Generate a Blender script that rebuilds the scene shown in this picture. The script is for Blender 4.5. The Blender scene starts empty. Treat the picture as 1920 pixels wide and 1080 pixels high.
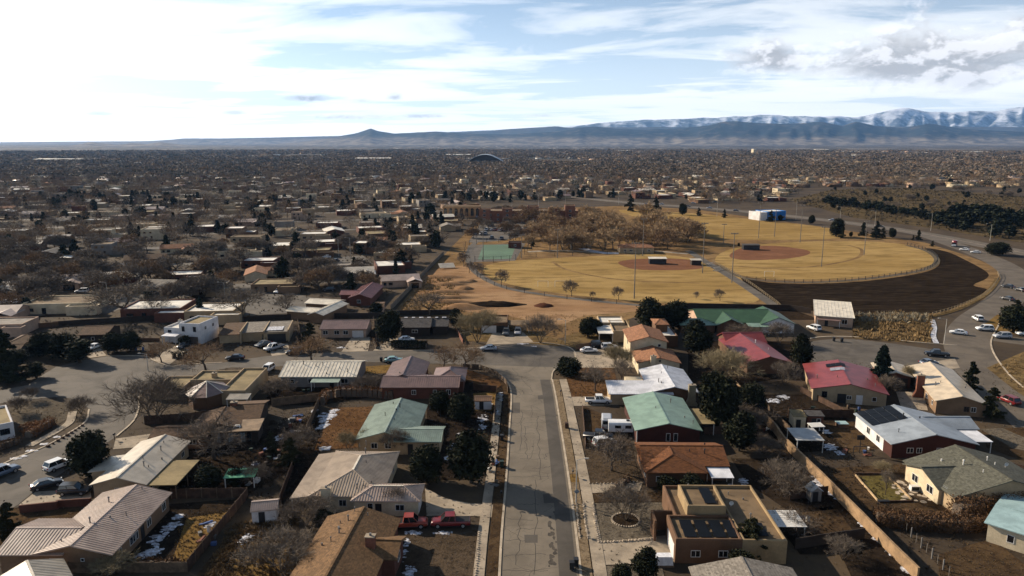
import bpy, math, random
import numpy as np
from mathutils import Vector, Matrix
S = bpy.context.scene
COL = S.collection
rnd = random.Random(7)
R = math.radians

# ------------------------------------------------------------ camera
CH, FP = 56.0, 1371.0                       # height of the drone (m), focal length in 1920-px units
PITCH = math.atan((540 - 265) / FP)
cam = bpy.data.cameras.new('camera')
cam.sensor_width = 36.0
cam.lens = 36.0 * FP / 1920.0
cam.clip_start, cam.clip_end = 0.5, 200000.0
camo = bpy.data.objects.new('camera', cam)
camo.location = (0, 0, CH)
camo.rotation_euler = (math.pi / 2 - PITCH, 0, 0)
COL.objects.link(camo)
S.camera = camo

# ------------------------------------------------------------ sky and sun
SUN_AZ, SUN_EL = R(-57), R(25)              # azimuth measured from +Y towards +X
SUN_DIR = Vector((math.sin(SUN_AZ) * math.cos(SUN_EL), math.cos(SUN_AZ) * math.cos(SUN_EL), math.sin(SUN_EL)))
sun = bpy.data.lights.new('sun', 'SUN')
sun.energy, sun.angle, sun.color = 5.0, R(0.55), (1.0, 0.85, 0.66)
suno = bpy.data.objects.new('sun', sun)
suno.rotation_euler = SUN_DIR.to_track_quat('Z', 'Y').to_euler()
suno.location = SUN_DIR * 300
COL.objects.link(suno)
S.view_settings.view_transform = 'Standard'
S.view_settings.look = 'None'
S.view_settings.exposure = 0.80
S.view_settings.gamma = 1.0
S.view_settings.use_curve_mapping = False
S.cycles.use_denoising = True
S.cycles.max_bounces = 4
S.cycles.diffuse_bounces = 2
S.cycles.glossy_bounces = 2
S.cycles.volume_bounces = 0
S.cycles.transparent_max_bounces = 6

W = bpy.data.worlds.new('World')
S.world = W
W.use_nodes = True


class NT:
    """tiny helper to write node trees in one line each"""
    def __init__(s, nt):
        s.nt = nt
        nt.nodes.clear()

    def n(s, typ, ins=(), **kw):
        nd = s.nt.nodes.new(typ)
        for k, v in kw.items():
            setattr(nd, k, v)
        for k, v in (ins.items() if isinstance(ins, dict) else enumerate(ins)):
            if v is None:
                continue
            if hasattr(v, 'is_linked') or hasattr(v, 'links'):
                s.nt.links.new(v, nd.inputs[k])
            else:
                nd.inputs[k].default_value = v
        return nd

    def m(s, op, a, b=None, c=None, clamp=False):
        nd = s.n('ShaderNodeMath', (a, b, c), operation=op)
        nd.use_clamp = clamp
        return nd.outputs[0]

    def ramp(s, fac, stops, mode='LINEAR'):
        nd = s.n('ShaderNodeValToRGB', (fac,))
        cr = nd.color_ramp
        cr.interpolation = mode
        while len(cr.elements) < len(stops):
            cr.elements.new(0.5)
        for e, (p, c) in zip(cr.elements, stops):
            e.position = p
            e.color = tuple(c) + (1,) if len(c) == 3 else c
        return nd.outputs[0]

    def smooth(s, v, a, b):
        nd = s.n('ShaderNodeMapRange', (v, a, b, 0.0, 1.0), interpolation_type='SMOOTHSTEP')
        return nd.outputs[0]

    def mix(s, f, a, b, blend='MIX'):
        nd = s.nt.nodes.new('ShaderNodeMix')
        nd.data_type = 'RGBA'
        nd.blend_type = blend
        for i, v in ((0, f), (6, a), (7, b)):
            if hasattr(v, 'links'):
                s.nt.links.new(v, nd.inputs[i])
            else:
                nd.inputs[i].default_value = v if i == 0 else (tuple(v) + (1,) if len(v) == 3 else v)
        return nd.outputs[2]

    def noise(s, vec, scale, detail=3.0, rough=0.55, dist=0.0):
        nd = s.n('ShaderNodeTexNoise', {'Vector': vec, 'Scale': scale, 'Detail': detail, 'Roughness': rough, 'Distortion': dist})
        return nd.outputs[0]


def build_world():
    t = NT(W.node_tree)
    out = t.n('ShaderNodeOutputWorld')
    sky = t.n('ShaderNodeTexSky', sky_type='NISHITA')
    sky.sun_disc = False
    sky.sun_elevation = SUN_EL
    sky.sun_rotation = SUN_AZ
    sky.altitude = 3000
    sky.air_density = 0.8
    sky.dust_density = 1.2
    sky.ozone_density = 1.0
    d = t.n('ShaderNodeTexCoord').outputs['Generated']
    x, y, z = t.n('ShaderNodeSeparateXYZ', (d,)).outputs
    zc = t.m('MAXIMUM', z, 0.004)
    # a flat cloud deck seen in perspective: thin overhead, closing up towards the horizon
    inv = t.m('DIVIDE', 1.0, t.m('ADD', zc, 0.05))
    px_, py_ = t.m('MULTIPLY', x, inv), t.m('MULTIPLY', y, inv)
    sh = t.m('ADD', px_, t.m('MULTIPLY', py_, 0.22))
    deck = t.n('ShaderNodeCombineXYZ', (t.m('MULTIPLY', sh, 0.55), t.m('MULTIPLY', py_, 0.85), 0.0)).outputs[0]
    n1 = t.noise(deck, 1.05, 7.0, 0.58, 0.55)
    n2 = t.noise(t.n('ShaderNodeVectorMath', (deck, (7.3, 2.1, 4.0)), operation='ADD').outputs[0], 0.33, 3.0, 0.5, 0.2)
    sd = t.n('ShaderNodeVectorMath', (d, tuple(SUN_DIR)), operation='DOT_PRODUCT').outputs['Value']
    sunw = t.m('POWER', t.m('MAXIMUM', sd, 0.0), 7.0)
    dens = t.m('ADD', t.m('MULTIPLY', n1, 0.75), t.m('MULTIPLY', n2, 0.55))
    dens = t.m('ADD', dens, t.m('MULTIPLY', sunw, 0.12))
    cov = t.smooth(dens, 0.53, 0.76)
    path = t.m('DIVIDE', 0.10, t.m('ADD', zc, 0.006))
    op = t.m('SUBTRACT', 1.0, t.m('EXPONENT', t.m('MULTIPLY', t.m('MULTIPLY', cov, path), -1.5)))
    # milky veil low over the horizon
    veil = t.m('EXPONENT', t.m('MULTIPLY', zc, -8.5))
    op = t.m('MAXIMUM', op, t.m('MULTIPLY', veil, 0.9))
    bright = t.m('ADD', 17.0, t.m('MULTIPLY', sunw, 26.0))
    wh = t.n('ShaderNodeVectorMath', ((1.0, 0.985, 0.96), bright), operation='SCALE')
    t.nt.links.new(bright, wh.inputs['Scale'])
    skyc = t.mix(1.0, sky.outputs[0], (0.92, 1.30, 1.36), 'MULTIPLY')
    base = t.mix(op, skyc, wh.outputs[0])
    # grey cumulus banks: flat bases, lumpy tops, along directions low in the sky
    az = t.m('ARCTAN2', x, y)
    el = t.m('ARCSINE', z)
    puff = t.n('ShaderNodeCombineXYZ', (t.m('MULTIPLY', az, 9.0), t.m('MULTIPLY', el, 17.0), 1.0)).outputs[0]
    pn = t.noise(puff, 2.2, 6.0, 0.6, 0.3)
    tot = None
    for (a0, e0, wa, we, k) in ((28.6, 5.0, 9.0, 3.0, 1.2), (18.6, 5.6, 4.2, 1.9, 1.0), (34.5, 6.9, 3.6, 1.3, 0.8), (38, 7.4, 5, 1.6, 0.9),
                                (-15.0, 3.05, 2.4, 0.50, 0.9), (-11.2, 2.95, 1.1, 0.33, 0.8), (-12.5, 1.75, 4.6, 0.38, 0.75), (-6.5, 1.85, 2.6, 0.34, 0.85),
                                (-20.3, 2.0, 1.2, 0.28, 0.8), (-29.0, 1.8, 1.4, 0.25, 0.6), (2.0, 1.9, 2.6, 0.3, 0.55), (-8.8, 3.2, 0.9, 0.5, 0.7)):
        da = t.m('DIVIDE', t.m('SUBTRACT', az, R(a0)), R(wa))
        de = t.m('DIVIDE', t.m('SUBTRACT', el, R(e0)), R(we))
        dl = t.m('MULTIPLY', t.m('MINIMUM', de, 0.0), 1.5)
        de = t.m('ADD', t.m('MAXIMUM', de, 0.0), dl)
        r2 = t.m('ADD', t.m('MULTIPLY', da, da), t.m('MULTIPLY', de, de))
        g = t.m('MULTIPLY', t.m('EXPONENT', t.m('MULTIPLY', r2, -1.6)), k)
        tot = g if tot is None else t.m('MAXIMUM', tot, g)
    pm = t.smooth(t.m('ADD', tot, t.m('MULTIPLY', t.m('SUBTRACT', pn, 0.5), 1.7)), 0.22, 0.95)
    pn2 = t.noise(t.n('ShaderNodeVectorMath', (puff, (-0.10, 0.16, 0.0)), operation='ADD').outputs[0], 2.2, 6.0, 0.6, 0.3)
    lit = t.smooth(t.m('SUBTRACT', pn, pn2), -0.05, 0.10)
    lum = t.m('ADD', 6.2, t.m('ADD', t.m('MULTIPLY', lit, 6.5), t.m('MULTIPLY', t.m('SUBTRACT', 1.0, pm), 4.5)))
    gc = t.n('ShaderNodeVectorMath', ((1.0, 0.99, 1.01), lum), operation='SCALE')
    t.nt.links.new(lum, gc.inputs['Scale'])
    base = t.mix(t.m('MULTIPLY', t.m('POWER', pm, 0.7), 0.9), base, gc.outputs[0])
    bg = t.n('ShaderNodeBackground', (base, 0.050))
    t.nt.links.new(bg.outputs[0], out.inputs[0])


build_world()


# ------------------------------------------------------------ geometry helpers
def G(px, py, z=0.0):
    """where the sight line of a photo point meets the level z (metres)"""
    a, b = (px - 960) / FP, (py - 540) / FP
    d = Vector((a, math.cos(PITCH) - b * math.sin(PITCH), -math.sin(PITCH) - b * math.cos(PITCH)))
    t = (z - CH) / d.z
    return Vector((d.x * t, d.y * t, z))


def PX(v):
    """photo point of a world point"""
    y, z = v[1], v[2] - CH
    dep = y * math.cos(PITCH) - z * math.sin(PITCH)
    up = y * math.sin(PITCH) + z * math.cos(PITCH)
    return 960 + FP * v[0] / dep, 540 - FP * up / dep


def zat(base, py):
    """height above base whose top appears at row py"""
    b = (py - 540) / FP
    k = (-math.sin(PITCH) - b * math.cos(PITCH)) / (math.cos(PITCH) - b * math.sin(PITCH))
    return CH + k * base[1]


class MB:
    """collects faces; build() links them as one mesh object"""
    def __init__(s):
        s.v, s.f = [], []

    def add(s, vs, fs):
        o = len(s.v)
        s.v += [tuple(p) for p in vs]
        s.f += [tuple(i + o for i in f) for f in fs]
        return s

    def box(s, c, d, rz=0.0, taper=1.0):
        x, y, z = d[0] / 2, d[1] / 2, d[2] / 2
        vs = []
        for k, q in ((-1, 1.0), (1, taper)):
            for i, j in ((-1, -1), (1, -1), (1, 1), (-1, 1)):
                X, Y = i * x * q, j * y * q
                vs.append((c[0] + X * math.cos(rz) - Y * math.sin(rz), c[1] + X * math.sin(rz) + Y * math.cos(rz), c[2] + k * z))
        return s.add(vs, [(3, 2, 1, 0), (4, 5, 6, 7), (0, 1, 5, 4), (1, 2, 6, 5), (2, 3, 7, 6), (3, 0, 4, 7)])

    def bb(s, x0, x1, y0, y1, z0, z1):
        return s.box(((x0 + x1) / 2, (y0 + y1) / 2, (z0 + z1) / 2), (x1 - x0, y1 - y0, z1 - z0))

    def prism(s, poly, z0, z1):
        n = len(poly)
        vs = [(p[0], p[1], z0) for p in poly] + [(p[0], p[1], z1) for p in poly]
        fs = [tuple(range(n - 1, -1, -1)), tuple(range(n, 2 * n))] + [(i, (i + 1) % n, (i + 1) % n + n, i + n) for i in range(n)]
        return s.add(vs, fs)

    def slab(s, pts, th):
        """a sloping plate: pts counter-clockwise seen from above, th thick downwards"""
        n = len(pts)
        vs = [tuple(p) for p in pts] + [(p[0], p[1], p[2] - th) for p in pts]
        fs = [tuple(range(n)), tuple(range(2 * n - 1, n - 1, -1))] + [(i, i + n, (i + 1) % n + n, (i + 1) % n) for i in range(n)]
        return s.add(vs, fs)

    def tube(s, a, b, r0, r1=None, n=6, cap=True):
        a, b = Vector(a), Vector(b)
        r1 = r0 if r1 is None else r1
        ax = (b - a)
        if ax.length < 1e-6:
            return s
        ax.normalize()
        u = ax.orthogonal().normalized()
        w = ax.cross(u)
        vs = []
        for c, r in ((a, r0), (b, r1)):
            for i in range(n):
                q = 2 * math.pi * i / n
                vs.append(c + (u * math.cos(q) + w * math.sin(q)) * r)
        fs = [(i, (i + 1) % n, (i + 1) % n + n, i + n) for i in range(n)]
        if cap:
            fs += [tuple(range(n - 1, -1, -1)), tuple(range(n, 2 * n))]
        return s.add(vs, fs)

    def mesh(s, name, m, smooth=False):
        me = bpy.data.meshes.new(name)
        me.from_pydata(s.v, [], s.f)
        if m is not None:
            me.materials.append(m)
        if smooth:
            me.polygons.foreach_set('use_smooth', [True] * len(me.polygons))
        me.update()
        return me

    def build(s, name, m, parent=None, loc=None, smooth=False, **props):
        return ob(name, s.mesh(name, m, smooth), parent, loc, **props)


def ob(name, me, parent=None, loc=None, rz=0.0, **props):
    o = bpy.data.objects.new(name, me)
    COL.objects.link(o)
    if parent is not None:
        o.parent = parent
    if loc is not None:
        o.location = loc
    if rz:
        o.rotation_euler = (0, 0, rz)
    for k, v in props.items():
        if v is not None:
            o[k] = v
    return o


def thing(name, label, cat, loc=(0, 0, 0), rz=0.0, group=None):
    return ob(name, None, None, loc, rz, label=label, category=cat, group=group)


def copy_tree(o, parent=None):
    c = o.copy()
    COL.objects.link(c)
    c.parent = parent
    for ch in o.children:
        copy_tree(ch, c)
    return c


def tri_poly(poly):
    """ear clipping for a simple polygon of (x, y)"""
    n = len(poly)
    area = sum(poly[i][0] * poly[(i + 1) % n][1] - poly[(i + 1) % n][0] * poly[i][1] for i in range(n))
    idx = list(range(n)) if area > 0 else list(range(n - 1, -1, -1))
    out = []

    def cr(a, b, c):
        return (b[0] - a[0]) * (c[1] - a[1]) - (b[1] - a[1]) * (c[0] - a[0])
    guard = 0
    while len(idx) > 3 and guard < 5000:
        guard += 1
        for k in range(len(idx)):
            a, b, c = idx[k - 1], idx[k], idx[(k + 1) % len(idx)]
            A, B, Cc = poly[a], poly[b], poly[c]
            if cr(A, B, Cc) <= 1e-12:
                continue
            if any(cr(A, B, poly[q]) >= 0 and cr(B, Cc, poly[q]) >= 0 and cr(Cc, A, poly[q]) >= 0 for q in idx if q not in (a, b, c)):
                continue
            out.append((a, b, c))
            idx.pop(k)
            break
        else:
            break
    if len(idx) == 3:
        out.append(tuple(idx))
    return out


def smooth_line(pts, n=6, closed=False):
    """Catmull-Rom through points"""
    P = [Vector(p) for p in pts]
    out = []
    N = len(P)
    for i in range(N if closed else N - 1):
        p0 = P[(i - 1) % N] if (closed or i > 0) else P[i] * 2 - P[i + 1]
        p1, p2 = P[i], P[(i + 1) % N]
        p3 = P[(i + 2) % N] if (closed or i + 2 < N) else p2 * 2 - p1
        for k in range(n):
            t = k / n
            out.append(0.5 * ((2 * p1) + (p2 - p0) * t + (2 * p0 - 5 * p1 + 4 * p2 - p3) * t * t + (3 * p1 - p0 - 3 * p2 + p3) * t ** 3))
    if not closed:
        out.append(P[-1])
    return out


def in_poly(p, poly):
    c = False
    n = len(poly)
    for i in range(n):
        a, b = poly[i], poly[i - 1]
        if (a[1] > p[1]) != (b[1] > p[1]) and p[0] < (b[0] - a[0]) * (p[1] - a[1]) / (b[1] - a[1]) + a[0]:
            c = not c
    return c


def sheet(name, pts, z, m, parent=None, kind='structure', px=True, curve=0, th=0.0, label=None, **props):
    """a flat sheet of ground: pts are photo points (px) or metres"""
    W_ = [G(*p) for p in pts] if px else [Vector((p[0], p[1], 0)) for p in pts]
    if curve:
        W_ = smooth_line(W_, curve, True)
    poly = [(p[0], p[1]) for p in W_]
    mb = MB()
    mb.add([(p[0], p[1], z) for p in poly], tri_poly(poly))
    if th:
        n = len(poly)
        mb.add([(p[0], p[1], z) for p in poly] + [(p[0], p[1], z - th) for p in poly], [(i, (i + 1) % n, (i + 1) % n + n, i + n) for i in range(n)])
    o = mb.build(name, m, parent, **props)
    if kind:
        o['kind'] = kind
    if label:
        o['label'] = label
    o_poly = poly
    return o, o_poly


def strip(name, pts, width, z, m, px=True, n=6, th=0.0, parent=None, kind='structure', off=0.0, **props):
    """a band of constant width along a curve (road, path, kerb); off shifts it to the right of travel"""
    W_ = [G(*p) for p in pts] if px else [Vector((p[0], p[1], 0)) for p in pts]
    L = smooth_line(W_, n) if n > 1 else W_
    vs, fs = [], []
    for i, p in enumerate(L):
        t = (L[min(i + 1, len(L) - 1)] - L[max(i - 1, 0)])
        t.z = 0
        t.normalize()
        nr = Vector((t.y, -t.x, 0))
        a, b = p + nr * (off - width / 2), p + nr * (off + width / 2)
        vs += [(a.x, a.y, z), (b.x, b.y, z)]
    k = len(L)
    fs = [(2 * i, 2 * i + 1, 2 * i + 3, 2 * i + 2) for i in range(k - 1)]
    if th:
        o = len(vs)
        vs += [(v[0], v[1], v[2] - th) for v in vs]
        for i in range(k - 1):
            fs += [(2 * i, 2 * i + 2, o + 2 * i + 2, o + 2 * i), (2 * i + 1, o + 2 * i + 1, o + 2 * i + 3, 2 * i + 3)]
        fs += [(0, o, o + 1, 1), (2 * k - 2, 2 * k - 1, o + 2 * k - 1, o + 2 * k - 2)]
    o = MB().add(vs, fs).build(name, m, parent, **props)
    if kind:
        o['kind'] = kind
    return o


# ------------------------------------------------------------ materials
MATS = {}


def mat(name, c, rough=0.85, var=0.25, scale=0.6, bump=0.0, bscale=8.0, c2=None, spec=0.3, metal=0.0, fine=0.15, obj=False):
    """a painted / natural surface: colour with blotches, fine grain and relief in world metres"""
    if name in MATS:
        return MATS[name]
    m = bpy.data.materials.new(name)
    m.use_nodes = True
    t = NT(m.node_tree)
    out = t.n('ShaderNodeOutputMaterial')
    pos = t.n('ShaderNodeTexCoord').outputs['Object'] if obj else t.n('ShaderNodeNewGeometry').outputs['Position']
    nz = t.noise(pos, scale, 4.0, 0.6, 0.2)
    c2 = c2 or tuple(v * (1 - var) for v in c)
    c1 = tuple(min(1, v * (1 + var * 0.35)) for v in c)
    col = t.mix(t.smooth(nz, 0.35, 0.65), c2, c1)
    if fine:
        fz = t.noise(pos, scale * 9.0 + 2.0, 3.0, 0.7)
        k = t.n('ShaderNodeMapRange', (fz, 0.25, 0.75, 1 - fine, 1 + fine)).outputs[0]
        sc = t.n('ShaderNodeVectorMath', (col,), operation='SCALE')
        t.nt.links.new(k, sc.inputs['Scale'])
        col = sc.outputs[0]
    b = t.n('ShaderNodeBsdfPrincipled', {'Base Color': col, 'Roughness': rough, 'Metallic': metal, 'Specular IOR Level': spec})
    if bump:
        bz = t.noise(pos, bscale, 3.0, 0.65)
        bn = t.n('ShaderNodeBump', {'Strength': bump, 'Distance': 0.05, 'Height': bz})
        t.nt.links.new(bn.outputs[0], b.inputs['Normal'])
    t.nt.links.new(b.outputs[0], out.inputs[0])
    MATS[name] = m
    return m


def mat_glass(name='window_glass', c=(0.012, 0.014, 0.017), rough=0.08):
    if name in MATS:
        return MATS[name]
    m = mat(name, c, rough, 0.2, 2.0, spec=0.6, fine=0)
    return m


def mat_ground():
    """the open ground of the whole valley: dirt and dry grass near, mottled tree and roof patches far off"""
    m = bpy.data.materials.new('valley_ground')
    m.use_nodes = True
    t = NT(m.node_tree)
    out = t.n('ShaderNodeOutputMaterial')
    pos = t.n('ShaderNodeNewGeometry').outputs['Position']
    n1 = t.noise(pos, 0.035, 5, 0.6, 0.4)
    n2 = t.noise(pos, 0.35, 5, 0.65, 0.3)
    n3 = t.noise(pos, 3.0, 3, 0.7)
    col = t.ramp(n1, ((0.3, (0.030, 0.022, 0.016)), (0.5, (0.055, 0.040, 0.027)), (0.62, (0.085, 0.060, 0.036)), (0.8, (0.10, 0.075, 0.05))))
    col = t.mix(t.smooth(n2, 0.42, 0.68), col, t.mix(n3, (0.028, 0.021, 0.015), (0.09, 0.066, 0.042)))
    # far off: woods and roofs too small to tell apart
    dist = t.n('ShaderNodeVectorMath', (pos,), operation='LENGTH').outputs['Value']
    far = t.smooth(dist, 1500.0, 4500.0)
    st = t.n('ShaderNodeVectorMath', (pos, (1.0, 0.075, 1.0)), operation='MULTIPLY').outputs[0]
    f1 = t.noise(st, 0.0042, 6, 0.7, 0.3)
    f2 = t.noise(st, 0.021, 4, 0.7)
    fc = t.ramp(f1, ((0.32, (0.026, 0.022, 0.020)), (0.5, (0.060, 0.050, 0.044)), (0.62, (0.11, 0.092, 0.074)), (0.75, (0.17, 0.145, 0.115))))
    fc = t.mix(t.smooth(f2, 0.57, 0.66), fc, (0.46, 0.42, 0.37))
    fc = t.mix(t.smooth(f2, 0.47, 0.38), fc, (0.012, 0.013, 0.012))
    col = t.mix(far, col, fc)
    b = t.n('ShaderNodeBsdfPrincipled', {'Base Color': col, 'Roughness': 0.95, 'Specular IOR Level': 0.1})
    bn = t.n('ShaderNodeBump', {'Strength': 0.5, 'Distance': 0.12, 'Height': n3})
    t.nt.links.new(bn.outputs[0], b.inputs['Normal'])
    t.nt.links.new(b.outputs[0], out.inputs[0])
    return m


def mat_asphalt(name, c, crack=0.0, stain=0.35, cscale=0.16):
    m = bpy.data.materials.new(name)
    m.use_nodes = True
    t = NT(m.node_tree)
    out = t.n('ShaderNodeOutputMaterial')
    pos = t.n('ShaderNodeNewGeometry').outputs['Position']
    n1 = t.noise(pos, 0.16, 5, 0.6, 0.5)
    n2 = t.noise(t.n('ShaderNodeVectorMath', (pos, (1.6, 0.25, 1.0)), operation='MULTIPLY').outputs[0], 0.8, 4, 0.65)
    n3 = t.noise(pos, 6.0, 3, 0.7)
    dark = tuple(v * (1 - stain) for v in c)
    lite = tuple(v * 1.18 for v in c)
    col = t.mix(t.smooth(n1, 0.33, 0.66), dark, lite)
    col = t.mix(t.m('MULTIPLY', t.smooth(n2, 0.55, 0.75), 0.5), col, dark)
    col = t.mix(t.m('MULTIPLY', t.smooth(n3, 0.4, 0.7), 0.18), col, lite)
    if crack:
        wob = t.n('ShaderNodeTexNoise', {'Vector': pos, 'Scale': 0.5, 'Detail': 3.0})
        pv = t.n('ShaderNodeVectorMath', (pos, wob.outputs['Color']), operation='ADD').outputs[0]
        for sc_, w_, k_ in ((cscale, 0.010, 0.75), (cscale * 2.7, 0.016, 0.4)):
            v = t.n('ShaderNodeTexVoronoi', {'Vector': pv, 'Scale': sc_}, feature='DISTANCE_TO_EDGE').outputs['Distance']
            ck = t.m('SUBTRACT', 1.0, t.smooth(v, 0.0, w_))
            gate = t.smooth(t.noise(pos, 0.11, 2), 0.42, 0.58)
            col = t.mix(t.m('MULTIPLY', t.m('MULTIPLY', ck, gate), crack * k_), col, (0.012, 0.011, 0.010))
    b = t.n('ShaderNodeBsdfPrincipled', {'Base Color': col, 'Roughness': 0.88, 'Specular IOR Level': 0.25})
    bn = t.n('ShaderNodeBump', {'Strength': 0.25, 'Distance': 0.02, 'Height': n3})
    t.nt.links.new(bn.outputs[0], b.inputs['Normal'])
    t.nt.links.new(b.outputs[0], out.inputs[0])
    MATS[name] = m
    return m


def mat_turf(name, c, c2, c3, s=0.08, streak=(1.0, 1.0, 1.0), bump=0.6):
    """grass, soil or gravel with three blended tones"""
    m = bpy.data.materials.new(name)
    m.use_nodes = True
    t = NT(m.node_tree)
    out = t.n('ShaderNodeOutputMaterial')
    pos = t.n('ShaderNodeNewGeometry').outputs['Position']
    sp = t.n('ShaderNodeVectorMath', (pos, streak), operation='MULTIPLY').outputs[0]
    n1, n2, n3 = t.noise(sp, s, 5, 0.62, 0.5), t.noise(sp, s * 7, 4, 0.65), t.noise(pos, 4.0, 3, 0.75)
    col = t.mix(t.smooth(n1, 0.36, 0.64), c, c2)
    col = t.mix(t.m('MULTIPLY', t.smooth(n2, 0.44, 0.66), 0.85), col, c3)
    k = t.n('ShaderNodeMapRange', (n3, 0.2, 0.8, 0.62, 1.35)).outputs[0]
    sc = t.n('ShaderNodeVectorMath', (col,), operation='SCALE')
    t.nt.links.new(k, sc.inputs['Scale'])
    b = t.n('ShaderNodeBsdfPrincipled', {'Base Color': sc.outputs[0], 'Roughness': 1.0, 'Specular IOR Level': 0.0})
    hh = t.m('ADD', n3, t.m('MULTIPLY', n2, 1.5))
    bn = t.n('ShaderNodeBump', {'Strength': bump, 'Distance': 0.12, 'Height': hh})
    t.nt.links.new(bn.outputs[0], b.inputs['Normal'])
    t.nt.links.new(b.outputs[0], out.inputs[0])
    MATS[name] = m
    return m


def mat_shingle(name, c, row=0.22):
    """asphalt shingles: courses and tabs in the roof's own slope (object space)"""
    if name in MATS:
        return MATS[name]
    m = bpy.data.materials.new(name)
    m.use_nodes = True
    t = NT(m.node_tree)
    out = t.n('ShaderNodeOutputMaterial')
    pos = t.n('ShaderNodeTexCoord').outputs['Object']
    n1 = t.noise(pos, 0.5, 4, 0.6)
    x, y, z = t.n('ShaderNodeSeparateXYZ', (pos,)).outputs
    v = t.n('ShaderNodeTexVoronoi', {'Vector': t.n('ShaderNodeVectorMath', (pos, (2.6, 2.6, 9.0)), operation='MULTIPLY').outputs[0], 'Scale': 1.0})
    vv = t.n('ShaderNodeSeparateColor', (v.outputs['Color'],)).outputs[0]
    course = t.m('FRACT', t.m('MULTIPLY', z, 11.0))
    col = t.mix(vv, tuple(q * 0.62 for q in c), tuple(q * 1.25 for q in c))
    col = t.mix(t.m('MULTIPLY', t.smooth(n1, 0.4, 0.7), 0.45), col, tuple(q * 0.7 for q in c))
    col = t.mix(t.m('MULTIPLY', t.smooth(course, 0.22, 0.0), 0.5), col, tuple(q * 0.35 for q in c))
    b = t.n('ShaderNodeBsdfPrincipled', {'Base Color': col, 'Roughness': 0.92, 'Specular IOR Level': 0.2})
    bn = t.n('ShaderNodeBump', {'Strength': 0.4, 'Distance': 0.02, 'Height': course})
    t.nt.links.new(bn.outputs[0], b.inputs['Normal'])
    t.nt.links.new(b.outputs[0], out.inputs[0])
    MATS[name] = m
    return m


def metal_roof(name, c, rough=0.42):
    return mat(name, c, rough, 0.20, 0.5, bump=0.05, bscale=1.2, spec=0.4, fine=0.08)


GLASS = mat_glass()
M_FRAME = mat('white_frame_paint', (0.62, 0.60, 0.56), 0.6, 0.15)
M_DARK = mat('dark_metal', (0.02, 0.02, 0.022), 0.5, 0.2)
M_PIPE = mat('galvanised_pipe', (0.16, 0.15, 0.14), 0.5, 0.3)
M_CONC = mat('concrete', (0.30, 0.245, 0.18), 0.9, 0.3, 0.25, bump=0.15, bscale=5)
M_WOOD = mat('weathered_wood', (0.14, 0.095, 0.06), 0.9, 0.4, 0.9)
M_WOODD = mat('dark_fence_wood', (0.075, 0.042, 0.026), 0.9, 0.4, 0.9)
M_BLOCK = mat('tan_block', (0.27, 0.175, 0.095), 0.92, 0.3, 0.5, bump=0.3, bscale=4)
M_BRICK = mat('brick_red', (0.17, 0.065, 0.04), 0.9, 0.3, 1.5, bump=0.2)
M_STONE = mat('pale_edging_stone', (0.40, 0.33, 0.25), 0.9, 0.35, 1.2)
M_SNOW = mat('old_snow', (0.56, 0.58, 0.64), 0.75, 0.18, 1.8, bump=0.6, bscale=2.5, c2=(0.22, 0.205, 0.20), fine=0.3)
M_SNOW.node_tree.nodes['Principled BSDF'].inputs['Roughness'].default_value = 0.7
# ------------------------------------------------------------ ground, streets, park
g = MB()
NX = [-22000, -9000, -2500, -800, -300, -100, 0, 100, 300, 800, 2500, 9000, 22000]
NY = [-3000, -200, 60, 150, 300, 600, 1500, 4000, 12000, 22000]
g.add([(x, y, 0) for y in NY for x in NX], [(j * 13 + i, j * 13 + i + 1, (j + 1) * 13 + i + 1, (j + 1) * 13 + i) for j in range(len(NY) - 1) for i in range(12)])
g.build('ground', mat_ground(), kind='structure')

A_OLD = mat_asphalt('old_asphalt', (0.142, 0.118, 0.089), 0.9, 0.18)
A_DARK = mat_asphalt('dark_asphalt', (0.072, 0.062, 0.051), 0.2, 0.25)
A_WEST = mat_asphalt('west_asphalt', (0.093, 0.080, 0.066), 0.7, 0.30, 0.11)
A_ROAD = mat_asphalt('highway_asphalt', (0.105, 0.086, 0.066), 0.3, 0.22, 0.08)
T_GOLD = mat_turf('dry_lawn', (0.265, 0.172, 0.064), (0.355, 0.242, 0.100), (0.185, 0.120, 0.048), 0.020, (0.45, 1.6, 1), 1.0)
T_PARK = mat_turf('park_ground_dry', (0.17, 0.105, 0.052), (0.24, 0.155, 0.075), (0.11, 0.072, 0.038), 0.025)
T_DIRT = mat_turf('orange_dirt', (0.255, 0.150, 0.080), (0.32, 0.205, 0.115), (0.195, 0.115, 0.062), 0.03, (0.5, 1.2, 1))
T_RED = mat_turf('red_infield', (0.155, 0.075, 0.045), (0.20, 0.10, 0.060), (0.125, 0.060, 0.036), 0.06, (0.4, 1.5, 1))
T_BLACK = mat_turf('black_mulch', (0.013, 0.0095, 0.007), (0.022, 0.016, 0.0115), (0.042, 0.030, 0.020), 0.05, (0.35, 1.6, 1), 1.2)
T_GRAV = mat_turf('grey_gravel', (0.105, 0.088, 0.066), (0.140, 0.117, 0.088), (0.07, 0.058, 0.045), 0.15, bump=1.0)
T_GRAVD = mat_turf('brown_gravel', (0.062, 0.045, 0.030), (0.085, 0.062, 0.042), (0.040, 0.030, 0.021), 0.15, bump=1.0)
T_YARD = mat_turf('brown_yard', (0.055, 0.036, 0.021), (0.085, 0.055, 0.030), (0.035, 0.023, 0.015), 0.10)
T_RUST = mat_turf('rust_yard', (0.095, 0.050, 0.024), (0.130, 0.072, 0.035), (0.060, 0.032, 0.017), 0.12)
T_OCHRE = mat_turf('ochre_grass', (0.15, 0.092, 0.032), (0.20, 0.125, 0.045), (0.095, 0.060, 0.026), 0.14)
T_GREEN = mat_turf('faded_lawn', (0.10, 0.080, 0.028), (0.13, 0.105, 0.036), (0.070, 0.055, 0.022), 0.14)
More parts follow.
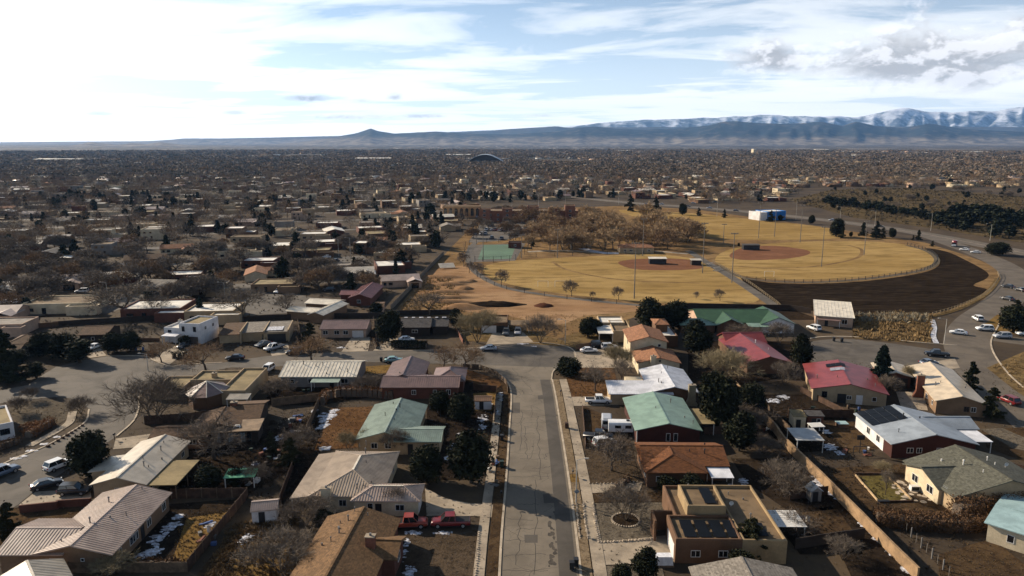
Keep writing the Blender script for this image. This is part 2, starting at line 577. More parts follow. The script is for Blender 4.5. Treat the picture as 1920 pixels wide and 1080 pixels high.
T_SCRUB = mat_turf('scrub_ground', (0.13, 0.088, 0.042), (0.18, 0.125, 0.060), (0.075, 0.052, 0.028), 0.05)
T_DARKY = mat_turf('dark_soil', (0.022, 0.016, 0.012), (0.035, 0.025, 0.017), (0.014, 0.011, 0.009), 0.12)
M_TENNIS = mat('tennis_green', (0.08, 0.145, 0.088), 0.8, 0.2, 0.05)

KL = [(937, 1120), (943, 1000), (951, 900), (957, 800), (960, 738), (950, 713), (928, 696), (900, 687), (850, 683)]
KR = [(1091, 1120), (1078, 1000), (1062, 880), (1048, 790), (1040, 740), (1034, 712), (1037, 697), (1048, 689)]
WEST = [(850, 683), (790, 681), (700, 679), (600, 681), (540, 686), (480, 690), (433, 689), (375, 700), (330, 716), (270, 735), (261, 746), (260, 765), (250, 790), (219, 818), (150, 865),
        (67, 919), (33, 947), (-60, 1000), (-60, 910), (28, 860), (83, 838), (133, 810), (161, 790), (167, 768), (150, 750), (110, 744), (40, 750), (-60, 766), (-60, 744), (52, 722), (85, 700), (105, 688),
        (165, 674), (200, 668), (270, 668), (290, 677), (320, 687), (345, 684), (417, 680), (497, 668), (600, 662), (700, 658), (800, 657), (900, 652), (960, 645), (1010, 643), (1045, 646), (1070, 653), (1080, 667), (1068, 682), (1048, 689)]
CLEAR = []          # polygons kept free of scattered houses and trees


def cl(pair):
    CLEAR.append(pair[1])
    return pair[0]


SL = [tuple(p)[:2] for p in smooth_line([G(*p) for p in KL], 5)]
SR = [tuple(p)[:2] for p in smooth_line([G(*p) for p in KR], 5)]
cl(sheet('street', SL + SR[::-1], 0.030, A_OLD, px=False))
cl(sheet("west_street", WEST, 0.026, A_WEST))
# darker resurfaced strip along the right kerb and square repair patches
strip('asphalt_strip', KR[:-2], 2.3, 0.036, A_DARK, off=-1.55)
for i, (a, b, c, d) in enumerate([((983, 1003), (1008, 1003), (1008, 1018), (984, 1018)), ((1031, 826), (1038, 826), (1040, 838), (1032, 838)), ((955, 755), (975, 755), (975, 775), (956, 775)),
                                  ((1008, 742), (1024, 740), (1026, 748), (1009, 749)), ((1018, 927), (1036, 926), (1040, 943), (1020, 944))]):
    sheet('asphalt_patch', [a, b, c, d], 0.0342 + i * 0.0004, A_DARK)
# crack seams in the old asphalt, laid as thin tar beads
tar = mat('crack_tar', (0.010, 0.009, 0.008), 0.7, 0.2)
mb = MB()
cr = random.Random(3)


def crack(a, b, n=9, wob=0.35, w=0.035):
    A, B = G(*a), G(*b)
    d = (B - A)
    nr = Vector((-d.y, d.x, 0)).normalized()
    pts = [A + d * (i / n) + nr * cr.uniform(-wob, wob) for i in range(n + 1)]
    for p, q in zip(pts, pts[1:]):
        t = (q - p).normalized()
        m = Vector((-t.y, t.x, 0)) * w
        mb.add([(v.x, v.y, 0.0338) for v in (p - m, p + m, q + m, q - m)], [(3, 2, 1, 0)])


for y in (770, 792, 812, 838, 858, 878, 896, 910, 947, 972, 992, 1015, 1042, 1070):
    x0 = 943 + (1000 - y) * 0.055 + 4
    x1 = 1078 - (1000 - y) * 0.13 - cr.choice((24, 34, 60, 75))
    crack((x0 + cr.choice((0, 0, 20, 45)), y + cr.uniform(-2, 2)), (x1, y + cr.uniform(-4, 4)), cr.randint(5, 10), 0.28)
for (a, b) in [((1004, 1078), (1006, 900)), ((970, 1060), (975, 960)), ((1012, 900), (1008, 780)), ((987, 860), (985, 800)), ((1020, 860), (1030, 845)), ((975, 845), (978, 770)),
               ((1000, 735), (960, 690)), ((1010, 690), (1015, 660)), ((985, 700), (1050, 664)), ((930, 680), (1040, 672))]:
    crack(a, b, 12, 0.3)
mb.build('crack_seal', tar, kind='structure')
# oil stain trail
mb = MB()
for i in range(26):
    p = G(1036 + cr.uniform(-7, 7), 962 + i * 4 + cr.uniform(-3, 3))
    r = cr.uniform(0.12, 0.45)
    mb.add([(p.x + r * math.cos(q) * cr.uniform(.5, 1.1), p.y + 1.8 * r * math.sin(q) * cr.uniform(.5, 1.1), 0.0352 + i * 2e-5) for q in [k * math.pi / 4 for k in range(8)]], [tuple(range(8))])
mb.build('oil_stain', mat('oil_stain_on_asphalt', (0.055, 0.045, 0.034), 0.8, 0.4), kind='structure')

# kerbs (real steps) and sidewalks of single slabs
KRB = mat('kerb_concrete', (0.40, 0.33, 0.245), 0.85, 0.25, 0.5)
strip('kerb', KL[:-1], 0.35, 0.13, KRB, off=-0.18, th=0.14)
strip('kerb', KR[:-2], 0.35, 0.13, KRB, off=0.18, th=0.14)
for pts in ([(1034, 712), (1037, 697), (1048, 689), (1068, 682), (1080, 667), (1070, 653), (1045, 646), (1010, 643), (960, 645), (900, 652), (800, 657), (700, 658)],
            [(167, 768), (161, 790), (133, 810), (83, 838), (28, 860), (-40, 893)], [(270, 735), (261, 746), (260, 765), (250, 790), (219, 818)],
            [(417, 680), (345, 684), (320, 687), (290, 677), (270, 668), (200, 668)]):
    strip('kerb', pts, 0.32, 0.128, KRB, off=0.0, th=0.13)


def sidewalk(pts, off, w, step, z=0.11, a=0, b=1):
    L = smooth_line([G(*p) for p in pts], 30)
    root = ob('sidewalk', None, kind='structure')
    acc, pieces, last = 0.0, [], 0
    for i in range(1, len(L)):
        acc += (L[i] - L[i - 1]).length
        if acc >= step:
            pieces.append((L[last], L[i]))
            last, acc = i, 0.0
    for p, q in pieces:
        t = (q - p).normalized()
        nr = Vector((t.y, -t.x, 0))
        p2, q2 = p + t * 0.012, q - t * 0.012
        pts4 = [p2 + nr * (off - w / 2), p2 + nr * (off + w / 2), q2 + nr * (off + w / 2), q2 + nr * (off - w / 2)]
        c = (p + q) / 2
        dz = rnd.uniform(-0.004, 0.004)
        MB().slab([(v.x - c.x, v.y - c.y, z + dz) for v in pts4], 0.1).build('slab', M_CONC, root, (c.x, c.y, 0))
    return root


sidewalk(KR[:6], 2.75, 1.75, 1.6)
sidewalk(KL[:5], -2.9, 1.5, 1.6)
sidewalk([(167, 768), (161, 790), (133, 810), (83, 838)], 3.0, 1.6, 1.6)
sheet('verge', [(1066, 890), (1082, 890), (1087, 905), (1069, 905)], 0.10, T_OCHRE)
strip('verge', KR[:6], 1.3, 0.098, mat_turf('verge_soil', (0.17, 0.125, 0.078), (0.22, 0.165, 0.105), (0.10, 0.072, 0.045), 0.2), off=1.05)
strip('verge', KL[:6], 1.5, 0.098, T_YARD, off=-1.15)

# yards and drives around the near houses
for nm, pts, z, m in [
    ('yard', [(1092, 760), (1180, 800), (1190, 905), (1104, 907)], 0.052, T_YARD),
    ('yard', [(1096, 842), (1185, 838), (1200, 904), (1105, 906)], 0.056, T_GRAVD),
    ('gravel_yard', [(1111, 944), (1240, 942), (1256, 1000), (1231, 1011), (1122, 1017)], 0.060, T_GRAV),
    ('driveway', [(1122, 1018), (1262, 1003), (1268, 1055), (1130, 1060)], 0.064, M_CONC),
    ('driveway', [(1106, 908), (1205, 905), (1200, 921), (1109, 925)], 0.064, M_CONC),
    ('yard', [(1109, 926), (1240, 922), (1242, 941), (1111, 943)], 0.058, T_YARD),
    ('gravel_yard', [(1130, 1062), (1240, 1058), (1250, 1100), (1140, 1100)], 0.060, T_GRAV),
    ('driveway', [(1060, 745), (1160, 742), (1160, 760), (1068, 762)], 0.064, M_CONC),
    ('yard', [(1060, 690), (1150, 690), (1165, 742), (1066, 745)], 0.056, T_RUST),
    ('driveway', [(1075, 660), (1180, 650), (1190, 690), (1082, 690)], 0.060, M_CONC),
    ('driveway', [(797, 915), (835, 935), (880, 944), (940, 948), (938, 972), (890, 968), (800, 968)], 0.064, M_CONC),
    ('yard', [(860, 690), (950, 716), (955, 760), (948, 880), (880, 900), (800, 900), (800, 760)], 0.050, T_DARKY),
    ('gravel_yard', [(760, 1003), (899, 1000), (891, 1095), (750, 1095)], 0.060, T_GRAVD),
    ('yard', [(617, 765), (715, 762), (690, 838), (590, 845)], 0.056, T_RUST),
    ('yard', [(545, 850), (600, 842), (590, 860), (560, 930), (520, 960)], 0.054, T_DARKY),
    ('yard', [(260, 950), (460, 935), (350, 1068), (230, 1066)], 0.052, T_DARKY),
    ('yard', [(350, 972), (440, 958), (355, 1066), (318, 1066)], 0.058, T_OCHRE),
    ('yard', [(430, 1000), (560, 960), (560, 1090), (360, 1090)], 0.054, T_YARD),
    ('yard', [(450, 1020), (545, 1010), (550, 1090), (430, 1090)], 0.059, T_OCHRE),
    ('gravel_yard', [(30, 754), (105, 750), (132, 762), (130, 782), (105, 800), (40, 800), (15, 770)], 0.060, T_GRAV),
    ('driveway', [(35, 948), (67, 922), (170, 918), (172, 942), (100, 945)], 0.064, M_CONC),
    ('driveway', [(217, 823), (282, 814), (268, 838), (212, 843)], 0.064, M_CONC),
    ('yard', [(-40, 955), (150, 948), (160, 985), (-40, 1040)], 0.050, T_YARD),
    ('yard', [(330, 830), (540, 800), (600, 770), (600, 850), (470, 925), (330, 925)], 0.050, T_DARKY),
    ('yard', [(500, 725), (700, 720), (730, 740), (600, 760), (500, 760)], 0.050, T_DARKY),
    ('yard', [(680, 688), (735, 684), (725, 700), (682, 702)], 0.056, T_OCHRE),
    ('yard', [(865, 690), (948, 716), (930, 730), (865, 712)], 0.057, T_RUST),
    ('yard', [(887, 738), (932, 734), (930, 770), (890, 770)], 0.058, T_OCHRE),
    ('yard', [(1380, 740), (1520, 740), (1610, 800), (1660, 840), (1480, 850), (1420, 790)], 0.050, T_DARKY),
    ('yard', [(1540, 795), (1610, 790), (1668, 838), (1590, 850)], 0.058, T_YARD),
    ('yard', [(1530, 880), (1700, 870), (1790, 940), (1780, 965), (1640, 965), (1590, 930)], 0.054, T_YARD),
    ('lawn', [(1604, 894), (1661, 892), (1708, 938), (1645, 940)], 0.064, T_GREEN),
    ('yard', [(1665, 892), (1695, 890), (1750, 935), (1740, 942), (1712, 938)], 0.060, T_GRAVD),
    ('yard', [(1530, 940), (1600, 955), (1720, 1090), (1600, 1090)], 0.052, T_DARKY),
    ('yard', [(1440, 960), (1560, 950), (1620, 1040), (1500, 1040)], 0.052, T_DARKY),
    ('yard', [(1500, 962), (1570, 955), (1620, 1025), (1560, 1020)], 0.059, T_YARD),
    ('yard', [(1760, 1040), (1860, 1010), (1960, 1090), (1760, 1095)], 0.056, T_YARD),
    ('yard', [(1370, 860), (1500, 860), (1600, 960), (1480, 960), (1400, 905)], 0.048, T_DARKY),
    ('yard', [(1840, 805), (1960, 800), (1960, 880), (1850, 840)], 0.050, T_YARD),
    ('gravel_drive', [(1838, 805), (1880, 803), (1960, 838), (1960, 850), (1900, 842)], 0.060, T_GRAV),
    ('verge', [(1850, 690), (1930, 655), (1960, 690), (1960, 770), (1900, 730)], 0.050, T_SCRUB),
    ('verge', [(1840, 612), (1870, 590), (1960, 600), (1960, 636), (1870, 622)], 0.050, T_OCHRE),
    ('scrub_field', [(1602, 592), (1690, 585), (1748, 593), (1745, 643), (1680, 641), (1600, 634)], 0.050, T_SCRUB),
    ('driveway', [(510, 668), (545, 664), (540, 645), (500, 645)], 0.060, M_CONC),
    ('driveway', [(640, 660), (690, 659), (695, 632), (660, 632)], 0.060, M_CONC),
    ('driveway', [(700, 657), (735, 657), (760, 635), (730, 635)], 0.060, M_CONC),
    ('driveway', [(282, 674), (318, 684), (375, 640), (345, 640)], 0.060, M_CONC),
    ('driveway', [(165, 672), (200, 667), (185, 650), (155, 655)], 0.060, M_CONC),
    ('driveway', [(910, 648), (1000, 641), (980, 622), (925, 622)], 0.060, M_CONC),
    ('driveway', [(1730, 700), (1800, 690), (1790, 672), (1740, 680)], 0.060, M_CONC),
    ('driveway', [(1680, 735), (1730, 735), (1740, 770), (1690, 765)], 0.060, M_CONC),
    ('yard', [(860, 592), (960, 612), (1060, 640), (1060, 630), (1180, 600), (1180, 640), (1080, 652), (960, 642), (870, 640)], 0.046, T_SCRUB),
    ('yard', [(1290, 640), (1520, 640), (1510, 700), (1300, 740), (1290, 700)], 0.044, T_DARKY),
    ('soil_strip', [(1270, 575), (1480, 578), (1540, 600), (1280, 600)], 0.044, T_DARKY),  # strip of dark soil below the ball field
]:
    sheet(nm, pts, z, m)

# park
parkpoly = sheet('park_ground', [(735, 590), (800, 512), (850, 460), (900, 410), (960, 392), (1170, 386), (1300, 392), (1560, 428), (1735, 455), (1800, 475), (1870, 500), (1882, 525), (1850, 560), (1750, 592), (1560, 584), (1400, 582),
                                (1300, 576), (1200, 592), (1090, 626), (1020, 640), (945, 614), (860, 594)], 0.020, T_PARK)[1]
CLEAR.append(parkpoly)
sheet('dirt_lot', [(795, 512), (850, 500), (885, 500), (905, 525), (960, 545), (1050, 560), (1200, 572), (1190, 584), (1100, 592), (1040, 610), (950, 592), (860, 582), (820, 562), (775, 545)], 0.040, T_DIRT, curve=4)
sheet('grass_field', [(906, 500), (960, 489), (1100, 481), (1230, 477), (1320, 490), (1390, 522), (1425, 558), (1380, 571), (1250, 569), (1100, 556), (990, 541), (930, 525), (908, 512)], 0.044, T_GOLD, curve=4)
sheet('infield', [(1160, 491), (1215, 485), (1292, 487), (1318, 501), (1290, 506), (1225, 507), (1180, 503)], 0.060, T_RED, curve=4)
strip('field_edge', [(1036, 491), (1058, 504), (1110, 517), (1190, 527), (1312, 531)], 1.6, 0.064, T_PARK)
sheet('grass_field', [(1340, 488), (1375, 466), (1470, 455), (1600, 452), (1690, 458), (1738, 472), (1752, 488), (1730, 503), (1650, 517), (1540, 525), (1440, 523), (1380, 513)], 0.044, T_GOLD, curve=4)
sheet('infield', [(1368, 478), (1395, 464), (1450, 461), (1508, 468), (1518, 476), (1485, 484), (1420, 488), (1380, 486)], 0.060, T_RED, curve=4)
strip('field_edge', [(1590, 460), (1615, 468), (1606, 484), (1540, 498), (1460, 503), (1385, 500)], 1.8, 0.064, T_PARK)
strip('warning_track', [(1345, 497), (1395, 521), (1480, 529), (1560, 528), (1650, 520), (1735, 505), (1757, 488), (1738, 471), (1700, 460)], 2.6, 0.050, T_GRAV)
cl(sheet('mulch_lot', [(1388, 520), (1440, 530), (1540, 532), (1650, 524), (1742, 508), (1762, 488), (1735, 466), (1775, 472), (1815, 490), (1850, 510), (1850, 522), (1825, 535), (1852, 545), (1800, 572), (1745, 588), (1600, 586), (1480, 580), (1440, 566)], 0.046, T_BLACK, curve=4))
sheet('grass_field', [(1160, 394), (1300, 400), (1440, 415), (1555, 428), (1575, 446), (1430, 450), (1330, 444), (1240, 420)], 0.044, T_GOLD, curve=4)
sheet('parking_lot', [(905, 412), (985, 399), (998, 440), (935, 452), (878, 455)], 0.040, A_WEST)
strip('park_path', [(905, 440), (880, 470), (884, 500), (905, 520), (950, 540), (1030, 554), (1130, 566), (1260, 578)], 3.0, 0.052, A_WEST)
strip('park_path', [(1290, 470), (1330, 495), (1380, 525), (1440, 565), (1460, 580)], 4.0, 0.052, A_WEST)
strip('park_path', [(990, 472), (1060, 470), (1140, 474), (1220, 471), (1290, 476)], 4.0, 0.056, M_CONC)
sheet('court_base', [(878, 460), (985, 456), (966, 489), (872, 492)], 0.050, A_WEST)
sheet('tennis_court', [(906, 459), (968, 459), (958, 485), (896, 487)], 0.058, M_TENNIS)
strip('snowy_path', [(1090, 466), (1130, 474), (1160, 475)], 5.0, 0.060, M_SNOW)

# highways
ART = [(1040, 366), (1180, 380), (1320, 390), (1450, 402), (1600, 419), (1740, 440), (1960, 482)]
strip('highway', ART, 16.0, 0.030, A_ROAD)
strip('median_line', ART, 0.6, 0.036, M_CONC)
BR = [(1740, 442), (1830, 474), (1890, 503), (1906, 530), (1880, 566), (1832, 602), (1812, 640), (1834, 690), (1885, 740), (1990, 830)]
strip('branch_road', BR, 11.5, 0.034, A_ROAD)
strip('side_street', [(1818, 622), (1870, 634), (1990, 648)], 9.0, 0.030, A_ROAD)
strip('kerb', BR[5:], 0.4, 0.13, KRB, off=-5.9, th=0.13)
sheet('court_street', [(1495, 655), (1510, 643), (1560, 636), (1620, 638), (1700, 648), (1775, 660), (1800, 672), (1800, 700), (1740, 690), (1660, 700), (1590, 695), (1530, 680), (1500, 668)], 0.028, A_WEST, curve=3)
for pts, w in (([(1795, 648), (1700, 640), (1640, 634), (1560, 631), (1510, 637), (1488, 655), (1510, 675)], 0.5),):
    strip('kerb', pts, w, 0.12, KRB, th=0.12)
strip('park_kerb_walk', [(1745, 594), (1800, 578), (1850, 550), (1872, 522)], 2.0, 0.10, T_SCRUB)
# streets of the western quarter
for nm, pts in [('lane', [(390, 565), (440, 548), (520, 541), (592, 560), (560, 586), (470, 591), (395, 592)]), ('lane', [(600, 484), (680, 479), (700, 495), (640, 505), (590, 500)]),
                ('lane', [(100, 565), (250, 548), (300, 556), (200, 588), (110, 582)]), ('lane', [(-40, 600), (40, 590), (110, 576), (110, 586), (-40, 615)])]:
    cl(sheet(nm, pts, 0.024, A_WEST))
strip('lane', [(300, 556), (420, 548), (560, 520), (650, 490)], 8.0, 0.022, A_WEST)
strip('lane', [(640, 352), (700, 375), (780, 392), (900, 405)], 9.0, 0.022, A_WEST)
strip('lane', [(620, 370), (700, 340), (720, 333)], 9.0, 0.023, A_WEST)
strip('lane', [(-40, 470), (150, 455), (330, 430), (480, 410)], 8.0, 0.022, A_WEST)
sheet('scrub_field', [(1480, 375), (1560, 356), (1700, 352), (1960, 372), (1960, 462), (1760, 430), (1600, 408)], 0.018, mat_turf('brown_scrub_ground', (0.075, 0.055, 0.031), (0.115, 0.085, 0.046), (0.045, 0.034, 0.021), 0.03))
scrubpoly = [tuple(G(*p))[:2] for p in [(1480, 375), (1560, 356), (1700, 352), (1960, 372), (1960, 480), (1760, 450), (1500, 400), (1300, 392)]]
CLEAR.append(scrubpoly)

# snow left lying in the shade: thin irregular sheets
SNOWN = 0


def snow(px, py, rx, ry, seed=0, label='patch of old snow in the shade'):
    global SNOWN
    SNOWN += 1
    q = random.Random(seed + SNOWN * 13)
    c = G(px, py)
    k = FP / (c.y * math.cos(PITCH) + CH * math.sin(PITCH))
    a, b = rx / k * .82, ry / k * 2.0
    mb = MB()
    np_ = max(22, min(170, int(a * b * 6)))
    for j in range(np_):
        t, r = q.uniform(0, 6.283), math.sqrt(q.random()) * q.uniform(.5, 1.15)
        s_ = q.uniform(.16, .75) * (1.25 - .75 * r) * min(1.0, .35 + .3 * min(a, b))
        cx, cy, z, n = a * r * math.cos(t), b * r * math.sin(t), .078 + j * .0006, 11
        ph, el = q.uniform(0, 6.3), q.uniform(.7, 1.9)
        rim = [(s_ * el * math.cos(k * 6.283 / n) * (1 + .25 * math.sin(3 * k + ph) + q.uniform(-.18, .18)), s_ * math.sin(k * 6.283 / n) * (1 + .25 * math.cos(2 * k + ph) + q.uniform(-.18, .18))) for k in range(n)]
        mb.add([(cx, cy, z + .05 * s_ + .02)] + [(cx + u * .6, cy + v * .6, z + .04 * s_ + .014) for u, v in rim] + [(cx + u, cy + v, z - .012) for u, v in rim],
               [(0, 1 + k, 1 + (k + 1) % n) for k in range(n)] + [(1 + k, 1 + n + k, 1 + n + (k + 1) % n, 1 + (k + 1) % n) for k in range(n)])
    return mb.build('snow_patch', M_SNOW, None, (c.x, c.y, 0), smooth=True, kind='stuff', label=label)


for s in [(612, 782, 20, 20), (628, 770, 10, 8), (605, 800, 16, 12), (607, 842, 16, 6), (523, 822, 16, 9), (508, 842, 8, 6), (300, 1005, 20, 20), (285, 1035, 25, 12), (325, 985, 18, 10), (335, 970, 12, 8),
          (268, 1042, 18, 8), (1450, 752, 24, 9), (1470, 745, 14, 6), (1432, 748, 8, 4), (1555, 838, 18, 12), (1548, 810, 14, 5), (1575, 850, 10, 6), (1540, 905, 16, 14), (1560, 925, 18, 16), (1530, 885, 12, 8),
          (1580, 940, 14, 8), (1650, 1010, 20, 14), (1680, 1040, 20, 16), (1705, 1070, 16, 12), (1620, 985, 12, 6), (938, 745, 6, 22), (932, 775, 8, 16), (905, 785, 14, 10), (918, 760, 8, 8), (850, 838, 10, 8), (840, 860, 10, 6),
          (870, 815, 14, 8), (905, 800, 12, 10), (760, 1030, 8, 25), (768, 1070, 14, 12), (775, 1000, 22, 4), (830, 1000, 30, 3), (60, 846, 14, 3), (30, 860, 14, 3), (84, 833, 10, 2.5), (106, 820, 9, 2), (10, 872, 12, 3), (45, 856, 8, 2),
          (640, 652, 12, 3), (980, 645, 12, 3), (1000, 650, 8, 2), (862, 858, 9, 9), (850, 840, 6, 6), (520, 860, 8, 3), (480, 870, 10, 6), (395, 985, 9, 7), (590, 770, 7, 8), (460, 1010, 14, 10), (1370, 915, 10, 10), (1395, 905, 10, 12)]:
    snow(*s)
strip('snow_bank', [(1748, 600), (1752, 615), (1750, 630), (1756, 645)], 1.4, 0.12, M_SNOW, kind='stuff', label='strip of snow lying in the ditch beside the scrub field')
# ------------------------------------------------------------ houses
HOUSES = []          # (x, y, radius) of everything built by hand, so that the scatter keeps clear


def seg(mb, p, q, w, h):
    """a thin bar from p to q lying on a slope"""
    p, q = Vector(p), Vector(q)
    t = (q - p)
    if t.length < 0.05:
        return
    t.normalize()
    s = t.cross(Vector((0, 0, 1)))
    if s.length < 1e-4:
        s = Vector((1, 0, 0))
    s.normalize()
    u = s.cross(t)
    a = [p - s * w, p + s * w, p + s * w + u * h, p - s * w + u * h]
    b = [q - s * w, q + s * w, q + s * w + u * h, q - s * w + u * h]
    mb.add(a + b, [(0, 1, 2, 3), (7, 6, 5, 4), (0, 4, 5, 1), (1, 5, 6, 2), (2, 6, 7, 3), (3, 7, 4, 0)])


def fit(c, z, ang=None):
    """world points of the four eave corners (FL, FR, BR, BL; None allowed) and the direction of the house"""
    P = [G(p[0], p[1], z) if p else None for p in c]
    if ang is None:
        vx = Vector((0, 0, 0))
        for a, b in ((0, 1), (3, 2)):
            if P[a] and P[b]:
                vx += (P[b] - P[a])
        for a, b in ((0, 3), (1, 2)):
            if P[a] and P[b]:
                d = P[b] - P[a]
                vx += Vector((d.y, -d.x, 0))
        ang = math.atan2(vx.y, vx.x)
    return P, ang


class House:
    def __init__(s, name, label, cat, corners, ze=2.8, ang=None, group=None):
        P, s.ang = fit(corners, ze, R(ang) if ang is not None else None)
        s.c0 = Vector((0, 0, 0))
        s.s0 = 0
        x0, x1, y0, y1 = s.bounds(P)
        cx, cy = (x0 + x1) / 2, (y0 + y1) / 2
        ca, sa = math.cos(s.ang), math.sin(s.ang)
        s.c0 = Vector((cx * ca - cy * sa, cx * sa + cy * ca, 0))
        s.o = thing(name, label, cat, s.c0, s.ang, group)
        s.k = 0
        HOUSES.append((s.c0.x, s.c0.y, max(x1 - x0, y1 - y0) * 0.62 + 2))

    def loc(s, p):
        d = p - s.c0
        ca, sa = math.cos(s.ang), math.sin(s.ang)
        return Vector((d.x * ca + d.y * sa, -d.x * sa + d.y * ca, p.z))

    def bounds(s, P):
        L = [s.loc(p) if p else None for p in P]

        def mean(i, j, k):
            v = [L[q][k] for q in (i, j) if L[q]]
            return sum(v) / len(v) if v else None
        x0, x1, y0, y1 = mean(0, 3, 0), mean(1, 2, 0), mean(0, 1, 1), mean(2, 3, 1)
        if x0 is None:
            x0 = x1 - 13
        if x1 is None:
            x1 = x0 + 13
        if y0 is None:
            y0 = y1 - 13
        if y1 is None:
            y1 = y0 + 13
        return x0, x1, y0, y1

    def rect(s, corners, z):
        return s.bounds(fit(corners, z, s.ang)[0])

    # ---- volumes
    def vol(s, corners, kind='gable', ze=2.8, rise=1.4, axis='y', wall=None, roof=None, ov=0.45, seams=0.0, fascia=None, dims=None, walls=True, hip=1.0, base=0.0, cap=None):
        x0, x1, y0, y1 = dims or s.rect(corners, ze)
        sk = 0.004 * s.k                      # neighbouring volumes never share a plane
        s.k += 1
        ze += sk
        zr = ze + rise
        W = None
        wx0, wx1, wy0, wy1 = x0 + ov, x1 - ov, y0 + ov, y1 - ov
        cx, cy = (x0 + x1) / 2, (y0 + y1) / 2
        th = 0.14
        mr, ms, mw = MB(), MB(), MB()
        cap = cap or roof
        if kind == 'gable':
            if axis == 'y':
                A = [(x0, y0, ze), (cx, y0, zr), (cx, y1, zr), (x0, y1, ze)]
                B = [(x1, y0, ze), (x1, y1, ze), (cx, y1, zr), (cx, y0, zr)]
                rl, rh = ((cx, y0, zr), (cx, y1, zr)), (x1 - x0) / 2
            else:
                A = [(x0, y0, ze), (x1, y0, ze), (x1, cy, zr), (x0, cy, zr)]
                B = [(x0, y1, ze), (x0, cy, zr), (x1, cy, zr), (x1, y1, ze)]
                rl, rh = ((x0, cy, zr), (x1, cy, zr)), (y1 - y0) / 2
            mr.slab([A[0], A[1], A[2], A[3]] if axis == 'x' else [A[0], A[1], A[2], A[3]], th)
            mr.slab(B, th)
            if seams:
                Ln = (y1 - y0) if axis == 'y' else (x1 - x0)
                n = max(2, int(Ln / seams))
                for i in range(n + 1):
                    u = (i / n) * (Ln - 0.08) + 0.04
                    if axis == 'y':
                        seg(ms, (x0, y0 + u, ze), (cx, y0 + u, zr), 0.030, 0.055)
                        seg(ms, (x1, y0 + u, ze), (cx, y0 + u, zr), 0.030, 0.055)
                    else:
                        seg(ms, (x0 + u, y0, ze), (x0 + u, cy, zr), 0.030, 0.055)
                        seg(ms, (x0 + u, y1, ze), (x0 + u, cy, zr), 0.030, 0.055)
            # gable walls
            sl = rise / rh
            zt = ze - th - 0.01 + sl * ov
            zp = zr - th - 0.01
            if axis == 'y':
                vs = []
                for yy in (wy0, wy1):
                    vs += [(wx0, yy, base), (wx1, yy, base), (wx1, yy, zt), (cx, yy, zp), (wx0, yy, zt)]
                fs = [(0, 1, 2, 3, 4), (9, 8, 7, 6, 5), (0, 4, 9, 5), (1, 6, 7, 2), (2, 7, 8, 3), (3, 8, 9, 4)]
            else:
                vs = []
                for xx in (wx0, wx1):
                    vs += [(xx, wy0, base), (xx, wy1, base), (xx, wy1, zt), (xx, cy, zp), (xx, wy0, zt)]
                fs = [(4, 3, 2, 1, 0), (5, 6, 7, 8, 9), (0, 5, 9, 4), (1, 2, 7, 6), (2, 3, 8, 7), (3, 4, 9, 8)]
            mw.add(vs, fs)
        elif kind == 'hip':
            if axis == 'y':
                hr = min((x1 - x0) / 2 * hip, (y1 - y0) / 2 - 0.05)
                r0, r1 = (cx, y0 + hr, zr), (cx, y1 - hr, zr)
            else:
                hr = min((y1 - y0) / 2 * hip, (x1 - x0) / 2 - 0.05)
                r0, r1 = (x0 + hr, cy, zr), (x1 - hr, cy, zr)
            a, b, c, d = (x0, y0, ze), (x1, y0, ze), (x1, y1, ze), (x0, y1, ze)
            if axis == 'y':
                F = [[a, b, r0], [b, c, r1, r0], [c, d, r1], [d, a, r0, r1]]
            else:
                F = [[a, b, r1, r0], [b, c, r1], [c, d, r0, r1], [d, a, r0]]
            for f in F:
                mr.slab(f, th)
            if seams:
                for f in F:
                    e0, e1 = Vector(f[0]), Vector(f[1])
                    L = (e1 - e0).length
                    t0 = Vector(f[-1])
                    t1 = Vector(f[2]) if len(f) == 4 else t0
                    ed = (e1 - e0) / L
                    u0, u1 = (t0 - e0).dot(ed), (t1 - e0).dot(ed)
                    upv = t0 - e0 - ed * u0
                    n = max(2, int(L / seams))
                    for i in range(1, n):
                        u = L * i / n
                        h = 1.0 if u0 <= u <= u1 else (u / u0 if u < u0 else (L - u) / (L - u1))
                        seg(ms, e0 + ed * u, e0 + ed * u + upv * h * 0.985, 0.030, 0.055)
            rl = (r0, r1)
            mw.bb(wx0, wx1, wy0, wy1, base, ze - th + 0.05)
            for q0, q1 in ((a, r0), (d, r0 if axis == 'x' else r1), (b, r1 if axis == 'x' else r0), (c, r1)):
                seg(ms, q0, q1, 0.09, 0.07)
        elif kind == 'shed':              # rises from front to back (axis y) or left to right (axis x)
            if axis == 'y':
                T = [(x0, y0, ze), (x1, y0, ze), (x1, y1, zr), (x0, y1, zr)]
            else:
                T = [(x0, y0, ze), (x1, y0, zr), (x1, y1, zr), (x0, y1, ze)]
            mr.slab(T, th)
            rl = None
            if seams:
                Ln = (x1 - x0) if axis == 'y' else (y1 - y0)
                n = max(2, int(Ln / seams))
                for i in range(n + 1):
                    u = (i / n) * (Ln - 0.08) + 0.04
                    if axis == 'y':
                        seg(ms, (x0 + u, y0, ze), (x0 + u, y1, zr), 0.030, 0.055)
                    else:
                        seg(ms, (x0, y0 + u, ze), (x1, y0 + u, zr), 0.030, 0.055)
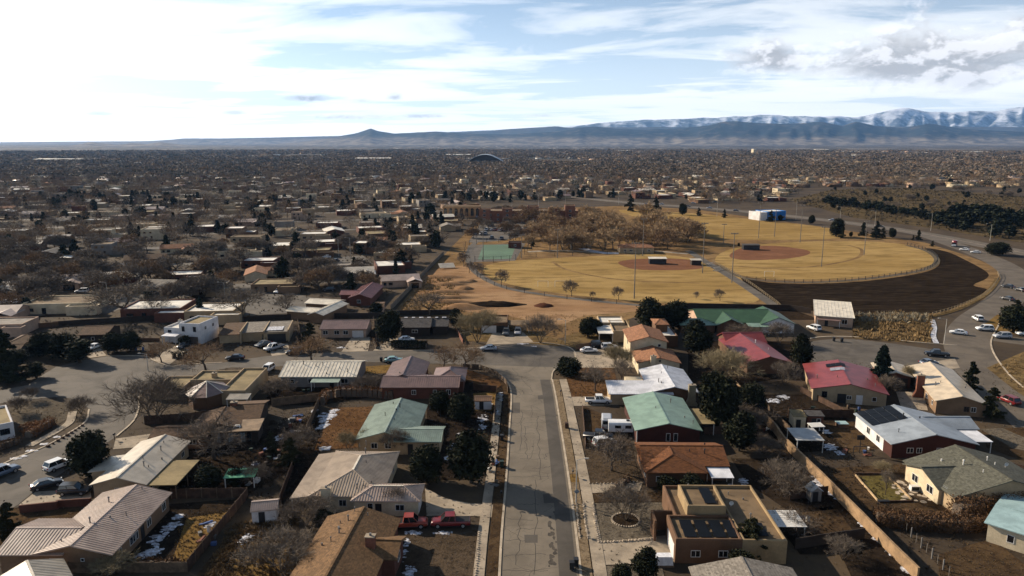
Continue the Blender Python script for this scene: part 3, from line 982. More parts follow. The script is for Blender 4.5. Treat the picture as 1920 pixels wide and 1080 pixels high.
            if walls:
                f = lambda X, Y: ze + rise * (((Y - y0) / (y1 - y0)) if axis == 'y' else ((X - x0) / (x1 - x0))) - th - 0.01
                q = [(wx0, wy0), (wx1, wy0), (wx1, wy1), (wx0, wy1)]
                mw.add([(X, Y, base) for X, Y in q] + [(X, Y, f(X, Y)) for X, Y in q], [(3, 2, 1, 0), (4, 5, 6, 7), (0, 1, 5, 4), (1, 2, 6, 5), (2, 3, 7, 6), (3, 0, 4, 7)])
        elif kind == 'flat':              # parapet block with a sunken deck
            pw, dp = 0.32, 0.42
            zt = ze
            o4 = [(x0, y0), (x1, y0), (x1, y1), (x0, y1)]
            i4 = [(x0 + pw, y0 + pw), (x1 - pw, y0 + pw), (x1 - pw, y1 - pw), (x0 + pw, y1 - pw)]
            rr = 0.10
            m4 = [(x0 + rr, y0 + rr), (x1 - rr, y0 + rr), (x1 - rr, y1 - rr), (x0 + rr, y1 - rr)]
            vs = [(p[0], p[1], base) for p in o4] + [(p[0], p[1], zt - 0.1) for p in o4] + [(p[0], p[1], zt) for p in m4] + [(p[0], p[1], zt) for p in i4] + [(p[0], p[1], zt - dp - 0.1) for p in i4]
            fs = []
            for L in range(4):
                fs += [(L * 4 + i, L * 4 + (i + 1) % 4, L * 4 + 4 + (i + 1) % 4, L * 4 + 4 + i) for i in range(4)]
            mw.add(vs, fs)
            mr.bb(x0 + pw, x1 - pw, y0 + pw, y1 - pw, zt - dp - 0.12, zt - dp)
            rl = None
            wx0, wx1, wy0, wy1 = x0, x1, y0, y1
        elif kind == 'canopy':            # open patio roof on posts
            mr.slab([(x0, y0, ze), (x1, y0, ze), (x1, y1, zr), (x0, y1, zr)], 0.10)
            if seams:
                n = max(2, int((x1 - x0) / seams))
                for i in range(n + 1):
                    u = (i / n) * (x1 - x0 - 0.08) + 0.04
                    seg(ms, (x0 + u, y0, ze), (x0 + u, y1, zr), 0.025, 0.05)
            for X in (x0 + 0.2, x1 - 0.2):
                for Y, Z in ((y0 + 0.2, ze), (y1 - 0.2, zr)):
                    MB().bb(X - 0.06, X + 0.06, Y - 0.06, Y + 0.06, 0, Z - 0.1 - 0.05).build('post', M_FRAME, s.o)
            rl = None
        ro = mr.build('roof', roof, s.o)
        if ms.v:
            ms.build('roof_seams', roof, ro, kind='stuff')
        if rl and kind in ('gable', 'hip'):
            m = MB()
            seg(m, rl[0], rl[1], 0.16, 0.05)
            if m.v:
                m.build('ridge_cap', cap, ro)
        if mw.v:
            W = mw.build('wall', wall, s.o)
        v = dict(x=(wx0, wx1), y=(wy0, wy1), ze=ze, zr=zr, cx=cx, cy=cy, kind=kind, axis=axis, o=(x0, x1, y0, y1), roof=ro, wall=W)
        return v

    # ---- details on a volume
    def window(s, v, side, u, w=1.2, h=1.1, z=0.95, m=None, frame=None, name='window'):
        (wx0, wx1), (wy0, wy1) = v['x'], v['y']
        d = 0.05
        fm, pm = MB(), MB()
        t = 0.07
        if side in 'FB':
            X = wx0 + (wx1 - wx0) * u
            Y, sg = (wy0, -1) if side == 'F' else (wy1, 1)

            def b(mb, a0, a1, z0, z1, dep):
                mb.bb(X + a0, X + a1, min(Y, Y + sg * dep), max(Y, Y + sg * dep), z0, z1)
        else:
            Y = wy0 + (wy1 - wy0) * u
            X, sg = (wx0, -1) if side == 'L' else (wx1, 1)

            def b(mb, a0, a1, z0, z1, dep):
                mb.bb(min(X, X + sg * dep), max(X, X + sg * dep), Y + a0, Y + a1, z0, z1)
        b(fm, -w / 2, -w / 2 + t, z, z + h, d)
        b(fm, w / 2 - t, w / 2, z, z + h, d)
        b(fm, -w / 2 + t, w / 2 - t, z, z + t, d)
        b(fm, -w / 2 + t, w / 2 - t, z + h - t, z + h, d)
        if w > 0.9:
            b(fm, -0.03, 0.03, z + t, z + h - t, d)
        b(pm, -w / 2 + t, w / 2 - t, z + t, z + h - t, 0.02)
        f = fm.build(name, frame or M_FRAME, s.o)
        pm.build('pane', m or GLASS, f)
        return f

    def door(s, v, side, u, w=0.95, h=2.05, m=None, name='door'):
        (wx0, wx1), (wy0, wy1) = v['x'], v['y']
        mb = MB()
        if side in 'FB':
            X = wx0 + (wx1 - wx0) * u
            Y = wy0 - 0.03 if side == 'F' else wy1 + 0.03
            mb.bb(X - w / 2, X + w / 2, Y - 0.03, Y + 0.03, 0, h)
            if name == 'garage_door':
                for k in range(1, 4):
                    mb.bb(X - w / 2, X + w / 2, Y - 0.045, Y - 0.03, h * k / 4 - 0.02, h * k / 4 + 0.02)
        else:
            Y = wy0 + (wy1 - wy0) * u
            X = wx0 - 0.03 if side == 'L' else wx1 + 0.03
            mb.bb(X - 0.03, X + 0.03, Y - w / 2, Y + w / 2, 0, h)
        return mb.build(name, m or M_DARK, s.o)

    def zroof(s, v, x, y):
        x0, x1, y0, y1 = v['o']
        if v['kind'] == 'flat':
            return v['ze'] - 0.42
        r = v['zr'] - v['ze']
        if v['kind'] in ('shed', 'canopy'):
            return v['ze'] + r * ((y - y0) / (y1 - y0) if v['axis'] == 'y' else (x - x0) / (x1 - x0))
        h = 1 - abs(x - v['cx']) / ((x1 - x0) / 2) if v['axis'] == 'y' else 1 - abs(y - v['cy']) / ((y1 - y0) / 2)
        return v['ze'] + r * h

    def pipes(s, v, uv, m=None):
        x0, x1, y0, y1 = v['o']
        for i, (a, b) in enumerate(uv):
            x, y = x0 + (x1 - x0) * a, y0 + (y1 - y0) * b
            z = s.zroof(v, x, y)
            mb = MB()
            h = (0.45, 0.75, 0.35, 0.6)[i % 4]
            r = (0.07, 0.09, 0.12, 0.06)[i % 4]
            mb.tube((x, y, z - 0.1), (x, y, z + h), r, n=8)
            if i % 2:
                mb.tube((x, y, z + h - 0.02), (x, y, z + h + 0.14), r * 1.9, r * 1.2, 8)
            mb.build('vent_pipe', m or M_PIPE, s.o)

    def chimney(s, v, a, b, w=0.9, d=0.7, h=1.0, m=None, ground=False, capm=None):
        x0, x1, y0, y1 = v['o']
        x, y = x0 + (x1 - x0) * a, y0 + (y1 - y0) * b
        z = v['zr']
        z0 = 0 if ground else s.zroof(v, x, y) - 0.5
        mb = MB().bb(x - w / 2, x + w / 2, y - d / 2, y + d / 2, z0, z + h)
        if ground:
            mb.add([(x - w * 0.9, y - d / 2 - 0.02, 0), (x + w * 0.9, y - d / 2 - 0.02, 0), (x + w / 2, y - d / 2 - 0.02, 1.6), (x - w / 2, y - d / 2 - 0.02, 1.6),
                    (x - w * 0.9, y + d / 2, 0), (x + w * 0.9, y + d / 2, 0), (x + w / 2, y + d / 2, 1.6), (x - w / 2, y + d / 2, 1.6)],
                   [(0, 1, 2, 3), (0, 3, 7, 4), (1, 5, 6, 2)])
        c = mb.build('chimney', m or M_BRICK, s.o)
        MB().bb(x - w / 2 - 0.08, x + w / 2 + 0.08, y - d / 2 - 0.08, y + d / 2 + 0.08, z + h, z + h + 0.12).build('chimney_cap', capm or M_CONC, c)
        MB().tube((x, y, z + h + 0.1), (x, y, z + h + 0.45), 0.16, n=10).build('flue', M_PIPE, c)
        return c

    def solar(s, v, a0, b0, cols, rows, w=1.0, h=1.65, m=None, tilt=0.0, gx=0.04, gy=0.04, side=-1, name='solar_panel'):
        """panels lying on a slope; (a0, b0) lower-left corner in the roof rectangle"""
        x0, x1, y0, y1 = v['o']
        X0, Y0 = x0 + (x1 - x0) * a0, y0 + (y1 - y0) * b0
        m = m or mat('solar_glass', (0.006, 0.007, 0.009), 0.45, 0.2, 1.0, spec=0.15, fine=0)
        for i in range(cols):
            for j in range(rows):
                xa, xb = X0 + i * (w + gx), X0 + i * (w + gx) + w
                ya, yb = Y0 + j * (h + gy), Y0 + j * (h + gy) + h
                p = [(xa, ya), (xb, ya), (xb, yb), (xa, yb)]
                q = [(X, Y, s.zroof(v, X, Y) + 0.16 + (0.5 * tilt * (Y - ya) / h)) for X, Y in p]
                MB().slab(q, 0.05).build(name, m, s.o)

    def dish(s, v, a, b, r=0.35):
        x0, x1, y0, y1 = v['o']
        x, y = x0 + (x1 - x0) * a, y0 + (y1 - y0) * b
        z = s.zroof(v, x, y)
        mb = MB().tube((x, y, z - 0.05), (x, y, z + 0.5), 0.04)
        vs = [(x, y - 0.12, z + 0.6)] + [(x + r * math.cos(k * math.pi / 5), y - 0.2, z + 0.6 + r * math.sin(k * math.pi / 5)) for k in range(10)]
        mb.add(vs, [(0, 1 + k, 1 + (k + 1) % 10) for k in range(10)])
        return mb.build('satellite_dish', M_FRAME, s.o)

    def auto(s, v, sides='FLR', door=None, seed=0, m=None, w=1.3):
        q = random.Random(seed + int(abs(s.c0.x * 7)))
        for sd in sides:
            ln = (v['x'][1] - v['x'][0]) if sd in 'FB' else (v['y'][1] - v['y'][0])
            n = max(1, int(ln / 4.2))
            for i in range(n):
                u = (i + 0.5) / n + q.uniform(-0.06, 0.06)
                if door == (sd, i):
                    s.door(v, sd, u)
                else:
                    s.window(v, sd, u, q.choice((0.9, w, w, 1.7)), q.choice((1.0, 1.15)), m=m)


ST = lambda n, c, **k: mat(n, c, 0.92, 0.18, 0.4, bump=0.12, bscale=6, **k)
W_TAN = ST('tan_stucco', (0.34, 0.25, 0.15))
W_CREAM = ST('cream_stucco', (0.52, 0.43, 0.29))
W_BROWN = ST('brown_stucco', (0.12, 0.065, 0.036))  # darkened: the shade on its camera-facing walls is put into the colour
W_DKRED = ST('dark_red_siding', (0.055, 0.018, 0.013))
W_WHITE = ST('white_stucco', (0.60, 0.58, 0.57))
W_BRICKT = ST('tan_brick', (0.19, 0.118, 0.068))
W_BRICKR = ST('red_brick_wall', (0.105, 0.040, 0.026))  # deeper red, holding some of the front walls' shade in its tone
W_GREY = ST('grey_siding', (0.20, 0.18, 0.16))
W_ADOBE = ST('adobe_stucco', (0.27, 0.19, 0.10))
W_PINK = ST('pink_stucco', (0.40, 0.27, 0.19))
W_DARK = ST('dark_brown_siding', (0.035, 0.025, 0.019))  # one even near-black brown
R_MAUVE = metal_roof('mauve_metal', (0.40, 0.305, 0.245))
R_MAUVED = metal_roof('dark_mauve_metal', (0.195, 0.125, 0.105))
R_TAN = metal_roof('tan_metal', (0.36, 0.30, 0.235))
R_TAN2 = metal_roof('brown_tan_metal', (0.40, 0.315, 0.232))
R_LGREY = metal_roof('pale_grey_metal', (0.43, 0.375, 0.295))
R_GREEN = metal_roof('pale_green_metal', (0.255, 0.31, 0.25))
R_GREEN2 = metal_roof('sage_green_metal', (0.19, 0.275, 0.215))
R_DGREEN = metal_roof('dark_green_metal', (0.040, 0.085, 0.036))
R_WHITE = metal_roof('white_metal', (0.66, 0.66, 0.68))
R_CREAM = metal_roof('cream_metal', (0.66, 0.59, 0.47))
R_RED = metal_roof('red_metal', (0.205, 0.042, 0.040))
R_BLUE = metal_roof('blue_grey_metal', (0.26, 0.29, 0.32))
R_TEAL = metal_roof('teal_metal', (0.30, 0.42, 0.42))
R_BEIGE = metal_roof('beige_metal', (0.50, 0.41, 0.295))
S_BROWN = mat_shingle('golden_brown_shingle', (0.145, 0.082, 0.038))
S_RUST = mat_shingle('rust_shingle', (0.15, 0.060, 0.024))
S_DKBR = mat_shingle('dark_brown_shingle', (0.105, 0.062, 0.036))
S_GREY = mat_shingle('grey_shingle', (0.21, 0.185, 0.155))
S_GGRN = mat_shingle('grey_green_shingle', (0.098, 0.096, 0.074))
S_TERRA = mat_shingle('terracotta_shingle', (0.27, 0.130, 0.070))
S_CHAR = mat_shingle('charcoal_shingle', (0.070, 0.064, 0.062))
D_TAN = mat('tan_gravel_deck', (0.155, 0.105, 0.058), 0.95, 0.3, 0.4, bump=0.4)
D_OLIVE = mat('olive_deck', (0.215, 0.165, 0.083), 0.95, 0.3, 0.3, bump=0.1)
D_WHITE = mat('white_deck', (0.66, 0.63, 0.57), 0.9, 0.25, 0.2)
M_WDOOR = mat('white_garage_door', (0.60, 0.57, 0.54), 0.6, 0.1)


def near_houses():
    SA = -1.0     # the street's own direction
    # mauve metal house with cross wing
    h = House('metal_roof_house', 'mauve metal-roofed house with a cross wing, lower corner beside the fenced snowy yard', 'house', [(58, 1041), (209, 1041), (323, 924), (190, 923)], 2.8)
    v = h.vol([(58, 1041), (209, 1041), (323, 924), (190, 923)], 'gable', 2.8, 1.35, 'y', W_BRICKT, R_MAUVE, seams=0.45)
    w = h.vol([(-4, 1041), (118, 1041), (190, 972), (66, 972)], 'gable', 2.79, 1.25, 'x', W_BRICKT, R_MAUVE, seams=0.45)
    h.pipes(v, [(0.62, 0.95), (0.35, 0.72), (0.60, 0.45), (0.75, 0.52), (0.28, 0.12), (0.42, 0.36)])
    for u, ww in ((0.12, 1.3), (0.34, 1.8), (0.40, 0.9), (0.62, 1.2), (0.9, 1.2)):
        h.window(v, 'R', u, ww, 1.2)
    h.window(v, 'F', 0.62, 0.5, 0.5, 1.6)
    h.window(v, 'F', 0.25, 1.4, 1.1)
    h.door(v, 'R', 0.5)
    # pale grey house with the flat olive patio roof
    h = House('metal_roof_house', 'long pale grey metal-roofed house with a flat olive patio roof beside it', 'house', [(169, 909), (272, 910), (360, 826), (262, 828)], 2.8)
    v = h.vol([(169, 909), (272, 910), (360, 826), (262, 828)], 'gable', 2.8, 1.3, 'y', W_TAN, R_LGREY, seams=0.0)
    x0, x1, y0, y1 = v['o']
    h.vol(None, 'shed', 2.45, 0.45, 'x', W_TAN, R_LGREY, dims=(x0 - 3.2, x0 + 0.6, y0 + 5.5, y0 + 11.5))
    h.vol(None, 'shed', 2.6, 0.05, 'x', None, D_OLIVE, dims=(x1 - 0.05, x1 + 4.6, y0 + 0.2, y0 + 9.5), walls=False)
    for yy in (y0 + 0.6, y0 + 5, y0 + 9.2):
        MB().bb(x1 + 4.2, x1 + 4.35, yy - 0.08, yy + 0.08, 0, 2.47).build('post', M_WOOD, h.o)
    h.pipes(v, [(0.62, 0.82), (0.7, 0.66), (0.85, 0.5), (0.58, 0.42), (0.78, 0.3), (0.7, 0.3)])
    h.auto(v, 'FR', seed=2)
    # corner house, bottom left
    h = House('metal_roof_house', 'white and mauve roofed house cut off by the bottom left corner', 'house', [None, None, (131, 1069), (-26, 1069)], 2.8, 42)
    h.vol([None, None, (131, 1069), (-26, 1069)], 'gable', 2.8, 1.35, 'y', W_BRICKT, R_LGREY, seams=0.45)
    # tan hip-roofed house with garage wing and carport
    h = House('hip_roof_house', 'tan metal hip-roofed house with garage wing and carport beside the two big dark trees', 'house', [(577, 931), (716, 931), (750, 846), (630, 846)], 2.8, SA)
    v = h.vol([(577, 931), (716, 931), (750, 846), (630, 846)], 'hip', 2.8, 1.75, 'y', W_CREAM, R_TAN2, seams=0.42, cap=R_CREAM)
    x0, x1, y0, y1 = v['o']
    h.vol(None, 'shed', 2.35, 0.42, 'x', None, R_TAN2, dims=(x0 - 2.9, x0 + 0.05, y0, y1 - 0.5), walls=False, seams=0.42)
    for yy in (y0 + 0.3, (y0 + y1) / 2, y1 - 1):
        MB().bb(x0 - 2.7, x0 - 2.55, yy - 0.08, yy + 0.08, 0, 2.22).build('post', M_FRAME, h.o)
    w = h.vol(None, 'hip', 2.7, 1.1, 'x', W_CREAM, R_MAUVE, dims=(x1 - 4.5, x1 + 6.0, y0 - 1.2, y0 + 4.6), seams=0.42, cap=R_CREAM)
    h.chimney(v, 0.24, 0.02, 1.5, 0.8, -0.6, W_CREAM, True)
    h.pipes(v, [(0.62, 0.55), (0.55, 0.75), (0.8, 0.2), (0.5, 0.93), (0.4, 0.93)])
    h.pipes(w, [(0.12, 0.6), (0.05, 0.4)])
    for u, ww in ((0.07, 0.9), (0.45, 1.2), (0.68, 1.2)):
        h.window(v, 'F', u, ww, 1.1)
    h.window(w, 'F', 0.25, 0.9, 1.2)
    h.door(w, 'F', 0.38)
    h.window(w, 'F', 0.72, 1.4, 1.0)
    h.window(v, 'R', 0.75, 1.2)
    h.window(v, 'R', 0.5, 0.9)
    h.door(w, 'R', 0.5, 3.0, 2.1, M_WDOOR, 'garage_door')
    # golden brown shingle house at the bottom edge
    h = House('shingle_roof_house', 'golden brown shingle-roofed house with a brick chimney at the bottom edge', 'house', [None, None, (753, 971), (613, 969)], 2.9, SA - 3.0)
    x0, x1, y0, y1 = h.rect([None, None, (753, 971), (613, 969)], 2.9)
    v = h.vol(None, 'gable', 2.9, 1.7, 'y', W_BRICKR, S_BROWN, dims=(x0, x1, y1 - 21, y1))
    y0 = y1 - 13
    w = h.vol(None, 'gable', 2.75, 1.15, 'x', W_BRICKR, S_BROWN, dims=(0.3, x1 + 1.7, y1 - 10.2, y1 - 4.4))
    h.chimney(v, 0.80, 0.59, 1.2, 0.9, 0.45, M_BRICK)
    h.pipes(v, [(0.28, 0.83), (0.38, 0.84), (0.3, 0.76), (0.4, 0.96), (0.6, 0.91), (0.35, 0.69), (0.2, 0.58), (0.3, 0.60)])
    h.auto(w, 'R', seed=4)
    h.auto(v, 'L', seed=5)
    # pale green house
    h = House('metal_roof_house', 'pale green metal-roofed house with a ribbed side wing beside the orange dirt yard', 'house', [(666, 825), (786, 825), (797, 758), (700, 760)], 2.8, SA)
    v = h.vol([(666, 825), (784, 825), (797, 758), (700, 760)], 'gable', 2.8, 1.5, 'y', W_TAN, R_GREEN, seams=0.55)
    x0, x1, y0, y1 = v['o']
    w = h.vol(None, 'gable', 2.7, 0.95, 'x', W_TAN, R_GREEN, dims=(x1 - 4.8, x1 + 4.9, y0 - 0.5, y0 + 7.0), seams=0.38)
    h.pipes(v, [(0.4, 0.85), (0.56, 0.72), (0.52, 0.62), (0.36, 0.5), (0.56, 0.36)], M_DARK)
    h.window(v, 'F', 0.3, 1.2)
    h.window(v, 'F', 0.55, 1.2)
    h.door(w, 'F', 0.4)
    h.window(w, 'F', 0.75, 1.0)
    # long cream roof
    h = House('metal_roof_house', 'long cream metal-roofed house south of the west street with a small pale patio roof', 'house', [(521, 707), (669, 706), None, None], 2.7, SA + 1.0)
    x0, x1, y0, _ = h.rect([(521, 707), (669, 706), None, None], 2.7)
    y0 = y0
    v = h.vol(None, 'gable', 2.7, 1.7, 'x', W_GREY, R_CREAM, dims=(x0, x1, y0, y0 + 13), seams=0.8)
    h.vol(None, 'canopy', 2.2, 0.2, 'y', None, R_GREEN, dims=(x0 + 8.0, x0 + 14.5, y0 - 2.5, y0 + 0.35))
    h.pipes(v, [(0.12, 0.35), (0.25, 0.4), (0.42, 0.35), (0.5, 0.38), (0.75, 0.25), (0.86, 0.15), (0.6, 0.1)], M_DARK)
    h.auto(v, 'F', ('F', 2), seed=9)
    # dark mauve house at the corner
    h = House('metal_roof_house', 'ribbed mauve metal-roofed brick house inside the street corner', 'house', [(712, 726), (861, 727), None, None], 2.8, SA + 1)
    x0, x1, y0, _ = h.rect([(712, 726), (861, 727), None, None], 2.8)
    v = h.vol(None, 'gable', 2.8, 1.15, 'x', W_BRICKR, R_MAUVED, dims=(x0, x1, y0, y0 + 9.0), seams=0.5)
    h.vol(None, 'gable', 2.75, 1.6, 'y', W_BRICKR, R_MAUVED, dims=(x0 - 0.2, x0 + 9.0, y0 + 4.4, y0 + 19.0), seams=0.9)
    h.vol(None, 'hip', 2.75, 1.5, 'y', W_BRICKR, R_MAUVED, dims=(x1 - 6.6, x1 + 1.0, y0 + 4.4, y0 + 14.5))
    h.pipes(v, [(0.56, 0.45), (0.2, 0.7)])
    h.window(v, 'F', 0.42, 1.0, 1.1)
    h.window(v, 'F', 0.88, 1.0, 1.2)
    h.door(v, 'F', 0.12)
    h.window(v, 'F', 0.7, 0.8, 0.8, 1.3)
    # brown shingle house with flat sunroom
    h = House('shingle_roof_house', 'dark brown shingle-roofed house with a flat glazed sunroom and two skylights', 'house', [(470, 786), (486, 783), (508, 752), (466, 748)], 2.8, 8)
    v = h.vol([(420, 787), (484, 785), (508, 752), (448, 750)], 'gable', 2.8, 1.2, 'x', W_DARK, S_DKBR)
    x0, x1, y0, y1 = v['o']
    h.vol(None, 'gable', 2.7, 1.1, 'y', W_DARK, S_DKBR, dims=(x0 - 5.5, x0 + 3.5, y0 - 4.0, y0 + 5.0))
    w = h.vol(None, 'shed', 2.5, 0.25, 'y', W_DARK, mat('tan_roll_roofing', (0.24, 0.17, 0.11), 0.9, 0.3), dims=(x1 - 9.0, x1 + 0.8, y0 - 5.5, y0 + 0.1), ov=0.3)
    gl = mat('pale_blue_curtain_glass', (0.20, 0.26, 0.28), 0.3, 0.5, 6.0)
    for k in range(7):
        h.window(w, 'F', 0.10 + k * 0.12, 0.95, 1.9, 0.25, m=gl if k % 2 else None, frame=M_DARK)
    for a in (0.32, 0.55):
        X = w['o'][0] + 9.8 * a
        Y = w['o'][2] + 3.2 - a * 2
        b = MB().box((X, Y, h.zroof(w, X, Y) + 0.14), (1.3, 1.0, 0.35), 0, 0.75)
        b.build('skylight', mat('skylight_dome', (0.70, 0.68, 0.64), 0.3, 0.1), h.o)
    h.chimney(v, 0.10, 0.5, 1.2, 0.9, 0.5)
    # low brown roof beside the bend
    h = House('shingle_roof_house', 'low brown shingle roof behind the wooden fence at the street bend', 'house', [(284, 820), (392, 820), (405, 795), (298, 797)], 2.6, 4)
    v = h.vol([(284, 820), (392, 820), (405, 795), (298, 797)], 'gable', 2.6, 0.8, 'x', W_BROWN, S_DKBR)
    h.auto(v, 'FL', seed=12)
    # tan flat roofs with the faceted turret
    h = House('flat_roof_house', 'tan flat-roofed adobe house with a faceted mauve turret roof', 'house', [(430, 733), (478, 731), (486, 689), (438, 690)], 3.2, SA + 3)
    v = h.vol([(430, 733), (478, 731), (486, 689), (438, 690)], 'flat', 3.2, 0, 'y', W_TAN, D_OLIVE)
    x0, x1, y0, y1 = v['o']
    h.vol(None, 'flat', 2.9, 0, 'y', W_TAN, D_OLIVE, dims=(x0 - 9.5, x0 - 0.01, y0 + 8.5, y1 - 0.7))
    h.vol(None, 'flat', 2.5, 0, 'y', W_TAN, D_OLIVE, dims=(x0 - 16, x0 - 9.52, y0 + 3.5, y1 - 3.5))
    h.chimney(v, -0.9, 0.7, 1.0, 1.0, 0.3, W_TAN)
    cx, cy, rr = x0 - 3.1, y0 + 1.6, 4.4
    ring = [(cx + rr * math.cos(math.pi * (2 * k + 1) / 8), cy + rr * 1.25 * math.sin(math.pi * (2 * k + 1) / 8)) for k in range(8)]
    MB().prism([(cx + (p[0] - cx) * 0.88, cy + (p[1] - cy) * 0.88) for p in ring], 0, 2.82).build('turret_wall', W_BROWN, h.o)
    tr = MB().add([(p[0], p[1], 2.85) for p in ring] + [(cx, cy, 4.9)], [(k, (k + 1) % 8, 8) for k in range(8)] + [tuple(range(7, -1, -1))]).build('turret_roof', R_MAUVED, h.o)
    m = MB()
    for p in ring:
        seg(m, (p[0], p[1], 2.85), (cx, cy, 4.9), 0.09, 0.08)
    m.build('hip_cap', R_CREAM, tr)
    h.vol(None, 'canopy', 2.3, 0.35, 'y', None, R_LGREY, dims=(x1 - 3.2, x1 + 1.4, y0 - 3.2, y0 - 0.4), seams=0.35)
    # row north of the west street
    h = House('split_roof_house', 'tan house of stepped roof bays with an open carport north of the west street', 'house', [(493, 622), (531, 622), (556, 604), (507, 604)], 3.3, 10)
    v = h.vol([(493, 623), (532, 622), (556, 604), (507, 604)], 'shed', 3.0, 0.4, 'y', W_TAN, S_GREY, ov=0.2)
    x0, x1, y0, y1 = v['o']
    h.vol(None, 'shed', 2.8, 0.55, 'y', W_TAN, S_GREY, dims=(x0 - 6.4, x0 - 0.1, y0 + 1.5, y1 + 0.5), ov=0.3)
    h.vol(None, 'shed', 2.5, 0.6, 'y', W_TAN, S_DKBR, dims=(x0 - 12.5, x0 - 6.5, y0 + 1.0, y1 + 1.5), ov=0.3)
    for X in (x0 - 0.06, x1 - 0.16, x0 - 6.45):
        MB().bb(X, X + 0.3, y0 - 0.1, y1 + 0.1, 0, 3.55).build('parapet_wall', W_TAN, h.o)
    h.door(v, 'F', 0.52, 5.0, 2.4, M_DARK, 'dark_carport_panel')  # dark panel on the wall stands for the shaded carport inside
    MB().box(((x0 + x1) / 2 - 0.5, y0 + 3.2, 3.24), (4.4, 4.2, 0.06)).build('snow_on_roof', M_SNOW, h.o)
    h = House('metal_roof_house', 'small mauve metal-roofed house with a white garage door', 'house', [(598, 617), (688, 617), None, None], 2.7, SA + 2)
    x0, x1, y0, _ = h.rect([(598, 617), (688, 617), None, None], 2.7)
    v = h.vol(None, 'gable', 2.7, 1.35, 'x', W_PINK, R_MAUVED, dims=(x0, x1, y0, y0 + 10.5), seams=0.7)
    h.door(v, 'F', 0.82, 3.2, 2.1, M_WDOOR, 'garage_door')
    for u in (0.1, 0.35, 0.55):
        h.window(v, 'F', u, 1.5, 1.2)
    h = House('shingle_roof_house', 'charcoal-roofed house with snow along its ridge backing on the dirt lot', 'house', [(748, 616), (840, 612), None, None], 2.7, SA + 2)
    x0, x1, y0, _ = h.rect([(748, 615), (840, 613), None, None], 2.7)
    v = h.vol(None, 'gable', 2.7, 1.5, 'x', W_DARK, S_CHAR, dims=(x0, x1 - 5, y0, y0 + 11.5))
    h.vol(None, 'gable', 2.6, 1.35, 'x', W_DARK, S_CHAR, dims=(x1 - 5.05, x1, y0 + 1.5, y0 + 11.0))
    q = random.Random(4)
    for k in range(6):
        xx = x0 + 1.2 + k * 2.3
        MB().box((xx, y0 + 6.4, 4.17), (q.uniform(.8, 2.0), 0.8, 0.12)).build('snow_on_roof', M_SNOW, h.o)
    h.auto(v, 'F', seed=6)
    h.pipes(v, [(0.3, 0.4), (0.62, 0.3)])
    h = House('flat_roof_house', 'tan flat-roofed house with a double carport at the end of the dirt lot', 'house', [(918, 605), (957, 604), (950, 592), (905, 590)], 3.2, SA)
    v = h.vol([(902, 605), (957, 604), (948, 590), (900, 590)], 'flat', 3.2, 0, 'y', W_BROWN, D_TAN)
    for u in (0.2, 0.45, 0.75):
        h.door(v, 'F', u, 2.4, 2.2, M_DARK if u > .5 else M_WDOOR, 'garage_door')
    x0, x1, y0, y1 = v['o']
    h.vol(None, 'canopy', 2.6, 0.1, 'y', None, D_TAN, dims=(x1 + 0.05, x1 + 6.5, y0 - 0.5, y0 + 5))
    # white two-storey
    h = House('two_storey_house', 'white two-storey flat-roofed stucco house with a canopy over its entrance', 'house', [(334, 606), (371, 607), (410, 592), (372, 590)], 6.0)
    v = h.vol([(334, 606), (371, 607), (411, 593), (372, 591)], 'flat', 6.0, 0, 'y', W_WHITE, D_OLIVE)
    x0, x1, y0, y1 = v['o']
    w = h.vol(None, 'flat', 4.4, 0, 'y', W_WHITE, D_WHITE, dims=(x0 - 5.2, x0 - 0.01, y0 + 0.6, y1 - 1))
    h.vol(None, 'canopy', 2.8, 0.2, 'y', None, R_WHITE, dims=(x0 - 4.0, x0 + 0.4, y0 - 2.6, y0 + 0.3))
    h.window(v, 'F', 0.2, 0.9, 1.5, 3.6, frame=M_DARK)
    h.window(v, 'F', 0.75, 0.9, 1.5, 3.6, frame=M_DARK)
    h.door(v, 'F', 0.52, 4.6, 2.2, mat('brown_garage', (0.10, 0.075, 0.06), 0.8), 'garage_door')
    h.window(w, 'F', 0.35, 1.1, 1.1, 2.6, frame=M_DARK)
    h.chimney(w, 0.1, 0.9, 0.9, 0.8, 0.4, W_WHITE)
    h.window(v, 'R', 0.3, 1.0, 1.0, 3.7)
    h.window(v, 'R', 0.7, 1.0, 1.0, 3.7)
    # dark brown houses left
    h = House('shingle_roof_house', 'dim brown shingle-roofed house behind black evergreens with a white car in front', 'house', [(160, 628), (196, 626), (220, 612), (160, 612)], 2.7, 6)
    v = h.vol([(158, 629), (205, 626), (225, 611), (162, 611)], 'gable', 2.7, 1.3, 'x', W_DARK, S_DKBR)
    h.auto(v, 'F', seed=3)
    h = House('shingle_roof_house', 'brown hip-roofed house at the left edge above the round planter', 'house', [(20, 645), (60, 642), (85, 628), (30, 626)], 2.7, 12)
    v = h.vol([(18, 646), (62, 643), (90, 628), (35, 626)], 'hip', 2.7, 1.4, 'x', W_BROWN, S_DKBR)
    h.auto(v, 'F', seed=3)
    h = House('shingle_roof_house', 'small house with a pale garage front behind the round planter', 'house', [(10, 658), (45, 655), (50, 645), (15, 646)], 2.6, 8)
    v = h.vol([(8, 660), (46, 656), (52, 645), (16, 646)], 'gable', 2.6, 1.0, 'x', W_GREY, S_DKBR)
    h.door(v, 'F', 0.7, 2.6, 2.1, M_WDOOR, 'garage_door')
    # white corner of a house at left edge
    h = House('white_stucco_house', 'white stucco house with a tan flat roof at the left edge above the clipped hedge', 'house', [(-30, 800), (33, 790), (5, 764), (-50, 770)], 3.2)
    v = h.vol([(-60, 806), (33, 791), (6, 763), (-80, 772)], 'flat', 3.2, 0, 'y', W_WHITE, D_OLIVE)
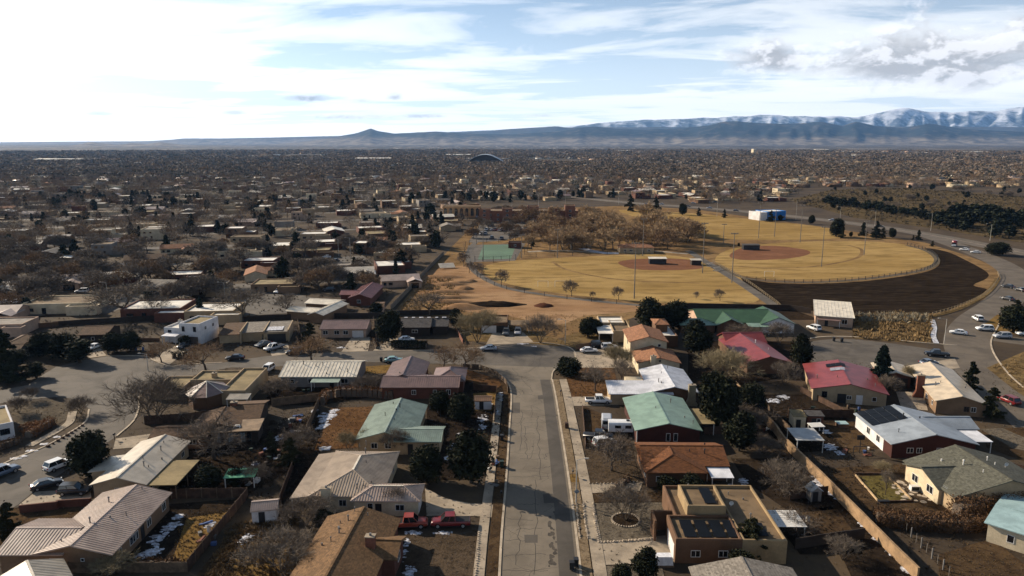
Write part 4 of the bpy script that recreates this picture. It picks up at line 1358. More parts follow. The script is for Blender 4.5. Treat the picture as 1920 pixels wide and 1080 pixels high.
    h.window(v, 'F', 0.80, 1.6, 1.2, frame=M_DARK)
    h.window(v, 'R', 0.5, 1.2)
    # second row
    h = House('metal_roof_house', 'white V-shaped pair of metal roofs beyond the west row', 'house', [(574, 592), (600, 590), (655, 571), (622, 568)], 2.8)
    v = h.vol([(574, 591), (604, 590), (657, 570), (625, 567)], 'gable', 2.8, 0.9, 'y', W_BRICKT, R_CREAM, seams=0.9)
    x0, x1, y0, y1 = v['o']
    h.vol(None, 'gable', 2.7, 0.8, 'x', W_BRICKT, R_CREAM, dims=(x0 - 9.5, x0 + 2.0, y0 + 3.0, y0 + 10))
    h.vol(None, 'gable', 2.7, 0.8, 'x', W_BRICKT, R_CREAM, dims=(x0 - 9.5, x0 + 2.0, y0 + 15.0, y0 + 23))
    h = House('metal_roof_house', 'dusty red metal-roofed brick house beside the long grey fence', 'house', [(652, 559), (697, 558), (718, 536), (678, 534)], 2.8)
    v = h.vol([(652, 559), (697, 559), (718, 537), (680, 534)], 'gable', 2.8, 1.4, 'y', W_BRICKR, metal_roof('dusty_red_metal', (0.20, 0.085, 0.075)), seams=0.8)
    x0, x1, y0, y1 = v['o']
    h.vol(None, 'gable', 2.7, 1.0, 'x', W_BRICKR, MATS['dusty_red_metal'], dims=(x0 - 4.5, x0 + 4, y0 + 6, y0 + 12))
    h.auto(v, 'F', seed=1)
    # ---- right of the street
    h = House('metal_roof_house', 'bright white metal-roofed house with a ribbed wing and grey chimney', 'house', [(1225, 737), (1306, 735), (1281, 691), (1195, 695)], 2.8, SA)
    v = h.vol([(1222, 737), (1306, 735), (1284, 691), (1196, 694)], 'gable', 2.8, 1.3, 'y', W_BROWN, R_WHITE, seams=0.7)
    x0, x1, y0, y1 = v['o']
    w = h.vol(None, 'shed', 2.6, 0.75, 'y', W_TAN, R_WHITE, dims=(x0 - 9.0, x0 + 5.0, y0 - 0.6, y0 + 6.5), seams=0.36)
    h.chimney(v, 0.84, -0.02, 1.5, 1.0, 0.5, ST('grey_tan_chimney', (0.22, 0.185, 0.12)), True)
    h.pipes(v, [(0.4, 0.62), (0.25, 0.3), (0.3, 0.25), (0.6, 0.85)])
    MB().bb(x0 - 4.2, x0 - 0.3, y0 + 7.2, y0 + 10.5, 0, 2.9).build('courtyard_wall', W_CREAM, h.o)
    h = House('metal_roof_house', 'sage green metal-roofed dark red house beside the parked campers', 'house', [(1190, 808), (1315, 807), (1282, 746), (1168, 746)], 3.0)
    v = h.vol([(1190, 808), (1315, 807), (1282, 746), (1168, 746)], 'gable', 3.0, 1.45, 'y', W_DKRED, R_GREEN2, seams=0.0)
    x0, x1, y0, y1 = v['o']
    h.vol(None, 'canopy', 2.4, 0.1, 'y', None, D_OLIVE, dims=(x1 - 0.3, x1 + 3.6, y0 + 5, y0 + 13))
    h.pipes(v, [(0.42, 0.48), (0.72, 0.72), (0.82, 0.3), (0.9, 0.15)])
    h.window(v, 'F', 0.5, 0.8, 1.6, 0.7)
    h.window(v, 'F', 0.62, 0.8, 1.6, 0.7)
    MB().bb(v['x'][0] - 0.05, v['x'][0] + 0.12, v['y'][0] - 0.05, v['y'][0] + 0.12, 0, 2.85).build('corner_board', M_FRAME, h.o)
    # rust roof
    h = House('shingle_roof_house', 'rust-orange shingle-roofed house with a front gable and white patio cover', 'house', [(1206, 873), (1369, 874), None, None], 2.8, SA)
    x0, x1, y0, _ = h.rect([(1206, 873), (1369, 874), None, None], 2.8)
    v = h.vol(None, 'gable', 2.8, 1.55, 'x', W_BROWN, S_RUST, dims=(x0, x1, y0, y0 + 9.8))
    w = h.vol(None, 'hip', 2.75, 1.5, 'y', W_BROWN, S_RUST, dims=(x0 - 0.1, x0 + 10.3, y0 - 2.6, y0 + 9.0), hip=0.75)
    h.vol(None, 'canopy', 2.3, 0.25, 'y', None, R_WHITE, dims=(x0 + 10.6, x1 - 0.2, y0 - 3.3, y0 + 0.3))
    h.pipes(v, [(0.58, 0.35), (0.75, 0.3), (0.8, 0.6)], M_DARK)
    h.auto(w, 'FL', seed=3)
    # pueblo house with solar panels
    h = House('flat_roof_house', 'adobe flat-roofed house with black solar heating panels on two roof levels', 'house', [(1268, 1012), (1473, 1011), (1411, 908), (1252, 910)], 3.6, SA)
    x0, x1, y0, y1 = h.rect([(1268, 1012), (1473, 1011), (1411, 908), None], 3.6)
    v = h.vol(None, 'flat', 3.6, 0, 'y', W_BROWN, D_TAN, dims=(x0, x1 - 6.0, y0, y0 + 6.6))
    e = h.vol(None, 'flat', 3.5, 0, 'y', W_ADOBE, D_TAN, dims=(x1 - 5.99, x1, y0 + 0.05, y1))
    b = h.vol(None, 'flat', 3.4, 0, 'y', W_BROWN, D_TAN, dims=(x0 + 1.2, x1 - 6.0, y0 + 6.61, y1 - 0.1))
    u = h.vol(None, 'flat', 4.75, 0, 'y', W_ADOBE, D_TAN, dims=(x0 + 3.0, x1 - 6.4, y0 + 7.0, y1 - 2.6))
    h.solar(v, 0.16, 0.16, 4, 2, 1.65, 2.0, gx=0.35, gy=0.1, tilt=0.5)
    h.solar(u, 0.52, 0.20, 1, 3, 1.6, 1.5, gy=0.05, tilt=0.3)
    h.solar(e, 0.2, 0.10, 2, 2, 1.4, 1.6, tilt=0.3)
    h.dish(e, 0.2, 0.62)
    h.pipes(b, [(0.6, 0.93), (0.5, 0.95)])
    h.pipes(e, [(0.3, 0.85), (0.5, 0.4), (0.6, 0.75)])
    h.auto(v, 'F', seed=7)
    h.door(v, 'L', 0.45, 4.4, 2.3, M_WDOOR, 'garage_door')
    MB().bb(x0 - 1.9, x0 - 1.6, y0 + 5.5, y0 + 8.6, 0, 3.2).build('entry_wall', W_BROWN, h.o)
    MB().bb(x0 - 1.6, x0 + 1.2, y0 + 8.5, y0 + 8.8, 0, 3.1).build('entry_wall', W_BROWN, h.o)
    # pergola next to it
    pc = G(1474, 972, 2.4)
    p = thing('pergola', 'white slatted pergola against the adobe solar house', 'pergola', (pc.x, pc.y, 0), R(SA))
    for k in range(9):
        MB().bb(-2.2, 2.2, -2.3 + k * 0.54, -1.86 + k * 0.54, 2.32, 2.38).build('slat', M_FRAME, p)
    for X in (-2.0, 1.9):
        MB().bb(X, X + 0.1, -2.3, 2.5, 2.2, 2.32).build('beam', M_FRAME, p)
        for Y in (-2.1, 2.2):
            MB().bb(X, X + 0.1, Y, Y + 0.1, 0, 2.2).build('post', M_FRAME, p)
    # grey shingle at bottom edge
    h = House('shingle_roof_house', 'grey shingle hip roof cut off by the bottom edge', 'house', [(1300, 1078), (1480, 1076), None, None], 2.8, SA)
    x0, x1, y0, _ = h.rect([(1292, 1066), (1485, 1064), None, None], 2.8)
    v = h.vol(None, 'gable', 2.8, 1.5, 'y', W_TAN, S_GREY, dims=(x0, x1, y0 - 13, y0 + 0.2))
    # teal roof
    h = House('metal_roof_house', 'cream house with a teal metal roof at the right edge', 'house', [(1908, 1050), None, None, (1845, 979)], 3.0, 45)
    v = h.vol(None, 'gable', 3.0, 0.40, 'y', W_CREAM, R_TEAL, dims=(-6.5, 6.5, -7, 7))
    h.o.location = G(1845, 979, 3.0) + Vector((math.cos(R(45)) * 6.5 - math.cos(R(135)) * 0, math.sin(R(45)) * 6.5, 0)) + Vector((math.sin(R(45)) * 7, -math.cos(R(45)) * 7, 0))
    h.o.location.z = 0
    h.auto(v, 'L', seed=2)
    # grey-green gable, tan walls
    h = House('shingle_roof_house', 'tan house with a broad grey-green shingle roof facing the small square lawn', 'house', [(1790, 934), None, None, (1692, 863)], 2.9, 38)
    P = [G(1790, 934, 2.9), G(1692, 863, 2.9)]
    d = (P[1] - P[0])
    ang = math.atan2(d.y, d.x) - math.pi / 2
    L = d.length
    h.ang = ang
    h.o.rotation_euler = (0, 0, ang)
    nx = Vector((math.cos(ang), math.sin(ang), 0))
    c = (P[0] + P[1]) / 2 + nx * 9
    h.c0 = Vector((c.x, c.y, 0))
    h.o.location = h.c0
    HOUSES[-1] = (c.x, c.y, 14)
    v = h.vol(None, 'gable', 2.9, 2.6, 'y', W_TAN, S_GGRN, dims=(-9, 9, -L / 2, L / 2))
    w = h.vol(None, 'gable', 2.8, 1.6, 'x', W_CREAM, S_GGRN, dims=(-9.6, 0, L / 2 - 10.5, L / 2 - 1.0))
    h.vol(None, 'shed', 3.0, 1.1, 'x', W_TAN, R_BLUE, dims=(-8.5, -3.5, -L / 2 + 3.5, L / 2 - 10.6), seams=0.3)
    for uu in (0.25, 0.7):
        h.window(w, 'L', uu, 1.6, 1.3)
    h.window(v, 'F', 0.55, 1.4, 1.1)
    h.window(v, 'F', 0.8, 1.6, 1.1)
    h.pipes(v, [(0.4, 0.3), (0.35, 0.55), (0.25, 0.75), (0.6, 0.6), (0.62, 0.5)], M_FRAME)
    h.dish(v, 0.72, 0.5)
    # blue-grey roof with black panels
    h = House('metal_roof_house', 'blue-grey metal-roofed house with black solar panels, white side and red gable', 'house', [(1670, 834), (1836, 833), None, (1602, 775)], 2.8)
    P, _a = [G(1670, 834, 2.8), G(1602, 775, 2.8)], 0
    v = h.vol([(1670, 834), (1836, 833), None, (1602, 775)], 'gable', 2.8, 1.9, 'y', W_DKRED, R_BLUE, seams=0.0)
    x0, x1, y0, y1 = v['o']
    MB().bb(v['x'][0] - 0.06, v['x'][0] - 0.01, v['y'][0] + 3, v['y'][1], 0, 2.75).build('white_side_wall', W_WHITE, h.o)
    w = h.vol(None, 'gable', 2.7, 1.2, 'x', W_DKRED, R_BLUE, dims=(1.0, x1 + 4.6, y0 + 7.5, y1 - 1.0))
    h.vol(None, 'canopy', 2.3, 0.2, 'y', None, R_WHITE, dims=(x1 - 1.5, x1 + 4.0, y0 + 2.5, y0 + 7.4))
    h.solar(v, 0.03, 0.55, 4, 3, 1.55, 2.2, gx=0.10, gy=0.07)
    for uu in (0.35, 0.62):
        h.window(v, 'L', uu, 1.3, 1.3).location.x = -0.06
    h.window(v, 'F', 0.22, 1.2, 1.0)
    h.window(v, 'F', 0.33, 1.0, 1.0)
    h.window(v, 'F', 0.6, 1.9, 1.0)
    h.pipes(v, [(0.36, 0.62), (0.42, 0.6), (0.62, 0.6), (0.2, 0.25), (0.35, 0.93)], M_DARK)
    # beige roofed brick house
    h = House('metal_roof_house', 'beige metal-roofed brick house with a tall brick chimney and carport wing', 'house', [(1747, 753), (1841, 760), (1795, 690), (1700, 690)], 2.9)
    v = h.vol([(1747, 753), (1841, 757), (1793, 690), (1708, 690)], 'gable', 2.9, 1.5, 'y', W_BRICKT, R_BEIGE, seams=0.0)
    x0, x1, y0, y1 = v['o']
    w = h.vol(None, 'gable', 2.7, 0.9, 'y', None or W_BRICKR, R_BEIGE, dims=(x0 - 7.5, x0 - 0.2, y1 - 8.5, y1 + 1.5))
    h.door(w, 'F', 0.55, 4.6, 2.2, M_DARK, 'dark_carport_panel')  # solid dark panel painting the carport's inner shade on its front
    h.chimney(v, -0.03, 0.42, 1.5, 0.9, 0.7, M_BRICK, True)
    h.window(v, 'F', 0.62, 1.0, 1.1, frame=M_DARK)
    h.window(v, 'F', 0.76, 1.0, 1.1)
    h.auto(v, 'L', seed=5)
    h.pipes(v, [(0.35, 0.4), (0.22, 0.35), (0.8, 0.35), (0.85, 0.4)])
    # red roofs
    h = House('metal_roof_house', 'red metal-roofed tan house with small solar panels near its ridge', 'house', [(1518, 729), (1664, 738), (1640, 692), (1509, 683)], 2.9)
    v = h.vol([(1518, 730), (1663, 738), (1638, 690), (1509, 684)], 'gable', 2.9, 1.7, 'y', W_TAN, R_RED, seams=0.0)
    h.solar(v, 0.30, 0.72, 4, 1, 1.0, 1.7, tilt=0.35)
    h.solar(v, 0.33, 0.55, 3, 1, 1.0, 1.6, tilt=0.35, m=mat('pale_solar_glass', (0.30, 0.30, 0.34), 0.2, 0.2))
    h.pipes(v, [(0.38, 0.3), (0.12, 0.35), (0.8, 0.4), (0.86, 0.2)])
    h.window(v, 'F', 0.16, 1.1, 1.4, frame=M_DARK)
    h.window(v, 'F', 0.5, 1.0, 0.9)
    h.door(v, 'F', 0.40, 1.8, 2.1, M_DARK)
    h.door(v, 'F', 0.64, 1.3, 2.1, M_WDOOR)
    h.window(v, 'F', 0.84, 0.9, 1.0)
    h = House('metal_roof_house', 'red metal-roofed house half hidden by a large grey bush', 'house', [(1402, 683), (1474, 676), (1440, 634), (1352, 637)], 2.9)
    v = h.vol([(1398, 684), (1478, 678), (1430, 634), (1352, 637)], 'gable', 2.9, 1.7, 'y', W_BROWN, R_RED, seams=0.0)
    x0, x1, y0, y1 = v['o']
    h.vol(None, 'gable', 2.8, 1.9, 'x', W_BROWN, R_RED, dims=(x0 + 1.0, x1 + 0.5, y1 - 4, y1 + 4.5))
    h.window(v, 'F', 0.75, 1.2)
    h.pipes(v, [(0.75, 0.4), (0.6, 0.6)], M_FRAME)
    # dark green complex roof
    h = House('metal_roof_house', 'dark green metal-roofed house with several cross gables below the ball field', 'house', [(1320, 606), (1455, 606), (1450, 578), (1310, 578)], 2.9, SA)
    x0, x1, y0, y1 = h.rect([(1312, 606), (1455, 604), None, None], 2.9)
    v = h.vol(None, 'gable', 2.9, 2.2, 'x', W_PINK, R_DGREEN, dims=(x0, x1, y0, y0 + 17))
    h.vol(None, 'gable', 2.8, 1.9, 'y', W_BROWN, R_DGREEN, dims=(x0 + 4.5, x0 + 13.0, y0 - 3.0, y0 + 9))
    h.vol(None, 'gable', 2.85, 2.0, 'y', W_WHITE, R_DGREEN, dims=(x1 - 5.2, x1 + 5.2, y0 - 1.5, y0 + 14))
    h.vol(None, 'hip', 2.6, 1.1, 'x', W_BROWN, R_GREEN2, dims=(x0 - 6, x0 + 4.6, y0 - 2, y0 + 5.5))
    h.vol(None, 'canopy', 2.4, 0.5, 'y', None, R_GREEN2, dims=(x0 + 14, x1 - 3, y0 - 3.2, y0 + 0.4))
    # white shed roof
    h = House('shed_roof_house', 'pink house under a single white sloping roof beside the scrub field', 'house', [(1529, 590), (1603, 598), (1595, 573), (1522, 569)], 3.4)
    v = h.vol([(1529, 589), (1603, 599), (1596, 573), (1522, 568)], 'shed', 3.2, 1.2, 'y', W_PINK, R_CREAM, seams=1.0)
    h.window(v, 'F', 0.78, 1.6, 1.5)
    h.door(v, 'F', 0.3)
    x0, x1, y0, y1 = v['o']
    h.vol(None, 'canopy', 2.3, 0.2, 'y', None, R_MAUVED, dims=(x0 + 0.8, x0 + 7.5, y0 - 1.6, y0 + 0.4))
    # two-storey terracotta
    h = House('two_storey_house', 'cream two-storey house with stepped terracotta gables and an outside chimney', 'house', [(1182, 642), (1253, 640), (1235, 618), (1172, 625)], 5.4, SA)
    v = h.vol([(1180, 643), (1253, 640), None, None], 'gable', 5.4, 1.5, 'y', W_CREAM, S_TERRA, dims=None)
    x0, x1, y0, y1 = v['o']
    w = h.vol(None, 'gable', 3.0, 1.4, 'y', W_CREAM, S_TERRA, dims=(x0 + 0.6, x1 + 1.2, y0 - 10.5, y0 + 1.0))
    h.chimney(w, 0.36, -0.01, 1.3, 0.8, 0.4, W_CREAM, True)
    h.window(w, 'F', 0.52, 0.5, 0.5, 3.2, frame=M_DARK)
    h.window(w, 'L', 0.5, 1.2)
    h.window(v, 'F', 0.8, 0.8, 0.8, 4.0)
    h.window(v, 'L', 0.4, 1.2, 1.2, 3.4)
    # flat house with arbour
    h = House('flat_roof_house', 'low tan flat-roofed house with a pale open porch beside the terracotta house', 'house', [(1150, 622), (1186, 620), (1184, 608), (1150, 608)], 3.3, SA)
    v = h.vol([(1150, 621), (1186, 620), None, None], 'flat', 3.3, 0, 'y', W_TAN, D_TAN, dims=None)
    x0, x1, y0, y1 = v['o']
    h.vol(None, 'flat', 3.6, 0, 'y', W_TAN, D_WHITE, dims=(x0 - 3, x1 - 1, y1 - 4.5, y1 + 4))
    h.vol(None, 'canopy', 2.8, 0.1, 'y', None, D_WHITE, dims=(x0 - 4.2, x0 - 0.02, y0 - 1, y1 - 5))
    h = House('flat_roof_house', 'brown flat-roofed house with a square lantern roof behind the terracotta gables', 'house', [(1240, 630), (1271, 629), (1268, 618), (1240, 618)], 3.3, SA)
    v = h.vol([(1240, 630), (1271, 629), None, None], 'flat', 3.3, 0, 'y', W_BROWN, D_WHITE)
    x0, x1, y0, y1 = v['o']
    h.vol(None, 'hip', 5.2, 0.8, 'x', W_BROWN, S_TERRA, dims=(x0 - 1, x1 - 1.5, y0 + 5, y0 + 12))
    # small sheds and covers
    for nm, lab, c, ze, rise, ax, wl, rf, kd, se in [
        ('garden_shed', 'white garden shed with a striped mauve roof inside the fence', [(471, 958), (524, 956), (520, 936), (474, 937)], 2.1, 0.7, 'x', W_WHITE, R_MAUVE, 'gable', 0.3),
        ('garden_shed', 'white shed with a rusty roof in the corner yard beside the street', [(888, 752), (924, 752), (922, 742), (890, 742)], 2.0, 0.5, 'x', W_WHITE, metal_roof('rusty_metal', (0.26, 0.15, 0.08)), 'gable', 0.4),
        ('garden_shed', 'olive-roofed white shed with a dark door against the brown fence', [(1487, 781), (1512, 781), (1505, 769), (1480, 769)], 2.5, 0.15, 'y', W_CREAM, D_OLIVE, 'shed', 0),
        ('garden_shed', 'brick outbuilding with a small white window along the fence', [(1513, 780), (1545, 780), (1540, 771), (1508, 771)], 2.4, 0.2, 'y', W_BRICKR, S_CHAR, 'shed', 0),
        ('garden_shed', 'small grey-roofed playhouse against the tan wall', [(1518, 926), (1538, 918), (1532, 908), (1516, 912)], 1.9, 0.7, 'y', W_GREY, R_BLUE, 'gable', 0),
        ('garden_shed', 'small pinkish shed below the dusty red roof', [(700, 580), (718, 580), (722, 566), (703, 566)], 2.3, 0.6, 'x', W_PINK, S_DKBR, 'gable', 0)]:
        h = House(nm, lab, 'shed', c, ze)
        v = h.vol(c, kd, ze, rise, ax, wl, rf, ov=0.18, seams=se)
        h.door(v, 'F', 0.4, 0.9, 1.8)
        if nm == 'garden_shed' and 'brick' in lab:
            h.window(v, 'F', 0.7, 0.8, 1.0, 0.8)
    for lab, c, ze, rf, se in [('flat grey-white carport roof on posts beside the long tan wall', [(1492, 826), (1545, 825), (1525, 803), (1478, 804)], 2.5, mat('dull_white_sheet', (0.38, 0.38, 0.37), 0.7, 0.15), 0),
                               ('green tarpaulin shelter in the dark back yard', [(420, 896), (480, 894), (482, 879), (428, 879)], 2.1, mat('green_tarp', (0.07, 0.27, 0.15), 0.6, 0.25), 0),
                               ('small white tarp over a blue box by the carport', [(1520, 802), (1545, 799), (1538, 792), (1518, 795)], 1.6, M_FRAME, 0)]:
        h = House('shelter', lab, 'shelter', c, ze)
        h.vol(c, 'canopy', ze, 0.15, 'y', None, rf, seams=se)


near_houses()
# ------------------------------------------------------------ trees
B_BARK = mat('grey_bark', (0.085, 0.066, 0.050), 0.95, 0.3, 1.5, obj=True)
B_TWIG = mat('grey_brown_twigs', (0.185, 0.145, 0.108), 0.95, 0.25, 0.8, obj=True, fine=0)
B_TWIGN = mat('near_brown_twigs', (0.15, 0.12, 0.092), 0.95, 0.25, 0.8, obj=True, fine=0)
B_TWIGR = mat('russet_twigs', (0.20, 0.125, 0.068), 0.95, 0.25, 0.8, obj=True, fine=0)
B_TWIGG = mat('straw_twigs', (0.25, 0.20, 0.115), 0.95, 0.25, 0.8, obj=True, fine=0)
B_TWIGD = mat('dark_twigs', (0.125, 0.096, 0.072), 0.95, 0.25, 0.8, obj=True, fine=0)
F_JUN = mat('juniper_needles', (0.026, 0.029, 0.015), 0.95, 0.45, 0.9, obj=True, spec=0.1, c2=(0.008, 0.009, 0.006))  # juniper, pine and spruce: lighter tone paints lit tips into the needles
F_PINE = mat('pine_needles', (0.030, 0.034, 0.018), 0.95, 0.45, 0.9, obj=True, spec=0.1, c2=(0.010, 0.012, 0.008))
F_SPR = mat('spruce_needles', (0.026, 0.037, 0.026), 0.95, 0.4, 0.9, obj=True, spec=0.1, c2=(0.013, 0.019, 0.015))
F_OLIVE = mat('olive_needles', (0.040, 0.040, 0.020), 0.95, 0.4, 0.9, obj=True, spec=0.1)


def rv(q):
    while True:
        v = Vector((q.uniform(-1, 1), q.uniform(-1, 1), q.uniform(-1, 1)))
        if 0.05 < v.length < 1:
            return v.normalized()


def bare_tree(seed, H=7.0, spread=0.55, stems=1, levels=4, kids=4, twigs=5, lod=0):
    """trunk mesh and crown mesh of a leafless tree H metres high"""
    q = random.Random(seed)
    tr, cr_ = MB(), MB()

    def grow(p, d, L, r, lv):
        # one limb in two bends
        mid = p + d * (L * 0.5)
        d2 = (d + rv(q) * 0.22 + Vector((0, 0, 0.06))).normalized()
        end = mid + d2 * (L * 0.5)
        tgt = tr if lv <= 1 else cr_
        n = 6 if lv == 0 else (4 if lv == 1 else 3)
        if lv <= 1 or lod == 0:
            tgt.tube(p, mid, r, r * 0.8, n, False)
            tgt.tube(mid, end, r * 0.8, r * 0.55, n, False)
        elif lv == 2:
            tgt.tube(p, end, r, r * 0.5, 3, False)
        if lv >= levels:
            for _ in range(twigs):
                t = q.uniform(0.1, 1.0)
                a = p.lerp(end, t)
                dd = (d2 + rv(q) * 0.85 + Vector((0, 0, 0.15))).normalized()
                l = L * q.uniform(0.5, 1.1)
                w = rv(q).cross(dd)
                w = w.normalized() * (0.019 if lod == 0 else 0.055) * H / 7
                e = a + dd * l
                cr_.add([a - w, a + w, e], [(0, 1, 2)])
                if lod == 0:
                    b = a.lerp(e, 0.4)
                    e2 = b + (dd + rv(q) * 0.8).normalized() * l * 0.6
                    cr_.add([b - w * .7, b + w * .7, e2], [(0, 1, 2)])
            return
        k = kids if lv else kids + 1
        for i in range(k):
            t = q.uniform(0.45, 1.0) if lv else q.uniform(0.65, 1.0)
            a = p.lerp(mid, t * 2) if t < 0.5 else mid.lerp(end, t * 2 - 1)
            ang = 2 * math.pi * (i + q.random()) / k
            u = d2.orthogonal().normalized()
            w = d2.cross(u)
            side = u * math.cos(ang) + w * math.sin(ang)
            dn = (d2 * (1.0 - spread * 0.5) + side * spread * q.uniform(0.7, 1.3) + Vector((0, 0, 0.12))).normalized()
            grow(a, dn, L * q.uniform(0.62, 0.85), r * 0.55, lv + 1)

    for s_ in range(stems):
        lean = Vector((q.uniform(-.1, .1), q.uniform(-.1, .1), 1)) if stems == 1 else Vector((math.cos(s_ * 6.28 / stems) * .45, math.sin(s_ * 6.28 / stems) * .45, 1))
        grow(Vector((0, 0, -0.1)), lean.normalized(), H * (0.30 if stems == 1 else 0.34), H * 0.022 / math.sqrt(stems), 0)
    # scale to the asked height
    top = max(v[2] for v in cr_.v)
    k = H / top
    for mb in (tr, cr_):
        mb.v = [(v[0] * k, v[1] * k, v[2] * k) for v in mb.v]
    return tr, cr_


def leaf(mb, p, s, q, flat=0.0):
    n = rv(q)
    n.z = n.z * (1 - flat) + flat
    u = n.orthogonal().normalized()
    w = n.cross(u).normalized()
    a = q.uniform(0, 3.14)
    u, w = u * math.cos(a) + w * math.sin(a), w * math.cos(a) - u * math.sin(a)
    mb.add([p - u * s, p - w * s * 0.6, p + u * s, p + w * s * 0.6], [(0, 1, 2, 3)])


def juniper(seed, H=5.0, wide=0.5, n=2600, lobes=9, s=0.30):
    """dense rounded evergreen of several lobes"""
    q = random.Random(seed)
    tr, cr_ = MB(), MB()
    tr.tube((0, 0, -0.1), (0.1, 0, H * 0.5), H * 0.035, H * 0.02, 6, False)
    L = []
    for i in range(lobes):
        a = q.uniform(0, 6.28)
        z = q.uniform(0.28, 0.85)
        rr = wide * H * 0.55 * (1.05 - z * 0.75)
        c = Vector((math.cos(a) * rr * q.uniform(.5, 1), math.sin(a) * rr * q.uniform(.5, 1), z * H))
        L.append((c, H * q.uniform(0.14, 0.24) * (0.75 + wide * 0.5)))
        tr.tube((0, 0, H * 0.15), c, H * 0.014, 0.02, 4, False)
    L.append((Vector((0, 0, H * 0.45)), H * 0.32 * (0.5 + wide)))
    for i in range(n):
        c, r = L[q.randrange(len(L))] if i % 4 else L[-1]
        d = rv(q)
        d.z *= 1.15
        p = c + d * r * (q.random() ** 0.35) * q.uniform(0.85, 1.12)
        p.z = max(0.12, min(p.z, H * 1.02))
        leaf(cr_, p, s * H / 5 * q.uniform(0.5, 1.15), q)
    return tr, cr_


def conifer(seed, H=8.0, wide=0.28, n=2400, tiers=13, ragged=0.25, s=0.30, base=0.08):
    """tiered spruce or pine"""
    q = random.Random(seed)
    tr, cr_ = MB(), MB()
    tr.tube((0, 0, -0.1), (0, 0, H * 0.96), H * 0.022, 0.02, 6, False)
    bs = []
    for t in range(tiers):
        z = H * (base + (0.97 - base) * (t / tiers))
        R_ = H * wide * (1 - (t / tiers)) ** 0.8 + 0.12
        for k in range(7):
            if q.random() < ragged * 0.5:
                continue
            a = q.uniform(0, 6.28)
            r = R_ * q.uniform(1 - ragged * 1.6, 1 + ragged * 0.4)
            e = Vector((math.cos(a) * r, math.sin(a) * r, z - r * 0.18 + q.uniform(-.1, .1) * H * .1))
            bs.append((Vector((0, 0, z)), e))
            tr.tube((0, 0, z), e, 0.03, 0.01, 3, False)
    for i in range(n):
        a, b = bs[q.randrange(len(bs))]
        t = q.random() ** 0.6
        p = a.lerp(b, t) + rv(q) * 0.16 * H / 8 * (1.4 - t * .5)
        leaf(cr_, p, s * H / 8 * q.uniform(0.5, 1.1), q, 0.35)
    leaf(cr_, Vector((0, 0, H * 0.98)), 0.2, q)
    return tr, cr_


PROTO = {}


def proto(key, gen, bark, leafm):
    tr, c = gen
    PROTO[key] = (tr.mesh('trunk', bark), c.mesh('crown', leafm), max(v[2] for v in c.v), c)


for i in range(4):
    proto('bare%d' % i, bare_tree(11 + i, 7, (0.55, 0.7, 0.6, 0.8)[i], 1, 4, 4, 5), B_BARK, (B_TWIGN, B_TWIGD, B_TWIGN, B_TWIGR)[i])
proto('multi0', bare_tree(31, 6, 0.45, 5, 3, 4, 8), B_BARK, B_TWIGN)
proto('multi1', bare_tree(32, 6, 0.5, 6, 3, 4, 8), B_BARK, B_TWIGG)
proto('multi2', bare_tree(33, 5, 0.6, 5, 3, 4, 9), B_BARK, B_TWIGD)
for i in range(3):
    proto('mid%d' % i, bare_tree(51 + i, 8, (0.75, 0.9, 0.7)[i], 1, 4, 4, 6, 1), B_BARK, (B_TWIG, B_TWIGD, B_TWIGR)[i])
proto('mid3', bare_tree(57, 8, 0.7, 4, 3, 5, 10, 1), B_BARK, B_TWIG)
proto('straw', bare_tree(58, 7, 0.4, 6, 3, 4, 10, 0), B_BARK, B_TWIGG)
proto('rust', bare_tree(59, 9, 0.75, 2, 4, 4, 6, 1), B_BARK, B_TWIGR)
B_TWIGT = mat('tan_twigs', (0.34, 0.235, 0.130), 0.95, 0.3, 0.8, obj=True, fine=0)
proto('gold', bare_tree(61, 9, 0.5, 1, 4, 4, 5, 1), B_BARK, B_TWIGT)
proto('gold1', bare_tree(62, 9, 0.55, 2, 4, 3, 6, 1), B_BARK, B_TWIGT)
proto('jun0', juniper(71, 5, 0.55, 7500, 13, 0.19), B_BARK, F_JUN)
proto('jun1', juniper(72, 6, 0.40, 7500, 15, 0.17), B_BARK, F_JUN)
proto('jun2', juniper(73, 3, 0.9, 5000, 14, 0.26), B_BARK, F_JUN)
proto('pine0', conifer(81, 9, 0.36, 8000, 13, 0.4, 0.30), B_BARK, F_PINE)
proto('pine1', conifer(82, 8, 0.44, 8000, 11, 0.45, 0.30), B_BARK, F_OLIVE)
proto('spr0', conifer(83, 9, 0.31, 9000, 20, 0.2, 0.27, 0.03), B_BARK, F_SPR)
proto('col0', juniper(74, 6, 0.18, 2200, 12, 0.22), B_BARK, F_JUN)
proto('ljun', juniper(75, 6, 0.5, 420, 9, 0.62), B_BARK, F_JUN)
proto('ljun1', juniper(76, 7, 0.35, 420, 9, 0.6), B_BARK, F_PINE)
proto('lpine', conifer(84, 9, 0.32, 480, 9, 0.4, 0.75), B_BARK, F_PINE)
TREES = []
NAMES = {'bare': ('bare_tree', 'tree'), 'mult': ('bare_shrub', 'shrub'), 'mid': ('bare_tree', 'tree'), 'straw': ('bare_shrub', 'shrub'), 'rust': ('bare_tree', 'tree'), 'gold': ('bare_tree', 'tree'), 'jun': ('juniper_tree', 'tree'), 'pine': ('pine_tree', 'tree'),
         'spr': ('spruce_tree', 'tree'), 'col': ('juniper_tree', 'tree'), 'ljun': ('juniper_tree', 'tree'), 'lpin': ('pine_tree', 'tree')}


